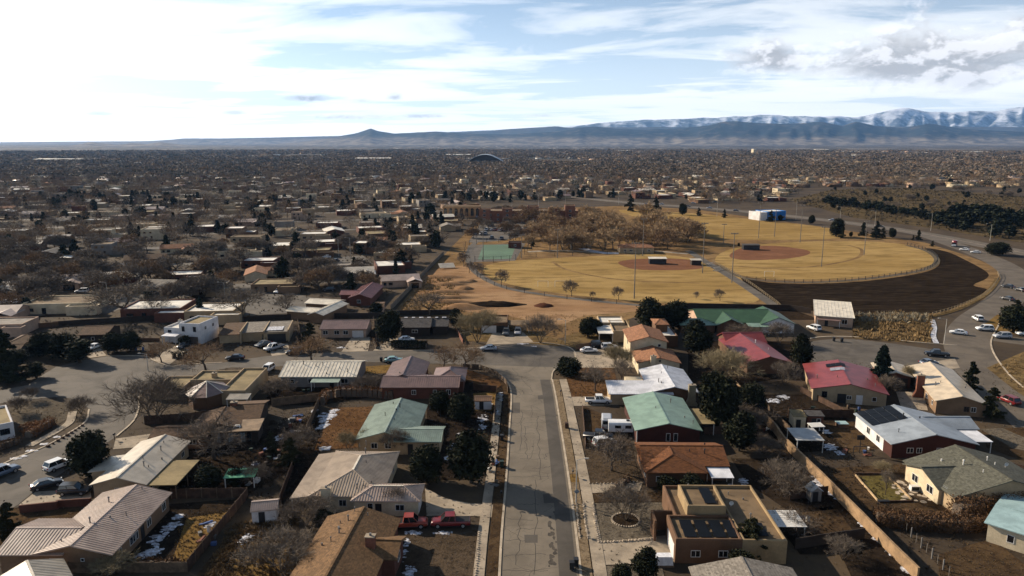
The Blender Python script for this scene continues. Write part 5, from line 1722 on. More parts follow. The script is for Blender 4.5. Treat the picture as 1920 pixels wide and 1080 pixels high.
def tree(key, px, py, top, label, wide=1.0, group=None, w=None, rz=None):
    """a tree standing at photo point (px, py) whose tip shows at row top"""
    b = G(px, py) if w is None else Vector((w[0], w[1], 0))
    h = zat(b, top) if w is None else w[2]
    t, c, hh, _ = PROTO[key]
    nm, cat = next(v for k, v in NAMES.items() if key.startswith(k))
    o = thing(nm, label, cat, b, rnd.uniform(0, 6.28) if rz is None else rz, group)
    k = h / hh
    o.scale = (k * wide, k * wide, k)
    ob('trunk', t, o)
    ob('crown', c, o)
    TREES.append((b.x, b.y, h * 0.35))
    return o


def near_trees():
    g1 = 'bare street and garden trees'
    for a in [
        ('bare1', 1147, 883, 806, 'bare spreading tree in the gravel yard by the rust-orange roof', 1.25), ('multi0', 1173, 976, 902, 'bare many-stemmed tree inside the round stone-edged bed', 1.15),
        ('bare1', 402, 862, 772, 'large bare dark tree behind the pale grey roof', 1.5), ('multi2', 292, 792, 697, 'large bare many-stemmed tree at the street bend', 1.35),
        ('bare3', 585, 682, 628, 'bare russet tree at the kerb before the long cream roof', 1.5), ('bare3', 386, 694, 640, 'bare russet tree behind the flat adobe roofs', 1.5),
        ('bare3', 303, 679, 638, 'small bare russet street tree by the white two-storey house', 1.3), ('bare0', 1116, 734, 682, 'bare grey tree on the lawn opposite the white pickup', 1.3),
        ('bare0', 1165, 722, 668, 'bare tree in front of the white metal roof', 0.9), ('bare3', 832, 692, 645, 'bare tree at the corner, nearer the cream roof', 1.1), ('bare3', 870, 693, 640, 'bare leaning tree inside the street corner fence', 1.4),
        ('straw', 895, 643, 574, 'tall straw-coloured willow shrub before the flat carport house', 1.15), ('multi0', 1013, 643, 586, 'bushy grey bare tree at the head of the street', 1.15),
        ('bare0', 806, 592, 545, 'wide bare tree at the edge of the dirt lot', 1.6), ('bare0', 455, 604, 530, 'big bare grey tree behind the stepped roof bays', 1.45), ('bare0', 236, 596, 524, 'very wide bare tree behind the brown roof', 1.9),
        ('bare2', 290, 592, 545, 'bare tree left of the white two-storey house', 1.3), ('bare0', 540, 590, 545, 'bare tree in the turning circle near the white roofs', 1.2),
        ('multi0', 742, 850, 797, 'thin pale bare tree before the green gable wall', 0.9), ('straw', 655, 848, 806, 'yellowish bare sapling in the orange dirt yard', 0.9), ('straw', 690, 838, 800, 'slim pale bare sapling against the green-roofed house', 0.7),
        ('bare0', 1660, 928, 876, 'small bare tree in the middle of the square lawn', 0.7), ('multi1', 1655, 886, 862, 'straw-coloured shrub behind the square lawn', 1.5), ('multi0', 1468, 922, 862, 'rounded grey bare shrub beside the snow by the tan wall', 1.5),
        ('multi1', 1362, 712, 645, 'large rounded grey-straw bush hiding the red roof', 1.6), ('multi0', 1470, 722, 672, 'bare grey shrub left of the red solar roof', 1.1), ('multi0', 1665, 742, 700, 'pale bare shrub beside the beige house', 1.1),
        ('bare0', 742, 962, 905, 'bare tree before the garage of the tan hip roof', 0.9), ('bare1', 1165, 868, 815, 'dark bare branches overhanging the parked cars', 1.2), ('straw', 1160, 700, 640, 'thin bare tree by the two-storey cream house', 0.8),
        ('multi2', 575, 985, 930, 'bare dark shrub beside the white garden shed', 1.5), ('multi0', 525, 1072, 1000, 'wide dry bush in the rough yard at the bottom edge', 1.8), ('multi2', 620, 925, 890, 'thin dark shrub beside the chimney wall', 0.8),
        ('multi1', 215, 1075, 1030, 'pale dry bush under the mauve gable', 1.6), ('multi2', 152, 776, 740, 'small red-brown bush on the corner island', 1.2), ('multi2', 58, 752, 722, 'tiny bare tree on the corner gravel', 0.9), ('multi2', 36, 775, 740, 'tiny bare tree in the gravel corner yard', 0.9),
        ('multi2', 520, 740, 710, 'dark leafless bush behind the long cream roof', 1.8), ('multi2', 690, 735, 700, 'dark leafless bush between cream and mauve roofs', 1.5), ('multi0', 1580, 600, 575, 'grey bush behind the white sloping roof', 1.0),
        ('multi0', 1460, 645, 600, 'grey-brown bush by the white garage of the green roofs', 1.1), ('multi2', 1395, 640, 605, 'dark brown bush between green and red roofs', 1.6), ('multi1', 1700, 720, 676, 'thin pale tree beside the spruce', 0.6),
        ('multi2', 480, 905, 868, 'bare shrub leaning over the green tarpaulin', 1.2), ('multi2', 560, 842, 800, 'dense dark shrub beside the snow bank fence', 1.5), ('multi2', 1400, 800, 760, 'dark tangle of shrubs along the tan wall', 2.0),
        ('multi2', 1490, 1000, 960, 'dry brown shrub below the pergola', 1.6), ('multi0', 1580, 1050, 1005, 'pale dry shrub against the tan wall', 1.3), ('multi2', 1430, 850, 815, 'dark shrub in the narrow yard behind the rust roof', 1.7)]:
        tree(a[0], a[1], a[2], a[3], a[4], a[5], g1)
    g2 = 'dark evergreens around the near houses'
    for a in [
        ('jun0', 166, 892, 806, 'big round dark juniper at the street beside the pale grey roof', 1.1), ('jun0', 1345, 800, 690, 'largest black evergreen, right of the sage green roof', 0.95), ('jun1', 884, 905, 800, 'tall black evergreen beside the street left kerb', 1.25),
        ('jun0', 800, 905, 836, 'round black evergreen touching the tan hip roof', 1.2), ('jun0', 825, 775, 733, 'dark evergreen between the mauve and pale green roofs', 1.3), ('jun0', 868, 790, 735, 'dark evergreen behind the corner yard shed', 1.2),
        ('jun0', 1222, 620, 556, 'dark evergreen, left of the clump above the terracotta roofs', 1.15), ('jun0', 1262, 618, 560, 'dark evergreen, right of the clump above the terracotta roofs', 1.25), ('jun1', 1308, 668, 598, 'dark evergreen left of the red roof', 1.3),
        ('jun0', 1102, 632, 594, 'round dark evergreen beside the open porch', 1.2), ('jun2', 1068, 702, 668, 'low wide black juniper at the street head', 1.5), ('spr0', 1652, 722, 645, 'conical dark spruce right of the red solar roof', 1.1),
        ('pine0', 1818, 738, 675, 'upright pine beside the beige roof', 0.95), ('pine1', 1858, 785, 722, 'bushy dark pine beside the beige roof, near a red car', 1.0), ('jun0', 1900, 624, 570, 'round-crowned dark tree at the road junction', 1.3), ('pine1', 1905, 592, 560, 'dark pine behind the junction', 1.2),
        ('spr0', 376, 594, 556, 'small conical spruce behind the white two-storey house', 1.05), ('jun0', 728, 640, 578, 'black evergreen between the mauve and charcoal roofs', 1.1), ('pine1', 582, 655, 602, 'olive pine left of the mauve roof with white garage', 1.25),
        ('jun0', 857, 616, 577, 'dark evergreen right of the charcoal roof', 0.9), ('col0', 68, 708, 678, 'clipped egg-shaped evergreen at the planter corner', 2.4), ('col0', 150, 680, 634, 'tall clipped evergreen beside the driveway', 2.4), ('jun0', 118, 672, 622, 'dark evergreen mass left of the driveway', 1.4),
        ('pine0', 12, 712, 612, 'dark pine at the left edge', 1.2), ('jun0', 80, 668, 620, 'dark evergreen between the brown roofs', 1.4), ('jun0', 215, 660, 622, 'dark evergreen behind the parked white car', 1.5), ('jun0', 245, 658, 620, 'dark evergreen left of the white two-storey house', 1.4),
        ('jun1', 1208, 1085, 1026, 'dark juniper beside the white tarp at the bottom edge', 1.3), ('jun0', 1165, 1100, 1058, 'small juniper at the bottom edge beside the drive', 1.2), ('pine1', 1405, 1042, 968, 'dark tree overhanging the adobe solar roof', 1.5),
        ('pine1', 18, 1010, 938, 'olive evergreen at the left edge below the driveway', 1.2), ('jun0', 1402, 780, 715, 'dark evergreen behind the largest black tree', 1.2), ('jun1', 1385, 845, 770, 'dark evergreen right of the rust roof', 1.3), ('jun0', 1300, 928, 890, 'black bush below the rust gable', 1.6),
        ('jun0', 1250, 922, 890, 'black bush between rust gable and adobe walls', 1.6), ('jun0', 395, 915, 870, 'black bush behind the olive patio roof', 1.4), ('jun0', 440, 910, 880, 'black bush left of the tarpaulin', 1.6), ('pine1', 545, 872, 818, 'dark pine by the fence of the orange yard', 1.2),
        ('pine1', 510, 850, 806, 'dark pine beside the flat sunroom', 1.0), ('jun0', 1120, 628, 598, 'small dark evergreen against the open porch', 1.1), ('jun0', 705, 592, 565, 'dark bush below the dusty red roof', 1.3), ('jun1', 1500, 690, 625, 'dark pine left of the red solar roof', 1.0),
        ('jun0', 1390, 1075, 1030, 'dark bush between the adobe house and the grey roof', 1.5), ('jun0', 500, 640, 622, 'dark bush beside the open carport', 1.2), ('jun0', 22, 690, 655, 'dark bush under the pine at the left edge', 2.0), ('jun0', 345, 650, 628, 'dark bush beside the white garage', 1.4), ('jun0', 610, 990, 955, 'dark bush below the chimney', 1.4)]:
        tree(a[0], a[1], a[2], a[3], a[4], a[5], g2)
    # park
    q = random.Random(5)
    for i in range(74):
        px = q.uniform(990, 1300)
        py = q.uniform(414, 470) if px < 1240 else q.uniform(436, 472)
        py = max(py, 410)
        tree(q.choice(('gold', 'gold1', 'gold', 'rust', 'gold1')), px, py, py - q.uniform(28, 44), 'bare russet tree in the park grove beyond the ball field', 1.25, 'park grove trees')
    for i in range(26):
        px, py = q.uniform(880, 1000), q.uniform(402, 455)
        tree(q.choice(('rust', 'mid0', 'mid1')), px, py, py - q.uniform(14, 26), 'bare tree among the parking rows beside the park', 1.1, 'parking lot trees')
    for px, py, tp in ((940, 537, 503), (1072, 556, 522), (1160, 562, 535), (1305, 560, 545), (1350, 565, 540), (1112, 559, 545), (870, 500, 470), (880, 512, 488), (895, 520, 490)):
        tree('mid0', px, py, tp, 'slim bare sapling along the ball field edge', 0.8, 'saplings along the field')
    for px, py, tp in ((1445, 416, 393), (1463, 414, 402), (1521, 420, 402), (1568, 444, 407), (1578, 446, 424), (1595, 444, 434), (1618, 442, 415), (1643, 446, 412), (1655, 447, 425), (1673, 446, 426), (1722, 450, 430), (1712, 450, 440),
                       (1748, 462, 450), (1358, 408, 391), (1310, 405, 388), (1280, 403, 380), (1182, 396, 362), (1230, 398, 366), (998, 462, 443), (1112, 440, 415), (1385, 462, 455)):
        tree(q.choice(('pine0', 'jun0', 'pine1')), px, py, tp, 'dark evergreen standing along the highway side of the park', 0.95, 'park evergreens')


near_trees()

# ------------------------------------------------------------ clipped hedges and shrubs
def hedge(pts, w, h, m, label, n=700, name='hedge', s=0.12, rough=0.25):
    P = [G(*p) for p in pts]
    c = sum((p for p in P), Vector((0, 0, 0))) / len(P)
    q = random.Random(int(c.x * 10) & 1023)
    o = thing(name, label, 'hedge', c)
    L = [(P[i], P[i + 1], (P[i + 1] - P[i]).length) for i in range(len(P) - 1)]
    tot = sum(l for _, _, l in L)
    mb, st = MB(), MB()
    for i in range(n):
        d = q.uniform(0, tot)
        for a, b, l in L:
            if d <= l:
                break
            d -= l
        t = (b - a) / l
        nr = Vector((-t.y, t.x, 0))
        f = q.random()
        u, z = (q.uniform(-1, 1), 1) if f < .5 else (q.choice((-1, 1)), q.random())
        p = a + t * d + nr * (u * w / 2 * q.uniform(.8, 1.1)) - c
        p.z = 0.05 + h * z * q.uniform(1 - rough, 1 + rough * .4)
        leaf(mb, p, s * q.uniform(.6, 1.3), q)
    for a, b, l in L:
        k = max(1, int(l / 1.2))
        for i in range(k):
            p = a.lerp(b, (i + .5) / k) - c
            st.box((p.x, p.y, h * 0.42), (w * 0.55, 1.1, h * 0.8), math.atan2((b - a).y, (b - a).x) + math.pi / 2, 0.8)
    mb.build('foliage', m, o)
    st.build('branches', B_TWIGD, o)
    return o


H_ORNG = mat('orange_dry_hedge', (0.20, 0.085, 0.028), 0.95, 0.4, 0.8)
H_BROWN = mat('brown_dry_hedge', (0.105, 0.055, 0.025), 0.95, 0.4, 0.8)
hedge([(52, 822), (100, 795)], 2.2, 1.5, H_ORNG, 'clipped orange-brown hedge beside the gravel corner yard', 1600)
hedge([(40, 812), (72, 800)], 1.8, 1.3, H_ORNG, 'second clipped orange hedge against the white stucco house', 1000)
hedge([(-20, 850), (38, 830)], 1.8, 1.3, H_BROWN, 'low brown hedge along the snowy verge at the left edge', 1000)
hedge([(604, 760), (612, 748), (640, 743), (690, 744), (738, 748)], 1.6, 2.2, H_ORNG, 'rust-coloured hedge above the snow bank of the orange yard', 2200)
hedge([(1640, 978), (1700, 986), (1790, 992), (1850, 985)], 3.0, 1.7, H_BROWN, 'broad brown thicket below the square lawn', 11000, 'thicket', 0.13, 0.6)
hedge([(1790, 975), (1850, 962), (1940, 960)], 3.4, 2.8, H_BROWN, 'brown thicket under the grey-green roofed house', 8000, 'thicket', 0.13, 0.6)
hedge([(700, 640), (706, 655)], 0.8, 1.0, H_BROWN, 'short hedge between two driveways', 300)
hedge([(735, 650), (800, 652)], 3.0, 1.6, F_JUN, 'dark rounded hedge hiding a parked white car', 1800, 'hedge', 0.2)
hedge([(322, 672), (352, 668)], 2.5, 1.5, F_JUN, 'dark hedge beside the white house driveway', 900)
hedge([(1140, 935), (1180, 900)], 1.0, 0.9, H_BROWN, 'dry shrubs along the rust-roofed house', 300, 'hedge', 0.2, .5)
hedge([(240, 1060), (345, 1066)], 1.6, 0.9, H_BROWN, 'dry weeds along the bottom fence of the snowy yard', 900, 'hedge', 0.2, .6)
hedge([(0, 708), (52, 702)], 3.0, 1.2, F_JUN, 'dark hedge filling the round planter', 1200)

# loose dry scrub: nobody could count it
def scrub(name, poly, n, m, s0, s1, label, seed, z=0.05):
    q = random.Random(seed)
    P = [tuple(G(*p))[:2] for p in poly]
    x0, x1 = min(p[0] for p in P), max(p[0] for p in P)
    y0, y1 = min(p[1] for p in P), max(p[1] for p in P)
    mb = MB()
    k = 0
    while k < n:
        p = (q.uniform(x0, x1), q.uniform(y0, y1))
        if not in_poly(p, P) or any(in_poly(p, c_) for c_ in CLEAR[:2]):
            k += 0.2
            continue
        k += 1
        s = q.uniform(s0, s1)
        c = Vector((p[0], p[1], z))
        for _ in range(7):
            d = rv(q)
            d.z = abs(d.z) + 0.25
            e = c + d * s
            w = d.cross(rv(q)).normalized() * s * 0.16
            b = c + Vector((d.x, d.y, 0)) * s * 0.15
            mb.add([b - w, b + w, e], [(0, 1, 2)])
    mb.build(name, m, kind='stuff', label=label)


scrub('dry_scrub', [(1602, 592), (1690, 585), (1748, 593), (1745, 643), (1680, 641), (1600, 634)], 900, mat('golden_scrub', (0.23, 0.15, 0.065), 0.95, 0.4, 0.3), 0.4, 1.2, 'golden dry scrub covering the field beside the junction', 1)
scrub('dry_scrub', [(1610, 590), (1740, 590), (1735, 606), (1615, 604)], 260, mat('pale_sage', (0.24, 0.21, 0.15), 0.95, 0.3, 0.3), 0.6, 1.5, 'pale sage bushes along the upper edge of the scrub field', 2)
scrub('dry_scrub', [(1480, 375), (1560, 356), (1700, 352), (1960, 372), (1960, 462), (1760, 430), (1600, 408)], 2600, mat('olive_scrub', (0.085, 0.066, 0.038), 0.95, 0.4, 0.1), 0.8, 2.2, 'olive scrub on the open land beyond the highway', 3)
scrub('dry_weeds', [(745, 588), (800, 520), (850, 520), (870, 585)], 900, mat('straw_weeds', (0.27, 0.18, 0.075), 0.95, 0.4, 0.2), 0.3, 0.9, 'straw-coloured weeds along the long grey fence', 4)
scrub('dry_weeds', [(430, 985), (560, 960), (560, 1090), (380, 1090)], 1500, mat('ochre_weeds', (0.15, 0.095, 0.042), 0.95, 0.4, 0.3), 0.15, 0.55, 'dry weeds of the rough yard at the bottom edge', 5)
scrub('dry_weeds', [(340, 965), (440, 955), (360, 1066), (318, 1066)], 700, MATS['ochre_weeds'], 0.08, 0.28, 'short dry grass of the fenced yard', 6)
scrub('dry_weeds', [(612, 768), (715, 764), (690, 838), (595, 845)], 500, MATS['ochre_weeds'], 0.06, 0.2, 'sparse weeds in the orange dirt yard', 7)
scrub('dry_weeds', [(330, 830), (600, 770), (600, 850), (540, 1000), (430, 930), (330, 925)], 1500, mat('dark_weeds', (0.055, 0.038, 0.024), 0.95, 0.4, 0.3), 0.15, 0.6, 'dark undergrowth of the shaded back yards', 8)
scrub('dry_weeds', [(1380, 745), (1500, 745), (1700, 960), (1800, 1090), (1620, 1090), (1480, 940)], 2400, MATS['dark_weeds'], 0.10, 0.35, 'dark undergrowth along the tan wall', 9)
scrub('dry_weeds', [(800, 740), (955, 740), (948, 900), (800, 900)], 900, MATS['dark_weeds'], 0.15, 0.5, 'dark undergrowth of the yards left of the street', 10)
scrub('dry_weeds', [(1860, 690), (1930, 660), (1960, 690), (1960, 770)], 400, MATS['golden_scrub'], 0.2, 0.7, 'dry weeds on the verge of the branch road', 11)
scrub('dry_weeds', [(1060, 690), (1150, 690), (1165, 742), (1066, 745)], 500, MATS['ochre_weeds'], 0.08, 0.3, 'dry grass in front of the white roof', 12)
scrub('dry_weeds', [(870, 600), (1060, 645), (1180, 600), (1100, 590), (950, 590)], 700, MATS['straw_weeds'], 0.1, 0.4, 'dry grass between the dirt lot and the street head', 13)
scrub('yard_rocks', [(520, 770), (585, 765), (560, 840), (520, 840)], 260, M_STONE, 0.08, 0.25, 'pale rubble in the sloping garden', 14)
scrub('yard_rocks', [(1780, 1000), (1900, 1060), (1900, 1090), (1760, 1090)], 260, MATS['ochre_weeds'], 0.08, 0.25, 'rusty weeds at the bottom right', 15)
for poly, n, s0, s1, sd in [([(0, 600), (740, 590), (740, 655), (200, 665), (0, 720)], 2600, .15, .6, 31), ([(0, 690), (960, 690), (960, 1090), (-40, 1090)], 5000, .06, .30, 32), ([(1050, 640), (1920, 700), (1960, 1090), (1100, 1090)], 5000, .06, .30, 33), ([(0, 480), (740, 470), (735, 590), (0, 600)], 2600, .2, .9, 34)]:
    scrub('dry_weeds', poly, n, mat('dun_weeds', (0.105, 0.078, 0.05), .95, .4, .3), s0, s1, 'dun weeds and twigs strewn over the yards', sd)
# ------------------------------------------------------------ vehicles
CARP = {}
TYRE = mat('tyre_rubber', (0.012, 0.012, 0.012), 0.9, 0.2)
RIM = mat('wheel_rim', (0.35, 0.35, 0.36), 0.35, 0.1, metal=0.6)
LAMP = mat('headlight_lens', (0.6, 0.6, 0.58), 0.15, 0.1)
TAIL = mat('tail_light_red', (0.25, 0.012, 0.010), 0.25, 0.1)
CG = mat('car_glass', (0.010, 0.012, 0.014), 0.05, 0.1, spec=0.7, fine=0)


def paint(name, c):
    return mat('paint_' + name, c, 0.28, 0.08, 1.5, spec=0.6, fine=0.03, obj=True)


PAINT = {'white': paint('white', (0.70, 0.70, 0.69)), 'silver': paint('silver', (0.36, 0.37, 0.39)), 'black': paint('black', (0.012, 0.012, 0.014)), 'red': paint('red', (0.15, 0.010, 0.010)), 'grey': paint('grey', (0.10, 0.105, 0.11)),
         'blue': paint('blue', (0.10, 0.13, 0.18)), 'orange': paint('orange', (0.24, 0.032, 0.014)), 'teal': paint('teal', (0.22, 0.38, 0.38))}


def loft(mb, secs):
    """secs: list of (x, [(y, z) half profile from bottom outer to top centre])"""
    n = len(secs[0][1])
    vs, fs = [], []
    for x, pr in secs:
        vs += [(x, y, z) for y, z in pr] + [(x, -y, z) for y, z in reversed(pr)]
    m = 2 * n
    for i in range(len(secs) - 1):
        for j in range(m):
            a, b = i * m + j, i * m + (j + 1) % m
            fs.append((a, b, b + m, a + m))
    fs += [tuple(range(m - 1, -1, -1)), tuple(range((len(secs) - 1) * m, len(secs) * m))]
    return mb.add(vs, fs)


def car_meshes(kind, col):
    key = (kind, col)
    if key in CARP:
        return CARP[key]
    p = PAINT[col]
    W_ = {'sedan': .90, 'suv': .95, 'pickup': .98, 'van': 1.0, 'truck': 1.15}[kind]
    parts = []
    body, glass, roof = MB(), MB(), MB()

    def sec(x, zt, w=W_, zb=.32):
        return (x, [(w * .93, zb), (w, zb + .18), (w, zt - .16), (w * .93, zt - .03), (w * .5, zt)])
    if kind == 'sedan':
        loft(body, [sec(-2.32, .78, W_ * .86), sec(-2.15, .96, W_ * .95), sec(-1.5, 1.0), sec(0, .98), sec(1.0, .96), sec(1.9, .84), sec(2.22, .72, W_ * .93), sec(2.36, .6, W_ * .84)])
        cab, top = [(-1.75, .97), (-1.0, 1.42), (.25, 1.44), (1.1, .95)], (-1.0, .25, 1.44)
        wx = (-1.42, 1.42)
        L = 2.34
    elif kind == 'suv':
        loft(body, [sec(-2.3, .9, W_ * .92), sec(-2.2, 1.08), sec(0, 1.08), sec(.9, 1.06), sec(1.9, .98), sec(2.28, .85, W_ * .94), sec(2.4, .68, W_ * .86)])
        cab, top = [(-2.2, 1.05), (-1.85, 1.72), (.35, 1.74), (1.1, 1.04)], (-1.85, .35, 1.74)
        wx = (-1.42, 1.45)
        L = 2.36
    elif kind == 'pickup':
        loft(body, [sec(-2.9, 1.05, W_ * .97, .45), sec(-.75, 1.05, W_, .4), sec(-.7, 1.12, W_, .4), sec(1.2, 1.12, W_, .4), sec(2.5, 1.06, W_, .42), sec(2.78, .95, W_ * .95, .45), sec(2.88, .75, W_ * .88, .5)])
        cab, top = [(-.72, 1.1), (-.55, 1.82), (.75, 1.84), (1.45, 1.1)], (-.55, .75, 1.84)
        wx = (-1.85, 1.85)
        L = 2.88
    elif kind == 'van':
        loft(body, [sec(-2.75, 2.35, W_ * .97), sec(-2.6, 2.45), sec(.9, 2.45), sec(1.35, 2.3, W_ * .98), sec(2.1, 1.25), sec(2.65, 1.1, W_ * .95), sec(2.8, .75, W_ * .9)])
        cab, top = None, None
        wx = (-1.8, 1.8)
        L = 2.78
    else:
        loft(body, [sec(-3.6, 3.0, W_), sec(1.4, 3.0, W_)])
        cab, top = [(1.6, .7), (1.62, 2.4), (2.7, 2.4), (3.3, 1.5)], (1.62, 2.7, 2.4)
        wx = (-2.2, 2.4)
        L = 3.6
    if cab:
        (xa, za), (xb, zb), (xc, zc), (xd, zd) = cab
        wt, wb = W_ * .76, W_ * .93
        vs = [(xa, -wb, za), (xd, -wb, zd), (xd, wb, zd), (xa, wb, za), (xb, -wt, zb), (xc, -wt, zc), (xc, wt, zc), (xb, wt, zb)]
        glass.add(vs, [(3, 2, 1, 0), (4, 5, 6, 7), (0, 1, 5, 4), (1, 2, 6, 5), (2, 3, 7, 6), (3, 0, 4, 7)])
        roof.bb(top[0] - .08, top[1] + .05, -wt - .02, wt + .02, top[2] - .02, top[2] + .05)
        for sy in (-1, 1):
            for (x1_, z1_), (x2_, z2_) in (((xa, za), (xb, zb)), ((xd, zd), (xc, zc)), (((xa + xd) / 2 - .1, (za + zd) / 2), ((xb + xc) / 2 - .1, zb))):
                roof.tube((x1_, sy * wb, z1_), (x2_, sy * wt, z2_), .06, .055, 4)
    else:
        glass.bb(1.0, 1.62, -W_ - .01, W_ + .01, 1.45, 2.05)
        glass.add([(1.38, -.85, 2.2), (2.02, -.85, 1.36), (2.02, .85, 1.36), (1.38, .85, 2.2)], [(0, 1, 2, 3)])
        glass.bb(-2.78, -2.72, -.8, .8, 1.5, 2.2)
        roof.bb(-2.2, .6, -.75, .75, 2.46, 2.54)
    parts.append(('body', body.mesh('body', p, True)))
    parts.append(('window', glass.mesh('window', CG)))
    parts.append(('roof', roof.mesh('roof', p)))
    if kind == 'pickup':
        parts.append(('bed', MB().bb(-2.78, -.82, -.80, .80, 1.052, 1.062).mesh('bed', M_DARK)))
    if kind == 'truck':
        parts.append(('cab', MB().bb(1.5, 3.4, -1.05, 1.05, .45, 1.45).mesh('cab', PAINT['white'])))
    parts.append(('bumper', MB().bb(L - .06, L + .07, -W_ * .82, W_ * .82, .34, .52).mesh('bumper', M_DARK)))
    parts.append(('bumper', MB().bb(-L - .08, -L + .05, -W_ * .84, W_ * .84, .36, .54).mesh('bumper', M_DARK)))
    parts.append(('side_sill', MB().bb(-L * .8, L * .8, -W_ - .005, W_ + .005, .30, .40).mesh('side_sill', M_DARK)))
    for sy in (-1, 1):
        parts.append(('mirror', MB().box((.85, sy * (W_ + .08), 1.12), (.12, .18, .14)).mesh('mirror', p)))
        parts.append(('headlight', MB().bb(L - .16, L - .02, sy * .66 - .2, sy * .66 + .2, .62, .78).mesh('headlight', LAMP)))
        parts.append(('tail_light', MB().bb(-L - .03 if kind != 'pickup' else -2.93, -L + .1, sy * .74 - .12, sy * .74 + .12, .7, .95).mesh('tail_light', TAIL)))
    r = {'sedan': .33, 'suv': .37, 'pickup': .40, 'van': .38, 'truck': .5}[kind]
    wm = MB().tube((0, -.11, 0), (0, .11, 0), r, n=14).mesh('wheel', TYRE)
    rm = MB().tube((0, -.12, 0), (0, .12, 0), r * .6, n=10).mesh('rim', RIM)
    CARP[key] = (parts, wm, rm, r, wx, W_)
    return CARP[key]


def car(kind, col, px, py, head, label, group=None):
    """head: degrees, 0 = pointing right (+x), 90 = away"""
    parts, wm, rm, r, wx, W_ = car_meshes(kind, col)
    nm = {'sedan': 'parked_car', 'suv': 'sport_utility_car', 'pickup': 'pickup_truck', 'van': 'camper_van', 'truck': 'box_truck'}[kind]
    c = G(px, py)
    HOUSES.append((c.x, c.y, 3.0))
    o = thing(nm, label, {'sedan': 'car', 'suv': 'car', 'pickup': 'pickup truck', 'van': 'van', 'truck': 'truck'}[kind], (c.x, c.y, 0.065), R(head), group)
    for n, me in parts:
        ob(n, me, o)
    for x in wx:
        for sy in (-1, 1):
            w = ob('wheel', wm, o, (x, sy * (W_ - .1), r))
            ob('rim', rm, w)
    return o


g0 = 'vehicles parked and driving around the houses'
for a in [
    ('pickup', 'red', 845, 986, 182, 'dark red pickup truck in the drive left of the street'), ('pickup', 'orange', 766, 988, 5, 'orange-red pickup nose to nose with the dark red one'),
    ('pickup', 'white', 1122, 756, -2, 'white pickup truck in the drive before the white metal roof'), ('van', 'silver', 1137, 800, 84, 'silver camper van with a white roof box, seen from behind'), ('pickup', 'black', 1122, 824, -8, 'dark pickup parked beside the white trailer'),
    ('suv', 'white', 1134, 836, 20, 'white car half under the bare branches'), ('suv', 'white', 111, 878, 62, 'white van-like car at the left street kerb'), ('sedan', 'black', 88, 914, 40, 'black car in the drive behind the mauve roof'),
    ('suv', 'black', 140, 926, 5, 'black car with a snowy roof in the left driveway'), ('pickup', 'blue', 2, 893, 62, 'blue-grey pickup at the left edge'), ('pickup', 'silver', 514, 656, 235, 'silver pickup with a camper shell before the open carport'),
    ('sedan', 'grey', 494, 649, 235, 'grey sedan left of the silver pickup'), ('sedan', 'black', 441, 675, 185, 'black sedan driving on the west street'), ('suv', 'black', 553, 664, 200, 'black car at the kerb under the russet tree'),
    ('sedan', 'white', 762, 640, 10, 'white sedan behind the dark rounded hedge'), ('sedan', 'teal', 738, 679, 10, 'pale teal car behind the mauve corner roof'), ('suv', 'white', 502, 697, 260, 'white car squeezed between adobe and cream roofs'),
    ('sedan', 'white', 1104, 661, 8, 'white sedan in the terracotta house drive'), ('suv', 'black', 1122, 651, 5, 'black car behind the white sedan'), ('suv', 'silver', 1143, 655, 8, 'silver car under the thin bare tree'),
    ('suv', 'grey', 949, 627, 268, 'grey car nosing out beside the carport'), ('suv', 'silver', 971, 626, 268, 'silver car nosing out under the canopy'), ('sedan', 'silver', 916, 657, 185, 'silver car at the kerb by the straw willow'),
    ('suv', 'white', 1833, 601, 80, 'white car driving away at the junction'), ('sedan', 'white', 1797, 627, 150, 'white sedan crossing towards the scrub field'), ('suv', 'white', 1846, 620, 172, 'white sports utility car turning at the junction'),
    ('suv', 'silver', 1879, 634, 178, 'silver car waiting in the side street'), ('suv', 'white', 1921, 629, 178, 'white car cut off by the right edge'), ('pickup', 'black', 1756, 668, 165, 'black pickup at the mouth of the court'),
    ('sedan', 'blue', 1741, 684, 10, 'blue-grey sedan beside the beige house'), ('suv', 'red', 1891, 756, 100, 'bright red car behind the dark pine'), ('sedan', 'black', 1890, 540, 120, 'dark car on the curve of the branch road'),
    ('sedan', 'black', 1913, 546, 100, 'dark car at the right edge of the curve'), ('sedan', 'black', 1889, 563, 110, 'dark car nearing the junction'), ('truck', 'red', 1789, 462, 235, 'red box truck turning off the highway'),
    ('sedan', 'white', 1808, 470, 140, 'white car following the red truck, nearer it'), ('sedan', 'white', 1829, 475, 150, 'second white car following the red truck'), ('sedan', 'white', 1448, 621, 95, 'white car before the white garage gable'),
    ('suv', 'white', 1526, 619, 110, 'white car in shade below the pink house'), ('sedan', 'white', 176, 655, 262, 'white car facing out of the dim driveway'), ('suv', 'black', 346, 652, 262, 'black car before the white two-storey garage'),
    ('sedan', 'silver', 38, 672, 240, 'silver car beside the planter at the left'), ('suv', 'white', 154, 549, 190, 'white car in the lane beyond the wide bare tree'), ('sedan', 'white', 31, 569, 185, 'white car at the upper left lane'),
    ('sedan', 'white', 8, 570, 185, 'white car at the far left lane end'), ('suv', 'white', 524, 549, 250, 'white car in the far turning circle'), ('sedan', 'white', 612, 484, 190, 'white sedan in the upper lane'), ('sedan', 'black', 628, 491, 190, 'black car below the white sedan in the upper lane'),
    ('suv', 'silver', 580, 478, 190, 'silver car left of the upper lane'), ('suv', 'black', 617, 546, 190, 'black car beside the dusty red roof')]:
    car(a[0], a[1], a[2], a[3], a[4], a[5], g0)
q = random.Random(8)
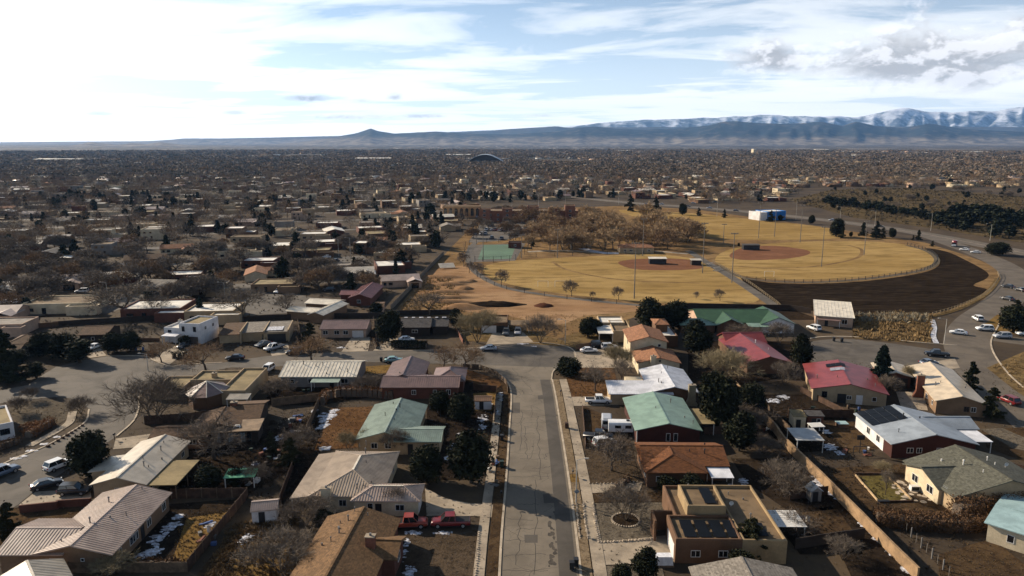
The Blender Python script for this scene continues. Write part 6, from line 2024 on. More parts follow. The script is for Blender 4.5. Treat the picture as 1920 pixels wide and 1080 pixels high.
for i in range(34):
    px = q.uniform(890, 985)
    py = q.choice((408, 416, 424, 433, 441, 449)) + q.uniform(-1, 1)
    car(q.choice(('sedan', 'suv', 'pickup')), q.choice(('white', 'silver', 'black', 'red', 'grey', 'blue')), px, py, q.choice((80, 260)), 'small car parked in the lot beside the park', 'cars in the park lot')
for i, (px, py) in enumerate([(1290, 388), (1330, 391), (1380, 396), (1240, 384), (1420, 399), (1560, 414), (1650, 426), (1210, 384), (1300, 382), (1340, 380)]):
    car('sedan', q.choice(('white', 'silver', 'grey')), px, py, -14 + 180 * (i % 2), 'small car travelling on the highway past the park', 'cars on the highway')
# trailer and boat-like roof box
c = G(1165, 812)
t = thing('camper_trailer', 'white box trailer with rounded roof edges beside the dark pickup', 'trailer', (c.x, c.y, 0.06), R(-3))
mb = MB()
loft(mb, [(-2.6, [(1.1, .6), (1.15, .9), (1.15, 2.2), (1.0, 2.45), (.5, 2.55)]), (2.4, [(1.1, .6), (1.15, .9), (1.15, 2.2), (1.0, 2.45), (.5, 2.55)]), (2.75, [(1.0, .7), (1.05, .95), (1.05, 1.9), (.9, 2.1), (.5, 2.2)])])
mb.build('body', PAINT['white'], t)
MB().bb(-1.4, -.2, -1.17, -1.14, 1.35, 1.95).build('window', CG, t)
MB().bb(.6, 1.8, -1.17, -1.14, 1.35, 1.95).build('window', CG, t)
MB().bb(.9, 1.5, -.35, .35, 2.55, 2.68).build('roof_vent', M_DARK, t)
for sy in (-1, 1):
    MB().tube((0, sy * .95 - .1, .36), (0, sy * .95 + .1, .36), .36, n=12).build('wheel', TYRE, t)
MB().bb(2.7, 3.8, -.06, .06, .5, .6).build('drawbar', M_DARK, t)

# ------------------------------------------------------------ walls and fences
def wall(name, pts, h, th, m, label, cat='wall', step=3.0, post=None, cap=None, boards=0, px=True, gap=0.0):
    """a run of panels (each its own part), with posts and coping where asked"""
    P = [G(*p) for p in pts] if px else [Vector((p[0], p[1], 0)) for p in pts]
    o = thing(name, label, cat, P[0])
    for a, b in zip(P, P[1:]):
        L = (b - a).length
        n = max(1, round(L / step))
        ang = math.atan2(b.y - a.y, b.x - a.x)
        l = L / n
        key = (name, round(l, 2), round(h, 2), m.name)
        for i in range(n):
            c = a.lerp(b, (i + .5) / n) - P[0]
            dz = rnd.uniform(-.03, .03)
            mb = MB()
            if boards:
                k = int(l / boards)
                for j in range(k):
                    mb.bb(-l / 2 + j * l / k + .008, -l / 2 + (j + 1) * l / k - .008, -th / 2 + (j % 2) * .01, th / 2 + (j % 2) * .01, 0, h + rnd.uniform(-.05, .05))
            else:
                mb.bb(-l / 2 + gap, l / 2 - gap, -th / 2, th / 2, 0, h + dz)
            pn = mb.build('panel', m, o, (c.x, c.y, 0))
            pn.rotation_euler = (0, 0, ang + rnd.uniform(-.006, .006))
            if cap:
                k_ = MB().bb(-l / 2, l / 2, -th / 2 - .05, th / 2 + .05, h + dz, h + dz + .08).build('coping', cap, pn)
            if post:
                e = a.lerp(b, i / n) - P[0]
                MB().bb(e.x - .07, e.x + .07, e.y - .07, e.y + .07, 0, h + .12).build('post', post, o)
    return o


wall('block_wall', [(1376, 728), (1400, 755), (1452, 812), (1470, 838), (1545, 912), (1600, 968), (1665, 1035), (1720, 1090)], 1.9, .25, M_BLOCK, 'long tan block wall running down between the right-hand yards', cap=M_BLOCK)
wall('wood_fence', [(1440, 775), (1480, 815)], 1.7, .06, M_WOOD, 'short grey-brown board fence beside the carport', 'fence', 2.4, M_WOOD, None, .16)
wall('wood_fence', [(1478, 781), (1600, 784)], 1.8, .06, M_WOODD, 'dark brown board fence behind the olive-roofed shed', 'fence', 2.4, M_WOODD, None, .16)
wall('wood_fence', [(322, 935), (464, 933)], 1.7, .06, M_WOODD, 'dark fence along the top of the snowy yard', 'fence', 2.4, M_WOOD, None, .18)
wall('wood_fence', [(464, 934), (352, 1072)], 1.7, .06, M_WOODD, 'dark fence down the right side of the snowy yard', 'fence', 2.4, M_WOOD, None, .18)
wall('wood_fence', [(130, 1074), (352, 1073)], 1.5, .06, M_WOOD, 'pale topped fence along the bottom of the snowy yard', 'fence', 2.4, M_WOOD, None, .18)
wall('wood_fence', [(510, 762), (600, 752)], 1.8, .06, M_WOOD, 'brown board fence above the rubble garden', 'fence', 2.4, M_WOOD, None, .16)
wall('wood_fence', [(598, 760), (575, 815)], 1.8, .06, M_WOOD, 'brown board fence left of the snow bank', 'fence', 2.4, M_WOOD, None, .16)
wall('wood_fence', [(272, 796), (345, 792), (392, 786)], 1.9, .06, M_WOODD, 'red-brown board fence at the street bend', 'fence', 2.4, M_WOODD, None, .16)
wall('block_wall', [(38, 962), (108, 955), (108, 952), (172, 948)], 1.3, .3, W_BRICKR, 'stepped dark brick wall below the left driveway', step=2.6)
wall('block_wall', [(735, 592), (860, 590)], 1.8, .2, W_DARK, 'dark wall along the dirt lot behind the charcoal roof')
wall('block_wall', [(1275, 578), (1480, 582), (1520, 588)], 1.9, .2, W_DARK, 'dark wall between the ball field and the green roofs')
wall('block_wall', [(0, 712), (30, 708), (52, 700)], .8, .3, M_BLOCK, 'low curved planter wall at the left street corner', step=1.5)
wall('plank_fence', [(733, 582), (775, 538), (805, 505), (832, 478)], 2.0, .06, mat('grey_fence_wood', (0.16, 0.135, 0.105), 0.9, 0.3), 'long grey fence between the western houses and the dirt lot', 'fence', 2.6, M_WOOD)
wall('wood_fence', [(866, 690), (900, 692), (928, 702), (950, 722), (952, 738)], 1.2, .05, M_WOOD, 'low pale fence curving round the corner yard', 'fence', 2.2, M_WOOD, gap=.25)
wall('wood_fence', [(888, 732), (931, 736), (927, 792)], 1.6, .06, M_WOODD, 'dark fence round the corner yard shed', 'fence', 2.4, M_WOODD, None, .18)
wall('block_wall', [(1092, 766), (1098, 842)], .9, .12, M_WOODD, 'low rusty fence along the parked campers', 'fence', 2.0)
wall('block_wall', [(1080, 655), (1130, 648)], 1.4, .2, W_BRICKT, 'low brick wall beside the two-storey drive')
wall('timber_edging', [(1604, 893), (1646, 941)], .35, .2, mat('pale_timber', (0.42, 0.30, 0.17), 0.9, 0.3), 'pale timber edge on the left of the square lawn', 'edging', 2.4)
wall('timber_edging', [(1661, 891), (1709, 938)], .35, .2, MATS['pale_timber'], 'pale timber edge on the right of the square lawn', 'edging', 2.4)
wall('timber_edging', [(1603, 890), (1661, 890)], .35, .2, M_WOODD, 'dark timber edge behind the square lawn', 'edging', 2.4)
wall('timber_edging', [(1648, 943), (1712, 941)], .35, .2, M_WOODD, 'dark timber edge before the square lawn', 'edging', 2.4)
wall('wire_fence', [(1690, 990), (1790, 1092)], 1.5, .02, mat('fence_wire', (0.12, 0.11, 0.10), 0.7), 'thin pipe fence crossing the dark bottom right yard', 'fence', 3.0, M_PIPE, gap=1.4)


def rails(name, pts, h, label, step=2.6, n=6, m=M_WOOD, bars=2, r=.06, pr=.09):
    """post-and-rail fence on a curve"""
    L = smooth_line([G(*p) for p in pts], n * 6)
    o = thing(name, label, 'fence', L[0])
    acc, last = 0, None
    me = MB().bb(-pr, pr, -pr, pr, 0, h).mesh('post', m)
    for i, p in enumerate(L):
        if last is None or (p - last).length >= step:
            ob('post', me, o, p - L[0])
            if last is not None:
                mb = MB()
                for k in range(bars):
                    z = h * (.9 - .45 * k)
                    a, b = last - L[0], p - L[0]
                    mb.tube((a.x, a.y, z), (b.x, b.y, z), r, n=4)
                mb.build('rail', m, o)
            last = p
    return o


PT = mat('pale_posts', (0.20, 0.15, 0.09), 0.9, 0.3)
rails('post_fence', [(1335, 492), (1390, 522), (1450, 565), (1465, 578)], 1.2, 'pale post fence beside the sloping park path', 2.2, m=PT)
rails('post_fence', [(1400, 524), (1480, 530), (1560, 529), (1650, 521), (1735, 506), (1758, 488), (1740, 471), (1700, 459)], 1.5, 'post fence curving round the far outfield above the black lot', 3.4, m=M_DARK)
rails('post_fence', [(1748, 592), (1800, 576), (1848, 552), (1872, 524), (1870, 512)], 1.2, 'pale post fence between the black lot and the branch road', 2.4, m=PT)
rails('chain_fence', [(884, 500), (905, 524), (950, 543), (1040, 558), (1150, 569), (1260, 574)], 1.6, 'thin dark fence along the near outfield', 9.0, m=M_DARK, bars=1, r=.03)
rails('chain_fence', [(905, 490), (1000, 483), (1100, 479), (1220, 475)], 2.0, 'thin dark fence along the far side of the golden field', 9.0, m=M_DARK, bars=1, r=.03)
rails('chain_fence', [(874, 490), (880, 460), (985, 456), (967, 488), (874, 492)], 3.0, 'tall mesh fence round the green court', 5.0, n=1, m=M_DARK, bars=2, r=.03)

# ------------------------------------------------------------ poles, lamps, signs, bins
POLE = mat('pale_pole', (0.42, 0.39, 0.34), 0.6, 0.2)
WPOLE = mat('wood_pole', (0.13, 0.095, 0.065), 0.9, 0.3)


def lamp_post(px, py, top, label, arm=1.8, side=-1, m=POLE):
    b = G(px, py)
    h = zat(b, top)
    o = thing('street_lamp', label, 'street lamp', b)
    MB().tube((0, 0, 0), (0, 0, h), .11, .07, 8).build('pole', m, o)
    MB().tube((0, 0, h - .1), (side * arm, 0, h + .25), .05, .04, 6).build('arm', m, o)
    MB().box((side * (arm + .3), 0, h + .24), (.8, .28, .14), 0, .8).build('lamp_head', m, o)


lamp_post(1080, 945, 862, 'pale street lamp pole on the verge by the round bed', 1.2, 1)
lamp_post(278, 696, 664, 'street lamp at the western junction', 1.5)
lamp_post(1060, 644, 600, 'street lamp at the head of the street', 1.5)
lamp_post(1770, 645, 598, 'pale lamp pole at the branch road junction')
lamp_post(202, 560, 530, 'street lamp by the upper left lane')
lamp_post(422, 560, 530, 'street lamp above the big bare tree')
lamp_post(635, 480, 448, 'street lamp in the upper lane')
lamp_post(657, 482, 446, 'second street lamp in the upper lane')
for i, (px, py, tp) in enumerate([(1344, 406, 372), (1492, 412, 376), (1745, 433, 400), (1856, 452, 420), (1575, 412, 388), (1160, 384, 355), (1010, 395, 365), (960, 402, 372), (1640, 424, 395), (1060, 392, 358)]):
    lamp_post(px, py, tp, 'tall highway lamp pole along the far road', 2.5, -1)


def field_light(px, py, top, label, n=4, m=mat('grey_mast', (0.17, 0.15, 0.125), .6)):
    b = G(px, py)
    h = zat(b, top)
    o = thing('field_light', label, 'light mast', b)
    MB().tube((0, 0, 0), (0, 0, h), .22, .12, 8).build('mast', m, o)
    MB().bb(-1.4, 1.4, -.08, .08, h - .4, h - .25).build('crossbar', m, o)
    for k in range(n):
        x = -1.2 + 2.4 * k / (n - 1)
        MB().box((x, -.2, h - .1), (.5, .35, .45), 0, .8).build('floodlight', m, o)


for px, py, tp, lab in [(1189, 560, 455, 'tall pole mast in the middle of the golden field'), (1372, 530, 437, 'floodlight mast beside the sloping park path'), (1317, 512, 418, 'tall mast at the third base side of the near field'),
                        (1540, 500, 425, 'tall mast within the far outfield'), (1620, 478, 415, 'tall mast at the right of the far field'), (1045, 484, 430, 'mast behind the near outfield'), (906, 490, 425, 'mast at the green court'),
                        (1205, 480, 410, 'mast beside the black dugout'), (1422, 447, 380, 'mast beyond the far infield, left'), (1452, 444, 392, 'mast beyond the far infield, right'), (1500, 455, 385, 'mast behind the far field evergreens'),
                        (978, 484, 440, 'thin mast beside the green court'), (1356, 457, 420, 'thin mast behind the russet grove')]:
    field_light(px, py, tp, lab)
# diamond street sign
c = G(1081, 950)
o = thing('street_sign', 'blue-grey diamond sign on a thin post by the round bed', 'sign', c)
MB().tube((0, 0, 0), (0, 0, 2.5), .035, n=6).build('post', M_PIPE, o)
MB().add([(-.45, 0, 2.55), (0, 0, 2.1), (.45, 0, 2.55), (0, 0, 3.0), (-.45, .03, 2.55), (0, .03, 2.1), (.45, .03, 2.55), (0, .03, 3.0)], [(0, 1, 2, 3), (7, 6, 5, 4), (0, 4, 5, 1), (1, 5, 6, 2), (2, 6, 7, 3), (3, 7, 4, 0)]).build('plate', mat('sign_back', (0.22, 0.26, 0.30), 0.4), o)


def bin_(px, py, m, label, rz=0.0):
    c = G(px, py)
    o = thing('wheeled_bin', label, 'trash bin', (c.x, c.y, .1), rz)
    MB().box((0, 0, .52), (.58, .62, .96), 0, 1.15).build('body', m, o)
    MB().box((0, .03, 1.04), (.68, .76, .09)).build('lid', m, o)
    for s_ in (-1, 1):
        MB().tube((s_ * .25 - .04, .3, .12), (s_ * .25 + .04, .3, .12), .12, n=10).build('wheel', TYRE, o)


BG = mat('dark_green_plastic', (0.018, 0.035, 0.024), 0.5, 0.2)
bin_(941, 876, BG, 'dark green wheeled bin at the left kerb of the street')
bin_(1072, 1068, M_DARK, 'dark wheeled bin at the bottom by the right kerb')
bin_(1080, 1062, M_DARK, 'second dark bin behind the one at the bottom kerb')
bin_(1062, 803, M_WOODD, 'brown bin on the right verge of the street')
bin_(715, 678, M_DARK, 'black bin at the west street, left of a pair')
bin_(724, 678, M_DARK, 'black bin at the west street, right of a pair')
bin_(941, 826, M_DARK, 'black bin in the shade of the left verge')
bin_(1563, 640, M_DARK, 'black bin at the court kerb, left of two')
bin_(1578, 641, M_DARK, 'black bin at the court kerb, right of two')
for px, py, lab in [(1074, 895, 'mailbox on a post at the right kerb'), (1088, 1005, 'mailbox inside the stone-edged verge'), (215, 825, 'dark mailbox at the street bend driveway'), (940, 935, 'mailbox at the left kerb'), (1051, 742, 'mailbox by the white pickup drive')]:
    c = G(px, py)
    o = thing('mailbox', lab, 'mailbox', c)
    MB().bb(-.05, .05, -.05, .05, 0, 1.05).build('post', M_WOODD, o)
    b = MB().bb(-.14, .14, -.26, .26, 1.05, 1.22)
    b.tube((0, -.26, 1.22), (0, .26, 1.22), .14, n=10)
    b.build('box', M_DARK, o)
# white tarp-covered thing at the drive, hot tub, playset, clutter
c = G(1243, 1058)
o = thing('covered_stack', 'white tarpaulin-covered stack against the adobe garage wall', 'tarp', c)
MB().box((0, 0, .7), (2.6, 1.3, 1.4), 0, .85).build('tarp', mat('white_tarp', (0.66, 0.67, 0.70), 0.6, 0.15, 2.0, bump=.4, bscale=2), o)
MB().box((0, -.05, .1), (2.7, 1.5, .2)).build('pallet', M_WOOD, o)
c = G(1578, 800)
o = thing('hot_tub', 'turquoise topped tub against the brown fence', 'tub', c)
MB().box((0, 0, .4), (2.0, 1.6, .8)).build('tub', M_WOODD, o)
MB().box((0, 0, .85), (2.1, 1.7, .1)).build('cover', R_TEAL, o)
c = G(1612, 852)
o = thing('basketball_hoop', 'black backboard and low metal play frame by the white side wall', 'basketball hoop', c)
for x in (-1.2, 1.2):
    MB().bb(x - .05, x + .05, -.05, .05, 0, 1.6).build('post', M_DARK, o)
MB().bb(-1.2, 1.2, -.05, .05, 1.5, 1.6).build('bar', M_DARK, o)
MB().bb(.2, .3, .6, .7, 0, 3.2).build('pole', M_DARK, o)
MB().bb(-.5, .9, .5, .56, 2.6, 3.5).build('backboard', M_DARK, o)
c = G(1714, 920)
o = thing('air_cooler', 'white box cooler beside the tan wall and stepping stones', 'cooler', c)
MB().bb(-.7, .7, -.4, .4, .1, .9).build('housing', M_FRAME, o)
MB().bb(-.6, .6, -.42, -.4, .2, .8).build('grille', M_DARK, o)
c = G(1655, 955)
o = thing('garden_arch', 'dark metal arch frame at the near corner of the square lawn', 'arch', c)
for x in (-.8, .8):
    MB().tube((x, 0, 0), (x, 0, 1.5), .05).build('post', M_DARK, o)
MB().bb(-.9, .9, -.3, .3, 1.4, 1.5).build('top', M_DARK, o)
# stepping stones
q = random.Random(12)
st = ob('stone_path', None, None, kind='structure')
for i in range(34):
    c = G(q.uniform(1675, 1745), q.uniform(900, 942))
    n = 7
    r = q.uniform(.3, .65)
    MB().prism([(r * math.cos(k * 6.283 / n) * q.uniform(.7, 1.2), r * math.sin(k * 6.283 / n) * q.uniform(.7, 1.2)) for k in range(n)], .05, .10 + i * .0007).build('stone', M_STONE, st, (c.x, c.y, 0))


def stones(pts, label, step=.42, s=.17, m=M_STONE):
    L = smooth_line([G(*p) for p in pts], 40)
    o = thing('stone_edging', label, 'edging', L[0])
    last = None
    for p in L:
        if last is None or (p - last).length > step:
            r = s * rnd.uniform(.7, 1.25)
            MB().box((0, 0, .14), (2 * r, 1.7 * r, r * 1.6), rnd.random() * 3, .7).build('stone', m, o, p - L[0])
            last = p


stones([(1112, 945), (1116, 980), (1122, 1016)], 'row of pale stones along the gravel yard beside the sidewalk')
stones([(1122, 1018), (1180, 1015), (1231, 1011)], 'row of pale stones along the concrete drive')
stones([(1081, 946), (1084, 985), (1088, 1012)], 'row of pale stones on the kerb side of the verge')
stones([(1094, 945), (1098, 985), (1103, 1012)], 'row of pale stones on the walk side of the verge')
stones([(898, 1000), (896, 1040), (891, 1085)], 'white stone border of the dark gravel lot', .5, .16)
stones([(90, 838), (130, 815), (160, 795)], 'row of dark stones on the corner island', 1.2, .3, M_WOODD)
stones([(1105, 908), (1150, 907), (1196, 904)], 'stone edge between the brown yard and drive', .6, .12)
c = G(1173, 976)
o = thing('tree_bed', 'round mulch bed edged with pale stones around the bare tree', 'flower bed', c)
MB().prism([(2.0 * math.cos(k * .314), 2.0 * math.sin(k * .314)) for k in range(20)], .03, .12).build('mulch', T_DARKY, o)
for k in range(34):
    a = k * 6.283 / 34
    MB().box((0, 0, .12), (.3, .24, .22), a, .8).build('stone', M_STONE, o, (2.05 * math.cos(a), 2.05 * math.sin(a), 0))
# yard clutter in the shade: pots, boxes, barrels, boards
q = random.Random(17)
CLUT = [(M_FRAME, 'white'), (M_WOOD, 'wooden'), (mat('blue_plastic', (0.05, 0.09, 0.22), .5), 'blue'), (M_BRICK, 'red'), (M_PIPE, 'grey'), (BG, 'dark green')]
for (cx, cy, rx, ry, n, where) in [(590, 728, 70, 8, 12, 'behind the long cream roof'), (545, 800, 22, 22, 10, 'in the rubble garden'), (500, 860, 30, 18, 9, 'by the sunroom'), (460, 895, 40, 14, 8, 'around the green tarpaulin'),
                                    (1440, 790, 20, 20, 8, 'behind the tan wall'), (1560, 770, 60, 6, 8, 'below the red solar roof'), (1600, 848, 30, 8, 6, 'beside the play frame'), (385, 1000, 20, 25, 6, 'on the ochre yard'), (1500, 975, 40, 10, 6, 'below the pergola'),
                                    (925, 880, 8, 40, 8, 'on the left verge'), (250, 655, 30, 6, 4, 'in the dim front yard')]:
    for i in range(n):
        m, cn = q.choice(CLUT)
        c = G(cx + q.uniform(-rx, rx), cy + q.uniform(-ry, ry))
        kd = q.choice(('crate', 'barrel', 'pot', 'board'))
        o = thing(kd if kd != 'pot' else 'flower_pot', '%s garden %s %s' % (cn, kd, where), kd, (c.x, c.y, .05), q.uniform(0, 3.1), 'yard clutter ' + where)
        if kd == 'crate':
            a = q.uniform(.5, 1.1)
            MB().box((0, 0, a * .3), (a, a * .7, a * .6)).build('box', m, o)
            MB().box((0, 0, a * .6 + .03), (a * 1.04, a * .74, .05)).build('lid', m, o)
        elif kd == 'barrel':
            MB().tube((0, 0, 0), (0, 0, .45), .27, .31, 10).tube((0, 0, .45), (0, 0, .9), .31, .27, 10).build('drum', m, o)
            MB().tube((0, 0, .9), (0, 0, .93), .28, .28, 10).build('lid', M_DARK, o)
        elif kd == 'pot':
            MB().tube((0, 0, 0), (0, 0, .5), .2, .33, 10).build('bowl', m, o)
            MB().tube((0, 0, .46), (0, 0, .54), .36, .36, 10).build('rim', m, o)
        else:
            MB().box((0, 0, .06), (q.uniform(1.2, 2.4), q.uniform(.4, .9), .08)).build('plank', m, o)
            MB().box((.2, .1, .15), (q.uniform(1.0, 2.0), .3, .08), .4).build('plank', m, o)

# ------------------------------------------------------------ park buildings and landmarks
def block(name, label, cat, c, ze, kind='flat', rise=0, axis='x', wall=None, roof=None, ov=.3, dims=None):
    h = House(name, label, cat, c, ze, -1)
    v = h.vol(c, kind, ze, rise, axis, wall, roof, ov=ov, dims=dims)
    return h, v


h, v = block('dugout', 'black-fronted dugout behind the near infield', 'dugout', [(1221, 488), (1254, 488), None, None], 2.6, 'shed', .3, 'y', M_DARK, R_CREAM, dims=(-4.2, 4.2, -2, 2))
h, v = block('dugout', 'black dugout at the far infield', 'dugout', [(1402, 462), (1428, 462), None, None], 2.6, 'shed', .3, 'y', M_DARK, S_CHAR, dims=(-4.5, 4.5, -2, 2))
h, v = block('dugout', 'small shaded dugout by the sloping park path', 'dugout', [(1302, 492), (1320, 490), None, None], 2.4, 'shed', .2, 'y', W_DARK, R_LGREY, dims=(-2.5, 2.5, -2, 2))
h, v = block('park_pavilion', 'low tan park pavilion in front of the russet grove', 'pavilion', [(1165, 466), (1225, 464), None, None], 3.0, 'hip', 1.4, 'x', W_TAN, S_TERRA, dims=(-9, 9, -5, 5))
h.auto(v, 'F', seed=1)
h, v = block('park_pavilion', 'brown brick block beside the green court', 'pavilion', [(955, 456), (976, 456), None, None], 3.2, 'flat', 0, 'x', W_BRICKR, S_CHAR, dims=(-3.6, 3.6, -3, 3))
h.auto(v, 'F', seed=1)
c = G(1070, 466)
o = thing('play_tower', 'play tower with a pointed teal roof in the park', 'play tower', c)
MB().box((0, 0, 3.0), (2.2, 2.2, .25)).build('deck', M_WOODD, o)
for x in (-1, 1):
    for y in (-1, 1):
        MB().bb(x - .12, x + .12, y - .12, y + .12, 0, 5.6).build('post', M_WOODD, o)
MB().add([(-1.8, -1.8, 5.6), (1.8, -1.8, 5.6), (1.8, 1.8, 5.6), (-1.8, 1.8, 5.6), (0, 0, 7.6)], [(0, 1, 4), (1, 2, 4), (2, 3, 4), (3, 0, 4), (3, 2, 1, 0)]).build('roof', R_TEAL, o)
MB().slab([(-.4, -1.1, 3.0), (.4, -1.1, 3.0), (.4, -5.5, .3), (-.4, -5.5, .3)], .1).build('slide', M_FRAME, o)
c = G(1240, 487)
for i, (px, py) in enumerate([(1338, 500), (1350, 508)]):
    c = G(px, py)
    o = thing('bleacher', 'small aluminium bleacher along the sloping path, %s' % ('farther one' if i == 0 else 'nearer one'), 'bleacher', c, R(40))
    for k in range(4):
        MB().bb(-2.5, 2.5, k * .6, k * .6 + .3, .4 + k * .35, .45 + k * .35).build('seat', R_LGREY, o)
    for x in (-2.3, 0, 2.3):
        MB().bb(x - .05, x + .05, 0, 2.1, 0, .4).build('leg', M_PIPE, o)
for i, (px, py) in enumerate([(1018, 538), (1050, 538), (1442, 519)]):
    c = G(px, py)
    o = thing('goal_frame', ['white goal frame on the golden field, left', 'white goal frame on the golden field, right', 'goal frame at the far outfield fence'][i], 'goal', c)
    for x in (-2, 2):
        MB().tube((x, 0, 0), (x, 0, 2.4), .06).build('post', M_FRAME, o)
    MB().tube((-2, 0, 2.4), (2, 0, 2.4), .06).build('crossbar', M_FRAME, o)
# dirt jumps on the lot
q = random.Random(21)
for i, (px, py, a, b, hh) in enumerate([(830, 520, 11, 3, 1.6), (840, 534, 9, 2.5, 1.5), (845, 548, 10, 2.5, 1.6), (850, 558, 10, 2.5, 1.4), (845, 566, 9, 2.5, 1.4), (870, 542, 4, 3, 1.8), (862, 530, 6, 2.5, 1.4), (1020, 574, 3.6, 3, 1.6), (925, 572, 11, 4, 2.0), (882, 528, 3, 3, 1.5), (868, 577, 8, 4, 2.2)]):
    c = G(px, py)
    hh *= .65
    mb = MB()
    n = 18
    vs = [(0, 0, hh)]
    for s_, z in ((.4, .86), (.72, .45), (1.0, 0.0)):
        for k in range(n):
            t_ = k * 6.283 / n
            f = q.uniform(.85, 1.15)
            vs.append((a * s_ * f * math.cos(t_), b * s_ * f * math.sin(t_), hh * z * q.uniform(.8, 1.15) - (0.02 if z == 0 else 0)))
    fs = [(0, 1 + k, 1 + (k + 1) % n) for k in range(n)]
    for L in range(2):
        fs += [(1 + L * n + k, 1 + (L + 1) * n + k, 1 + (L + 1) * n + (k + 1) % n, 1 + L * n + (k + 1) % n) for k in range(n)]
    mb.add(vs, fs).build('dirt_mound', mat_turf('dark_mound', (.07, .03, .018), (.09, .04, .025), (.05, .022, .015)) if i == 7 else (T_BLACK if i == 8 else T_DIRT), None, (c.x, c.y, .03), smooth=True, kind='structure')  # the broad black mound stands in for a black patch on the lot
c = G(838, 503)
o = thing('ramp_deck', 'grey sheet-topped ramp at the top of the dirt jumps', 'ramp', c, .3)
MB().slab([(-3.5, -2, .6), (3.5, -2, .6), (3.5, 2.5, 2.0), (-3.5, 2.5, 2.0)], .12).build('deck', R_LGREY, o)
for x in (-3.2, 3.2):
    MB().bb(x - .08, x + .08, 2.2, 2.36, 0, 1.8).build('leg', M_WOODD, o)
    MB().bb(x - .08, x + .08, -1.9, -1.74, 0, .5).build('leg', M_WOODD, o)
# brown apartment blocks, church arcade, blue shop, arched hall
q = random.Random(30)
FLATS = House('apartment_block', 'long red-brown apartment block with stepped towers beyond the park', 'building', [(905, 392), (1072, 392), None, None], 9, -1)
x0, x1, y0, y1 = -34, 36, -10, 10
W_RUST = ST('rust_stucco', (0.20, 0.085, 0.050))
v = FLATS.vol(None, 'flat', 8, 0, 'x', W_RUST, D_TAN, dims=(x0, x1, y0, y1))
for X, w_, z_ in ((-30, 8, 9.5), (-14, 7, 10), (4, 8, 11.5), (18, 6, 10), (30, 7, 12)):
    u = FLATS.vol(None, 'flat', z_, 0, 'x', W_RUST, D_TAN, dims=(X - w_ / 2, X + w_ / 2, y0 - 2.5, y0 + 6))
    for zz in (1.2, 4.4, 7.4):
        FLATS.window(u, 'F', .5, 1.8, 1.6, zz)
for k in range(13):
    for zz in (1.2, 4.4):
        FLATS.window(v, 'F', (k + .5) / 13, 1.6, 1.5, zz)
h = House('arcade_hall', 'ochre hall with a row of tall arches beyond the western roofs', 'building', [(845, 388), (885, 388), None, None], 8, -1)
v = h.vol(None, 'flat', 8.5, 0, 'x', ST('ochre_stucco', (0.42, 0.24, 0.11)), D_TAN, dims=(-14, 14, -6, 6))
for k in range(7):
    f = h.window(v, 'F', (k + .5) / 7, 2.4, 4.6, 1.2, frame=W_CREAM)
    X = -14 + 28 * (k + .5) / 7
    MB().add([(X + 1.2 * math.cos(t_ * .3927), -6.06, 5.8 + 1.2 * math.sin(t_ * .3927)) for t_ in range(9)], [tuple(range(9))]).build('arch_head', GLASS, f)
h = House('blue_shop', 'bright blue shop with a white roof beside the highway', 'building', [(1437, 397), (1475, 397), None, None], 6, 20)
v = h.vol(None, 'flat', 6.5, 0, 'x', ST('blue_paint', (0.03, 0.16, 0.42)), D_WHITE, dims=(-8, 8, -7, 7))
w = h.vol(None, 'flat', 6.0, 0, 'x', W_WHITE, D_WHITE, dims=(-14, -8.02, -6.5, 6.5))
for k in range(4):
    h.window(v, 'F', (k + .5) / 4, 2.2, 1.8, 1.0)
c = G(910, 307)
o = thing('arched_hall', 'big grey hall with a shallow arched roof in the far town', 'building', c)
n = 16
arc = [(-48 + 96 * k / n, 5 + 19 * math.sin(math.pi * k / n)) for k in range(n + 1)]
mb = MB()
for (xa, za), (xb, zb) in zip(arc, arc[1:]):
    mb.slab([(xa, -35, za), (xb, -35, zb), (xb, 35, zb), (xa, 35, za)], 1.0)
mb.build('roof', mat('pale_blue_roof', (0.42, 0.47, 0.52), .5), o)
MB().add([(x, -33, z - 1.1) for x, z in arc] + [(45, -33, 0), (-45, -33, 0)], [tuple(range(n + 3))]).add([(x, 33, z - 1.1) for x, z in arc] + [(45, 33, 0), (-45, 33, 0)], [tuple(range(n + 3))]).build('wall', W_DARK, o)
for k in range(8):
    MB().bb(-36 + k * 9.6, -29.5 + k * 9.6, -33.4, -33.05, 2, 7).build('window', GLASS, o)
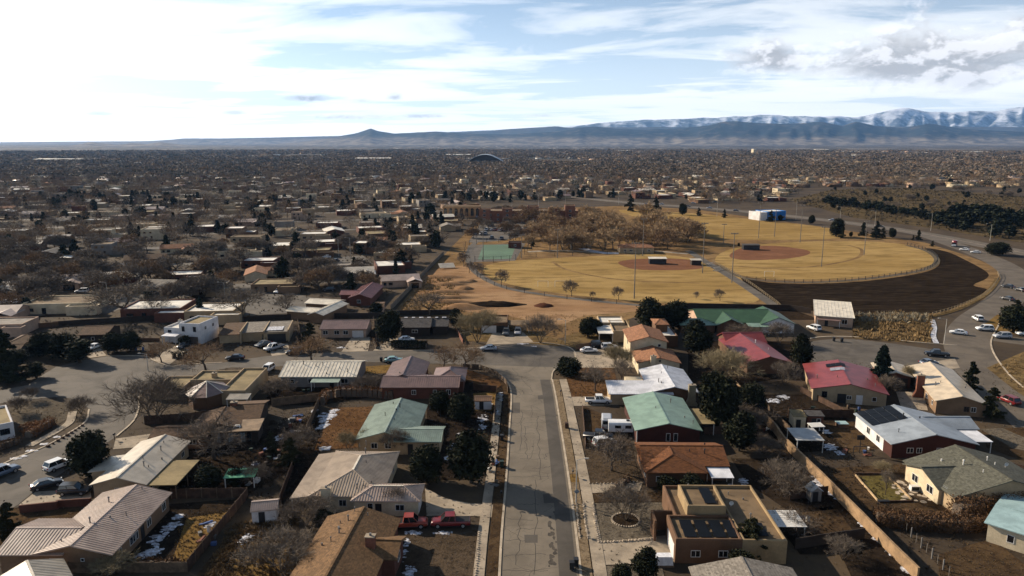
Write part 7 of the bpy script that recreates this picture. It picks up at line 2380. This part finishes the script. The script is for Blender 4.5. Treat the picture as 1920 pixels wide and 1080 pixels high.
# garden walls and back fences of the row north of the west street, and between the near lots
for pts, h_, m_, lab in [([(100, 612), (160, 608), (225, 604), (300, 600)], 1.6, W_DARK, 'dark back wall behind the dim brown roofs'), ([(412, 606), (500, 600), (590, 597), (690, 596), (735, 594)], 1.7, W_DARK, 'long dark back wall behind the row of small roofs'),
                         ([(700, 600), (706, 640)], 1.5, M_WOODD, 'dark side fence right of the white garage door'), ([(558, 606), (566, 640)], 1.5, M_WOOD, 'side fence right of the open carport'), ([(845, 600), (868, 645)], 1.2, M_BRICK, 'low red brick side wall before the straw willow'),
                         ([(0, 626), (60, 616), (110, 612)], 1.5, W_BROWN, 'brown garden wall at the left edge above the roofs'), ([(240, 640), (300, 640)], 1.0, W_BROWN, 'low brown front wall left of the white house'), ([(1290, 740), (1380, 745)], 1.6, M_WOODD, 'dark fence behind the grey chimney'),
                         ([(1320, 815), (1420, 812)], 1.6, M_WOODD, 'dark fence between sage green and rust roofs'), ([(1480, 938), (1552, 928)], 1.6, M_WOODD, 'dark fence above the red-brown bed'), ([(1490, 1030), (1620, 1010)], 1.7, W_DARK, 'dark wall above the bottom grey roof'),
                         ([(1500, 735), (1590, 782)], 1.4, M_WOODD, 'dark fence below the red solar roof'), ([(560, 850), (530, 930), (520, 960)], 1.5, M_WOODD, 'dark fence left of the tan hip roof'), ([(1850, 870), (1960, 900)], 1.5, M_WOODD, 'dark fence behind the grey-green roof')]:
    wall('garden_wall' if m_ not in (M_WOOD, M_WOODD) else 'wood_fence', pts, h_, .15 if m_ not in (M_WOOD, M_WOODD) else .06, m_, lab, 'wall' if m_ not in (M_WOOD, M_WOODD) else 'fence', 2.6, None, None, .18 if m_ in (M_WOOD, M_WOODD) else 0)
# ------------------------------------------------------------ the rest of the town
from mathutils import noise as mnoise


def np_mesh(name, V, Fc, m, **props):
    """one mesh from numpy arrays: V (n, 3), Fc (m, k)"""
    me = bpy.data.meshes.new(name)
    k = Fc.shape[1]
    me.vertices.add(len(V))
    me.vertices.foreach_set('co', V.astype(np.float32).ravel())
    me.loops.add(Fc.size)
    me.loops.foreach_set('vertex_index', Fc.astype(np.int32).ravel())
    me.polygons.add(len(Fc))
    me.polygons.foreach_set('loop_start', np.arange(0, Fc.size, k, dtype=np.int32))
    me.materials.append(m)
    me.update(calc_edges=True)
    return ob(name, me, **props)


def stamp(name, tmpl, pos, m, **props):
    """many copies of template triangles/quads joined into one mass; pos rows: x, y, scale, height scale, rotation, template index"""
    Vs, Fs, o = [], [], 0
    for x, y, s, hz, r, ti in pos:
        V, Fc = tmpl[int(ti)]
        c, sn = math.cos(r) * s, math.sin(r) * s
        W_ = np.empty_like(V)
        W_[:, 0] = V[:, 0] * c - V[:, 1] * sn + x
        W_[:, 1] = V[:, 0] * sn + V[:, 1] * c + y
        W_[:, 2] = V[:, 2] * hz
        Vs.append(W_)
        Fs.append(Fc + o)
        o += len(V)
    if Vs:
        return np_mesh(name, np.concatenate(Vs), np.concatenate(Fs), m, **props)


def blob(n, seed, H=7.0, Rr=3.4, lw=.16, ln=1.6, z0=.25):
    """template crown of n loose slivers"""
    q = random.Random(seed)
    V = []
    for i in range(n):
        d = rv(q)
        p = Vector((d.x * Rr, d.y * Rr, H * (z0 + (1 - z0) * .5) + d.z * H * (1 - z0) * .5)) * (q.random() ** .35) if False else Vector((d.x * Rr * q.random() ** .4, d.y * Rr * q.random() ** .4, H * (z0 + 1) / 2 + d.z * H * (1 - z0) / 2 * q.random() ** .4))
        t = (Vector((d.x, d.y, abs(d.z) + .5)) + rv(q) * .6).normalized()
        w = t.cross(rv(q)).normalized() * lw
        e = p + t * ln
        V += [tuple(p - w), tuple(p + w), (e.x, e.y, min(e.z, H))]
    w = .14
    V += [(-w, 0, 0), (w, 0, 0), (0, 0, H * .6), (0, -w, 0), (0, w, 0), (0, 0, H * .6)]
    V = np.array(V, dtype=np.float64)
    return V, np.arange(len(V)).reshape(-1, 3)


def tuft(n, seed, H=6.0, Rr=2.2, s=.8, cone=False):
    q = random.Random(seed)
    V = []
    for i in range(n):
        d = rv(q)
        z = q.random() ** (1.2 if cone else .9)
        r = Rr * ((1 - z) if cone else math.sqrt(max(.05, 1 - (2 * z - .8) ** 2 * .7)))
        p = Vector((d.x * r, d.y * r, H * (.08 + .88 * z)))
        a, b = rv(q) * s, rv(q) * s
        V += [tuple(p - a * .6), tuple(p + a * .6 + b * .3), tuple(p + b)]
    V = np.array(V, dtype=np.float64)
    V[:, 2] = np.clip(V[:, 2], 0, H)
    return V, np.arange(len(V)).reshape(-1, 3)


# --- house kinds of the wider quarter
KINDS_H = []
WALLS = [(W_TAN, 'tan'), (W_PINK, 'pinkish'), (W_BROWN, 'brown'), (W_CREAM, 'cream'), (W_BRICKR, 'brick'), (W_GREY, 'grey'), (W_BRICKT, 'sandy'), (W_TAN, 'tan')]
DECKS = [(D_WHITE, 'white'), (D_TAN, 'gravel'), (D_OLIVE, 'olive'), (mat('grey_deck', (0.23, 0.20, 0.17), .95, .3), 'grey')]
ROOFS = [(R_MAUVE, 'mauve metal'), (R_CREAM, 'cream metal'), (S_GREY, 'grey shingle'), (S_DKBR, 'brown shingle'), (R_LGREY, 'pale metal'), (R_MAUVED, 'dark mauve'), (S_TERRA, 'terracotta'), (S_CHAR, 'charcoal shingle')]


def make_kind(i):
    q = random.Random(100 + i)
    wm, wn = WALLS[i % 8]
    t = i % 3
    w, d = q.uniform(12, 17), q.uniform(9, 12)
    parts = []
    o = MB()
    r = MB()
    wins = []

    def win(x, y, z, sx, h=1.1):
        wins.append(MB().bb(x - sx / 2, x + sx / 2, y - .05, y + .03, z, z + h))
    if t == 0 or t == 2:
        rm, rn = DECKS[(i // 3) % 4]
        H1 = q.uniform(3.1, 3.7) if t == 0 else q.uniform(5.4, 6.2)

        def blk(x0, x1, y0, y1, z):
            p_, dp = .3, .35
            oo, ii = [(x0, y0), (x1, y0), (x1, y1), (x0, y1)], [(x0 + p_, y0 + p_), (x1 - p_, y0 + p_), (x1 - p_, y1 - p_), (x0 + p_, y1 - p_)]
            vs = [(a, b, 0) for a, b in oo] + [(a, b, z) for a, b in oo] + [(a, b, z) for a, b in ii] + [(a, b, z - dp - .05) for a, b in ii]
            o.add(vs, [(L * 4 + k, L * 4 + (k + 1) % 4, L * 4 + 4 + (k + 1) % 4, L * 4 + 4 + k) for L in range(3) for k in range(4)])
            r.bb(x0 + p_, x1 - p_, y0 + p_, y1 - p_, z - dp - .1, z - dp)
        if t == 0:
            blk(-w / 2, w / 2, -d / 2, d / 2, H1)
            blk(w / 2 - 5, w / 2 + q.uniform(1, 3), -d / 2 - q.uniform(2, 4), -d / 2 - .02, H1 - .4)
            typ = 'flat-roofed house'
        else:
            blk(-w / 2, w / 2 - 6, -d / 2, d / 2, H1)
            blk(w / 2 - 5.98, w / 2, -d / 2 + .5, d / 2 - .5, 3.3)
            typ = 'tall flat-roofed house'
            win(-w / 2 + 2, -d / 2, 3.6, 1.2)
            win(-w / 2 + 5, -d / 2, 3.6, 1.2)
        win(-w / 2 + 2.2, -d / 2, .9, 1.6)
        win(-w / 2 + 5.5, -d / 2, .1, 1.0, 2.0)
    else:
        rm, rn = ROOFS[(i // 3) % 8]
        ze, rise = 2.7, q.uniform(1.2, 1.8)
        r.slab([(-w / 2, -d / 2, ze), (w / 2, -d / 2, ze), (w / 2, 0, ze + rise), (-w / 2, 0, ze + rise)], .14)
        r.slab([(-w / 2, d / 2, ze), (-w / 2, 0, ze + rise), (w / 2, 0, ze + rise), (w / 2, d / 2, ze)], .14)
        a, b = w / 2 - .4, d / 2 - .4
        zt, zp = ze - .05, ze + rise - .16
        vs = []
        for xx in (-a, a):
            vs += [(xx, -b, 0), (xx, b, 0), (xx, b, zt), (xx, 0, zp), (xx, -b, zt)]
        o.add(vs, [(4, 3, 2, 1, 0), (5, 6, 7, 8, 9), (0, 5, 9, 4), (1, 2, 7, 6)])
        if i % 2:
            x0, x1, y0 = w / 2 - 6, w / 2 + .4, -d / 2 - 4
            cx = (x0 + x1) / 2
            r.slab([(x0, y0, ze - .1), (cx, y0, ze + 1.0), (cx, 0, ze + 1.0), (x0, 0, ze - .1)], .14)
            r.slab([(x1, y0, ze - .1), (x1, 0, ze - .1), (cx, 0, ze + 1.0), (cx, y0, ze + 1.0)], .14)
            o.bb(x0 + .4, x1 - .4, y0 + .4, -b + .1, 0, ze - .1)
            win(cx, y0 + .4, .05, 3.2, 2.1)
        typ = 'gabled house'
        win(-w / 4, -b, .9, 1.6)
        win(-w / 2 + 1.8, -b, .9, 1.2)
    return dict(wall=o.mesh('wall', wm), roof=r.mesh('roof', rm), wins=[x.mesh('window', GLASS) for x in wins], label='%s %s with %s roof' % (wn, typ, rn), t=t, mbs=(o, r, wm, rm), name=['flat_roof_house', 'gable_house', 'tall_flat_house'][t])


for i in range(30):
    KINDS_H.append(make_kind(i))


def mid_house(x, y, rz, k, label=None, s=1.0, group='houses of the wider quarter'):
    K = KINDS_H[k]
    o = thing(K['name'], label or K['label'], 'house', (x, y, 0), rz, group)
    o.scale = (s, s, 1)
    ob('wall', K['wall'], o)
    ob('roof', K['roof'], o)
    for w in K['wins']:
        ob('window', w, o)
    HOUSES.append((x, y, 10))
    return o


# some that the photo shows clearly
for px, py, rz, k, lab, s in [
    (392, 550, 4, 0, 'pinkish low house with bright white flat roofs and dark garage above the turning circle', 1.15), (302, 548, -8, 7, 'grey-green gabled house left of the bright white flat roofs', 1.1), (517, 545, 5, 6, 'olive flat-roofed house at the far turning circle', 1.0),
    (585, 481, 8, 18, 'ochre flat-roofed house above the upper lane', 1.2), (690, 476, 0, 2, 'grey tall house with an arched side gate beside the upper lane', 1.0), (730, 488, -4, 0, 'low beige block house near the end of the long fence', 1.0),
    (490, 502, 3, 12, 'red-brick flat house with a white roof at the left of the upper lane', 1.0), (672, 522, 12, 13, 'grey-brown gabled house behind the dusty red roof', 1.1), (215, 532, 25, 4, 'sandy gabled house in the diagonal row', 1.1), (245, 512, 25, 22, 'second gabled house of the diagonal row', 1.1), (275, 497, 25, 10, 'third gabled house of the diagonal row', 1.1),
    (120, 538, 10, 1, 'long house with a bright roof behind yellowish trees', 1.3), (125, 583, 6, 3, 'cream flat house with a snow-white roof behind black bushes', 1.3), (300, 592, 5, 12, 'brown flat house with snow patches on its roof', 1.3), (50, 470, 15, 4, 'house with two white slopes in the upper left', 1.0),
    (-5, 600, 8, 25, 'pale roofed house at the left edge above the lane', 1.0), (24, 552, 5, 13, 'house with white trim at the upper left lane', 1.0), (372, 430, 4, 3, 'cream block house standing out among bare trees', 1.0), (465, 455, 2, 15, 'ochre tall adobe block above the upper lane', 1.0),
    (405, 598, 4, 0, 'long low tan roofed house behind the big bare tree', 1.2), (20, 625, 6, 9, 'tan low house at the left edge above the dark trees', 0.9), (760, 418, 3, 6, 'pale flat house at the head of the long fence row', 1.2), (640, 512, 14, 21, 'cream shed-like house beside the upper lane', .7)]:
    c = G(px, py - 3)
    mid_house(c.x, c.y, R(rz), k, lab, s)

q = random.Random(77)
cells = []
TH = R(14)
row = 0
v_ = 200.0
while v_ < 1500:
    u_ = -1500.0
    while u_ < 1700:
        x = u_ * math.cos(TH) - v_ * math.sin(TH) + q.uniform(-4, 4)
        y = u_ * math.sin(TH) + v_ * math.cos(TH) + q.uniform(-4, 4)
        u_ += 25 + q.uniform(-2, 4)
        if y < 180:
            continue
        px, py = PX((x, y, 0))
        if not (-60 < px < 1980) or py < 308:
            continue
        lim = float(np.interp(px, (735, 736, 832, 900, 906, 1100, 1180, 1320, 1470, 1500), (578, 568, 466, 398, 384, 372, 371, 381, 392, 352)))
        if px < 735 and py > 560 and px > 200:
            continue
        if py > lim:
            continue
        cells.append((y, x, q.random()))
    v_ += (24, 36)[row % 2]
    row += 1
cells.sort()
# lanes of the western quarter between every second row
LIM = lambda px: float(np.interp(px, (735, 736, 832, 900, 906, 1100, 1180, 1320, 1470, 1500), (572, 562, 460, 392, 378, 366, 365, 375, 386, 346)))
v_, row = 200.0, 0
while v_ < 1150:
    gap = (24, 36)[row % 2]
    if gap == 36:
        run, vm = [], v_ + 18
        for u_ in range(-1100, 1300, 14):
            x, y = u_ * math.cos(TH) - vm * math.sin(TH), u_ * math.sin(TH) + vm * math.cos(TH)
            px, py = PX((x, y, 0)) if y > 150 else (0, 999)
            ok = -80 < px < 2000 and py < LIM(px) and not (px < 735 and py > 548) and not any(in_poly((x, y), P) for P in CLEAR) and all((a - x) ** 2 + (b - y) ** 2 > (c * .8) ** 2 for a, b, c in HOUSES)
            if ok:
                run.append((x, y))
            if (not ok or u_ > 1280) and run:
                if len(run) > 3:
                    strip('lane', run, 7.5, 0.021, A_WEST, px=False, n=2)
                run = []
    v_ += gap
    row += 1


def free(x, y, r):
    for a, b, c in HOUSES:
        if (a - x) ** 2 + (b - y) ** 2 < (c + r) ** 2:
            return False
    return not any(in_poly((x, y), P) for P in CLEAR)


n_house, n_bare, n_ever = 0, 0, 0
far_h = {}
bare_far, ever_far = [], []
ZONE = lambda px, py: ('left of' if px < 640 else 'above' if px < 1180 else 'right of') + ' the park, ' + ('nearer rows' if py > 440 else 'middle rows' if py > 370 else 'farther rows')
for (y, x, u) in cells:
    px, py = PX((x, y, 0))
    hx = None
    big = y < 760
    if u < .80 and free(x, y, 7):
        k = q.randrange(30)
        if q.random() < .35:
            k = q.choice((0, 12, 24, 3, 15))
        rz = TH + q.choice((0, 0, 0, math.pi / 2, -math.pi / 2)) + q.uniform(-.12, .12)
        if n_house < 270:
            mid_house(x, y, rz, k, KINDS_H[k]['label'] + ' ' + ZONE(px, py), q.uniform(.9, 1.15))
            n_house += 1
        else:
            far_h.setdefault(k, []).append((x, y, rz))
        hx = (x, y)
    dn = mnoise.noise(Vector((x * .012, y * .009, 1.5))) + .35 * mnoise.noise(Vector((x * .04, y * .03, 8.5)))
    for j in range(max(2, int(5.6 + 7 * dn + q.random()))):
        tx, ty = x + q.uniform(-15, 15), y + q.uniform(-13, 13)
        if hx and (tx - x) ** 2 + (ty - y) ** 2 < 60:
            continue
        if any(in_poly((tx, ty), P) for P in CLEAR) or any((a - tx) ** 2 + (b - ty) ** 2 < (c * .75) ** 2 for a, b, c in HOUSES[:140]):
            continue
        ppx, ppy = PX((tx, ty, 0))
        if not (-30 < ppx < 1950):
            continue
        if q.random() < .70 - .5 * mnoise.noise(Vector((tx * .02, ty * .016, 5.5))):
            h = q.uniform(5.5, 10.0)
            if n_bare < 130:
                tree(q.choice(('mid0', 'mid1', 'mid3', 'mid2', 'mid0')), 0, 0, 0, 'bare tree among the houses ' + ZONE(ppx, ppy), q.uniform(1.1, 1.5), 'bare trees among the houses', (tx, ty, h))
                n_bare += 1
            else:
                bare_far.append((tx, ty, h))
        else:
            h = q.uniform(4.5, 10.5)
            if n_ever < 290:
                tree(q.choice(('ljun', 'ljun1', 'lpine', 'lpine')), 0, 0, 0, 'dark evergreen among the houses ' + ZONE(ppx, ppy), q.uniform(.9, 1.25), 'evergreens among the houses', (tx, ty, h))
                n_ever += 1
            else:
                ever_far.append((tx, ty, h))

# houses too far to be told apart one by one, a mass per kind
for k, L in far_h.items():
    K = KINDS_H[k]
    for mb, m, nm in ((K['mbs'][0], K['mbs'][2], 'distant_house_walls'), (K['mbs'][1], K['mbs'][3], 'distant_house_roofs')):
        quads = [f if len(f) == 4 else (f + f[-1:] * (4 - len(f)) if len(f) < 4 else f[:4]) for f in mb.f]
        T = (np.array(mb.v, dtype=np.float64), np.array(quads))
        stamp(nm, [T], [(x, y, 1.0, 1.0, r, 0) for x, y, r in L], m, kind='stuff', label='%s far off in the town, massed rows' % K['label'].split(' with')[0])
T_B = [blob(210, 200 + i, 7.0, 4.2, .085, 1.5, .2) for i in range(6)]
T_E = [tuft(46, 220 + i, cone=i % 2 == 0) for i in range(6)]
tone = [(B_TWIG, 0), (B_TWIGD, 1), (B_TWIGR, 2)]
for m, i in tone:
    stamp('distant_bare_trees', T_B, [(x, y, h / 7, h / 7, q.uniform(0, 6.3), q.randrange(6)) for n_, (x, y, h) in enumerate(bare_far) if n_ % 3 == i], m, kind='stuff', label='mass of bare trees filling the far town')
stamp('distant_evergreens', T_E, [(x, y, h / 6, h / 6, q.uniform(0, 6.3), q.randrange(6)) for x, y, h in ever_far], F_PINE, kind='stuff', label='mass of dark evergreens filling the far town')

# open scrub beyond the highway: dark juniper belt
for i in range(58):
    t_ = i / 57
    px = 1545 + 215 * t_ + q.uniform(-8, 8)
    py = 378 + 34 * t_ + q.uniform(-3, 5)
    tree(q.choice(('ljun', 'ljun1')), px, py, py - q.uniform(9, 18), 'dark juniper in the belt beyond the highway', 1.5, 'juniper belt beyond the highway')
for i in range(70):
    px, py = q.uniform(1745, 1925), q.uniform(404, 452)
    if py > 400 + (px - 1600) * .18:
        continue
    tree(q.choice(('ljun', 'ljun1')), px, py, py - q.uniform(16, 30), 'dark tree in the thicket beyond the highway', 1.4, 'thicket beyond the highway')
for i in range(64):
    px, py = q.uniform(1500, 1930), q.uniform(345, 400)
    tree(q.choice(('mid0', 'mid3', 'ljun')), px, py, py - q.uniform(7, 14), 'small tree dotted over the open scrub land', 1.3, 'trees on the open scrub land')
tree('jun0', 1868, 478, 452, 'round dark bush at the highway fork', 2.2)

# farther town, trees and roofs to the foot of the hills
T_B2 = [blob(16, 240 + i, 7, 5.0, .75, 3.4, .1) for i in range(5)]
T_E2 = [tuft(12, 250 + i, 7, 3.2, 1.9, i % 2 == 0) for i in range(5)]
fb, fe, fh = [[], [], []], [], [[], [], [], []]
nn = 0
while nn < 36000:
    r = 1150 * (4600 / 1150) ** (q.random() ** 1.0)
    a = q.uniform(-.66, .66)
    x, y = r * math.sin(a), r * math.cos(a)
    if y < 1120:
        continue
    nn += 1
    px, py = PX((x, y, 0))
    if not -30 < px < 1950:
        continue
    patch = mnoise.noise(Vector((x * .004, y * .0016, 3.0)))
    if patch < -.34 and y > 1500:
        continue
    sc = .8 + r / 3400
    f = q.random()
    if f < .64 - patch * .25:
        h = q.uniform(5, 9) * (1 + r / 9000)
        fb[q.choice((0, 0, 0, 1, 1, 2))].append((x, y, h / 7 * sc, h / 7, q.uniform(0, 6.3), q.randrange(5)))
    elif f < .90 - .12 * max(0, -patch):
        h = q.uniform(5, 10) * (1 + r / 9000)
        fe.append((x, y, h / 7 * sc, h / 7, q.uniform(0, 6.3), q.randrange(5)))
    else:
        fh[q.choice((0, 0, 1, 1, 2, 3))].append((x, y, q.uniform(.8, 1.6) * sc, q.uniform(.85, 1.5), TH + q.uniform(-.4, .4), 0))
for i, m in enumerate((B_TWIG, B_TWIGD, B_TWIGR)):
    stamp('far_trees', T_B2, fb[i], m, kind='stuff', label='bare trees of the valley town blending into one mass')
stamp('far_evergreens', T_E2, fe, F_PINE, kind='stuff', label='dark evergreens of the valley town blending into one mass')
bx = MB().bb(-7, 7, -5, 5, 0, 3.6)
TB = (np.array(bx.v, dtype=np.float64), np.array(bx.f))
for i, m in enumerate((D_WHITE, W_TAN, W_PINK, S_DKBR)):
    stamp('far_roofs', [TB], fh[i], m, kind='stuff', label='roofs of the valley town too far to tell apart')
# a few long pale sheds in the far town
for px, py, w, lab in [(1590, 287, 110, 'long pale warehouse in the far right town'), (1540, 283, 80, 'long white shed behind the far warehouse'), (110, 304, 120, 'long pale roofs in the far left town'), (700, 302, 100, 'pale flat roofs left of the arched hall'), (860, 294, 90, 'pale roofs above the arched hall'),
                       (1830, 288, 110, 'pale block at the far right of the town'), (1170, 285, 70, 'pale block in the middle of the far town'), (1412, 291, 8, 'slim white tower in the far right town')]:
    c = G(px, py)
    o = thing('warehouse' if w > 20 else 'water_tower', lab, 'building', c)
    hh = 8 if w > 20 else 24
    MB().bb(-w / 2, w / 2, -14, 14, 0, hh).build('wall', W_CREAM, o)
    MB().slab([(-w / 2 - 1, -15, hh + .1), (w / 2 + 1, -15, hh + .1), (w / 2 + 1, 15, hh + 1.6), (-w / 2 - 1, 15, hh + 1.6)], .4).build('roof', D_WHITE, o)
    for k in range(5):
        MB().bb(-w * .4 + k * w * .2 - w * .04, -w * .4 + k * w * .2 + w * .04, -14.15, -14.02, 1, hh * .6).build('window', GLASS, o)

# ------------------------------------------------------------ hills and mountains
def mat_hill(name, c1, c2, c3, snow=None, foot_k=.9):
    m = bpy.data.materials.new(name)
    m.use_nodes = True
    t = NT(m.node_tree)
    out = t.n('ShaderNodeOutputMaterial')
    geo = t.n('ShaderNodeNewGeometry')
    pos = geo.outputs['Position']
    n1, n2 = t.noise(pos, .0008, 5, .6), t.noise(pos, .0045, 5, .7)
    col = t.mix(t.smooth(n1, .38, .62), c1, c2)
    col = t.mix(t.smooth(n2, .5, .66), col, c3)
    if not snow:
        zz = t.n('ShaderNodeSeparateXYZ', (pos,)).outputs[2]
        foot = t.smooth(t.m('ADD', zz, t.m('MULTIPLY', n2, 60.0)), 190.0, 100.0)
        col = t.mix(t.m('MULTIPLY', foot, foot_k), col, t.mix(t.smooth(n2, .42, .6), (.10, .086, .072), (.25, .21, .165)))
    if snow:
        z = t.n('ShaderNodeSeparateXYZ', (pos,)).outputs[2]
        n3 = t.noise(t.n('ShaderNodeVectorMath', (pos, (1, 1, .35)), operation='MULTIPLY').outputs[0], .0026, 6, .68)
        k = t.m('ADD', t.m('DIVIDE', z, snow), t.m('MULTIPLY', t.m('SUBTRACT', n3, .5), 4.2))
        col = t.mix(t.smooth(k, .55, 1.5), col, (.58, .62, .70))  # snow dulled and blued, with haze mixed into its tone
    b = t.n('ShaderNodeBsdfPrincipled', {'Base Color': col, 'Roughness': .95, 'Specular IOR Level': .05})
    t.nt.links.new(b.outputs[0], out.inputs[0])
    return m


def ridge(name, prof, D, depth, m, seed, rough=.12, rows=22, cols=300):
    pxs = [p[0] for p in prof]
    V, Fc = [], []
    for i in range(cols + 1):
        px = pxs[0] + (pxs[-1] - pxs[0]) * i / cols
        py = float(np.interp(px, pxs, [p[1] for p in prof]))
        a, b = (px - 960) / FP, (py - 540) / FP
        dy = math.cos(PITCH) - b * math.sin(PITCH)
        z = CH + D * (-math.sin(PITCH) - b * math.cos(PITCH)) / dy
        x = D * a / dy
        for j in range(rows + 1):
            t = j / rows * 2 - 1
            y = D + t * depth
            s = max(0.0, 1 - abs(t)) ** 1.35
            n1 = mnoise.fractal(Vector((x / (D * .035) + seed, y / (D * .05), seed)), 1.0, 2.0, 5)
            n2 = 1 - abs(mnoise.noise(Vector((x / (D * .022) + seed, y / (D * .09), 2.0 + seed))))
            zz = max(z, 2) * s * (1 + rough * n1 * (1 - s * .75)) + max(z, 2) * (n2 - .6) * .5 * s * (1 - s) * 2.0
            V.append((x * (y / D) if t < 0 else x, y, zz - 6))
    V = np.array(V)
    r1 = rows + 1
    for i in range(cols):
        for j in range(rows):
            Fc.append((i * r1 + j, (i + 1) * r1 + j, (i + 1) * r1 + j + 1, i * r1 + j + 1))
    o = np_mesh(name, V, np.array(Fc), m, kind='structure')
    o.data.polygons.foreach_set('use_smooth', [True] * len(o.data.polygons))
    return o


HL = mat_hill('juniper_hills', (.014, .021, .026), (.026, .034, .036), (.095, .080, .062))  # dark forest tones tinted blue; the haze's tint is in the colour
HL2 = mat_hill('far_mesa', (.05, .052, .05), (.07, .066, .06), (.10, .09, .08))
SN = mat_hill('snowy_range', (.08, .10, .13), (.10, .125, .16), (.13, .15, .18), 620)  # bluish low-contrast rock, distance haze painted into the colour
ridge('hills', [(480, 272), (560, 266), (600, 261), (640, 254), (668, 249), (683, 244), (695, 240), (708, 245), (740, 250), (790, 247), (815, 246), (850, 248), (900, 251), (960, 251), (1040, 246), (1080, 240), (1115, 236), (1150, 240), (1200, 243), (1280, 240), (1330, 234), (1355, 228), (1385, 227),
                (1430, 230), (1500, 231), (1540, 228), (1580, 236), (1606, 227), (1640, 235), (1690, 240), (1742, 231), (1800, 240), (1850, 244), (1940, 247), (2020, 255)], 13000, 2600, HL, 1.3)
ridge('hills', [(110, 274), (140, 271.5), (150, 269.5), (168, 265.5), (185, 268.5), (205, 271), (225, 270), (250, 267.5), (275, 269.5), (300, 265.5), (320, 268.5), (345, 271), (390, 274)], 9500, 1000, HL, 4.1, cols=120)
ridge('mesa', [(0, 266), (280, 264), (325, 261), (345, 259), (420, 259), (520, 257), (600, 255), (700, 253), (900, 246), (960, 241), (1045, 236), (1065, 239), (1120, 238), (1200, 238), (1500, 236), (1940, 238)], 16500, 1500, HL2, 7.7, .05)
ridge('mountains', [(820, 248), (1000, 241), (1100, 234), (1135, 228), (1190, 226), (1260, 223), (1330, 221), (1400, 216), (1425, 214), (1480, 216), (1540, 218), (1600, 220), (1638, 213), (1665, 206), (1692, 203), (1725, 206), (1760, 211), (1800, 210), (1850, 207), (1890, 203), (1925, 200), (2000, 199)], 19500, 2300, SN, 2.2, .2, 26, 420)

# ------------------------------------------------------------ the air
def haze():
    o = MB().bb(-23000, 23000, -3500, 23000, -1.2, 1130).build('haze', None, kind='stuff', label='thin blue-grey winter haze over the valley')
    m = bpy.data.materials.new('haze_air')
    m.use_nodes = True
    t = NT(m.node_tree)
    out = t.n('ShaderNodeOutputMaterial')
    v = t.n('ShaderNodeVolumePrincipled', {'Color': (.25, .52, 1.0, 1), 'Density': 2.5e-5, 'Anisotropy': .2})
    t.nt.links.new(v.outputs[0], out.inputs['Volume'])
    o.data.materials.append(m)


haze()

# ------------------------------------------------------------ labels that single things out
def ordinal(n):
    return '%d%s' % (n, 'th' if 10 <= n % 100 <= 20 else {1: 'st', 2: 'nd', 3: 'rd'}.get(n % 10, 'th'))


by = {}
for o in list(COL.objects):
    if o.parent is None and 'category' in o:
        by.setdefault(o['label'], []).append(o)
for lab, L in by.items():
    if len(L) > 1:
        L.sort(key=lambda o: PX(o.location)[0])
        for i, o in enumerate(L):
            o['label'] = '%s, %s' % (lab, 'leftmost' if i == 0 else 'rightmost' if i == len(L) - 1 else ordinal(i + 1) + ' from left')
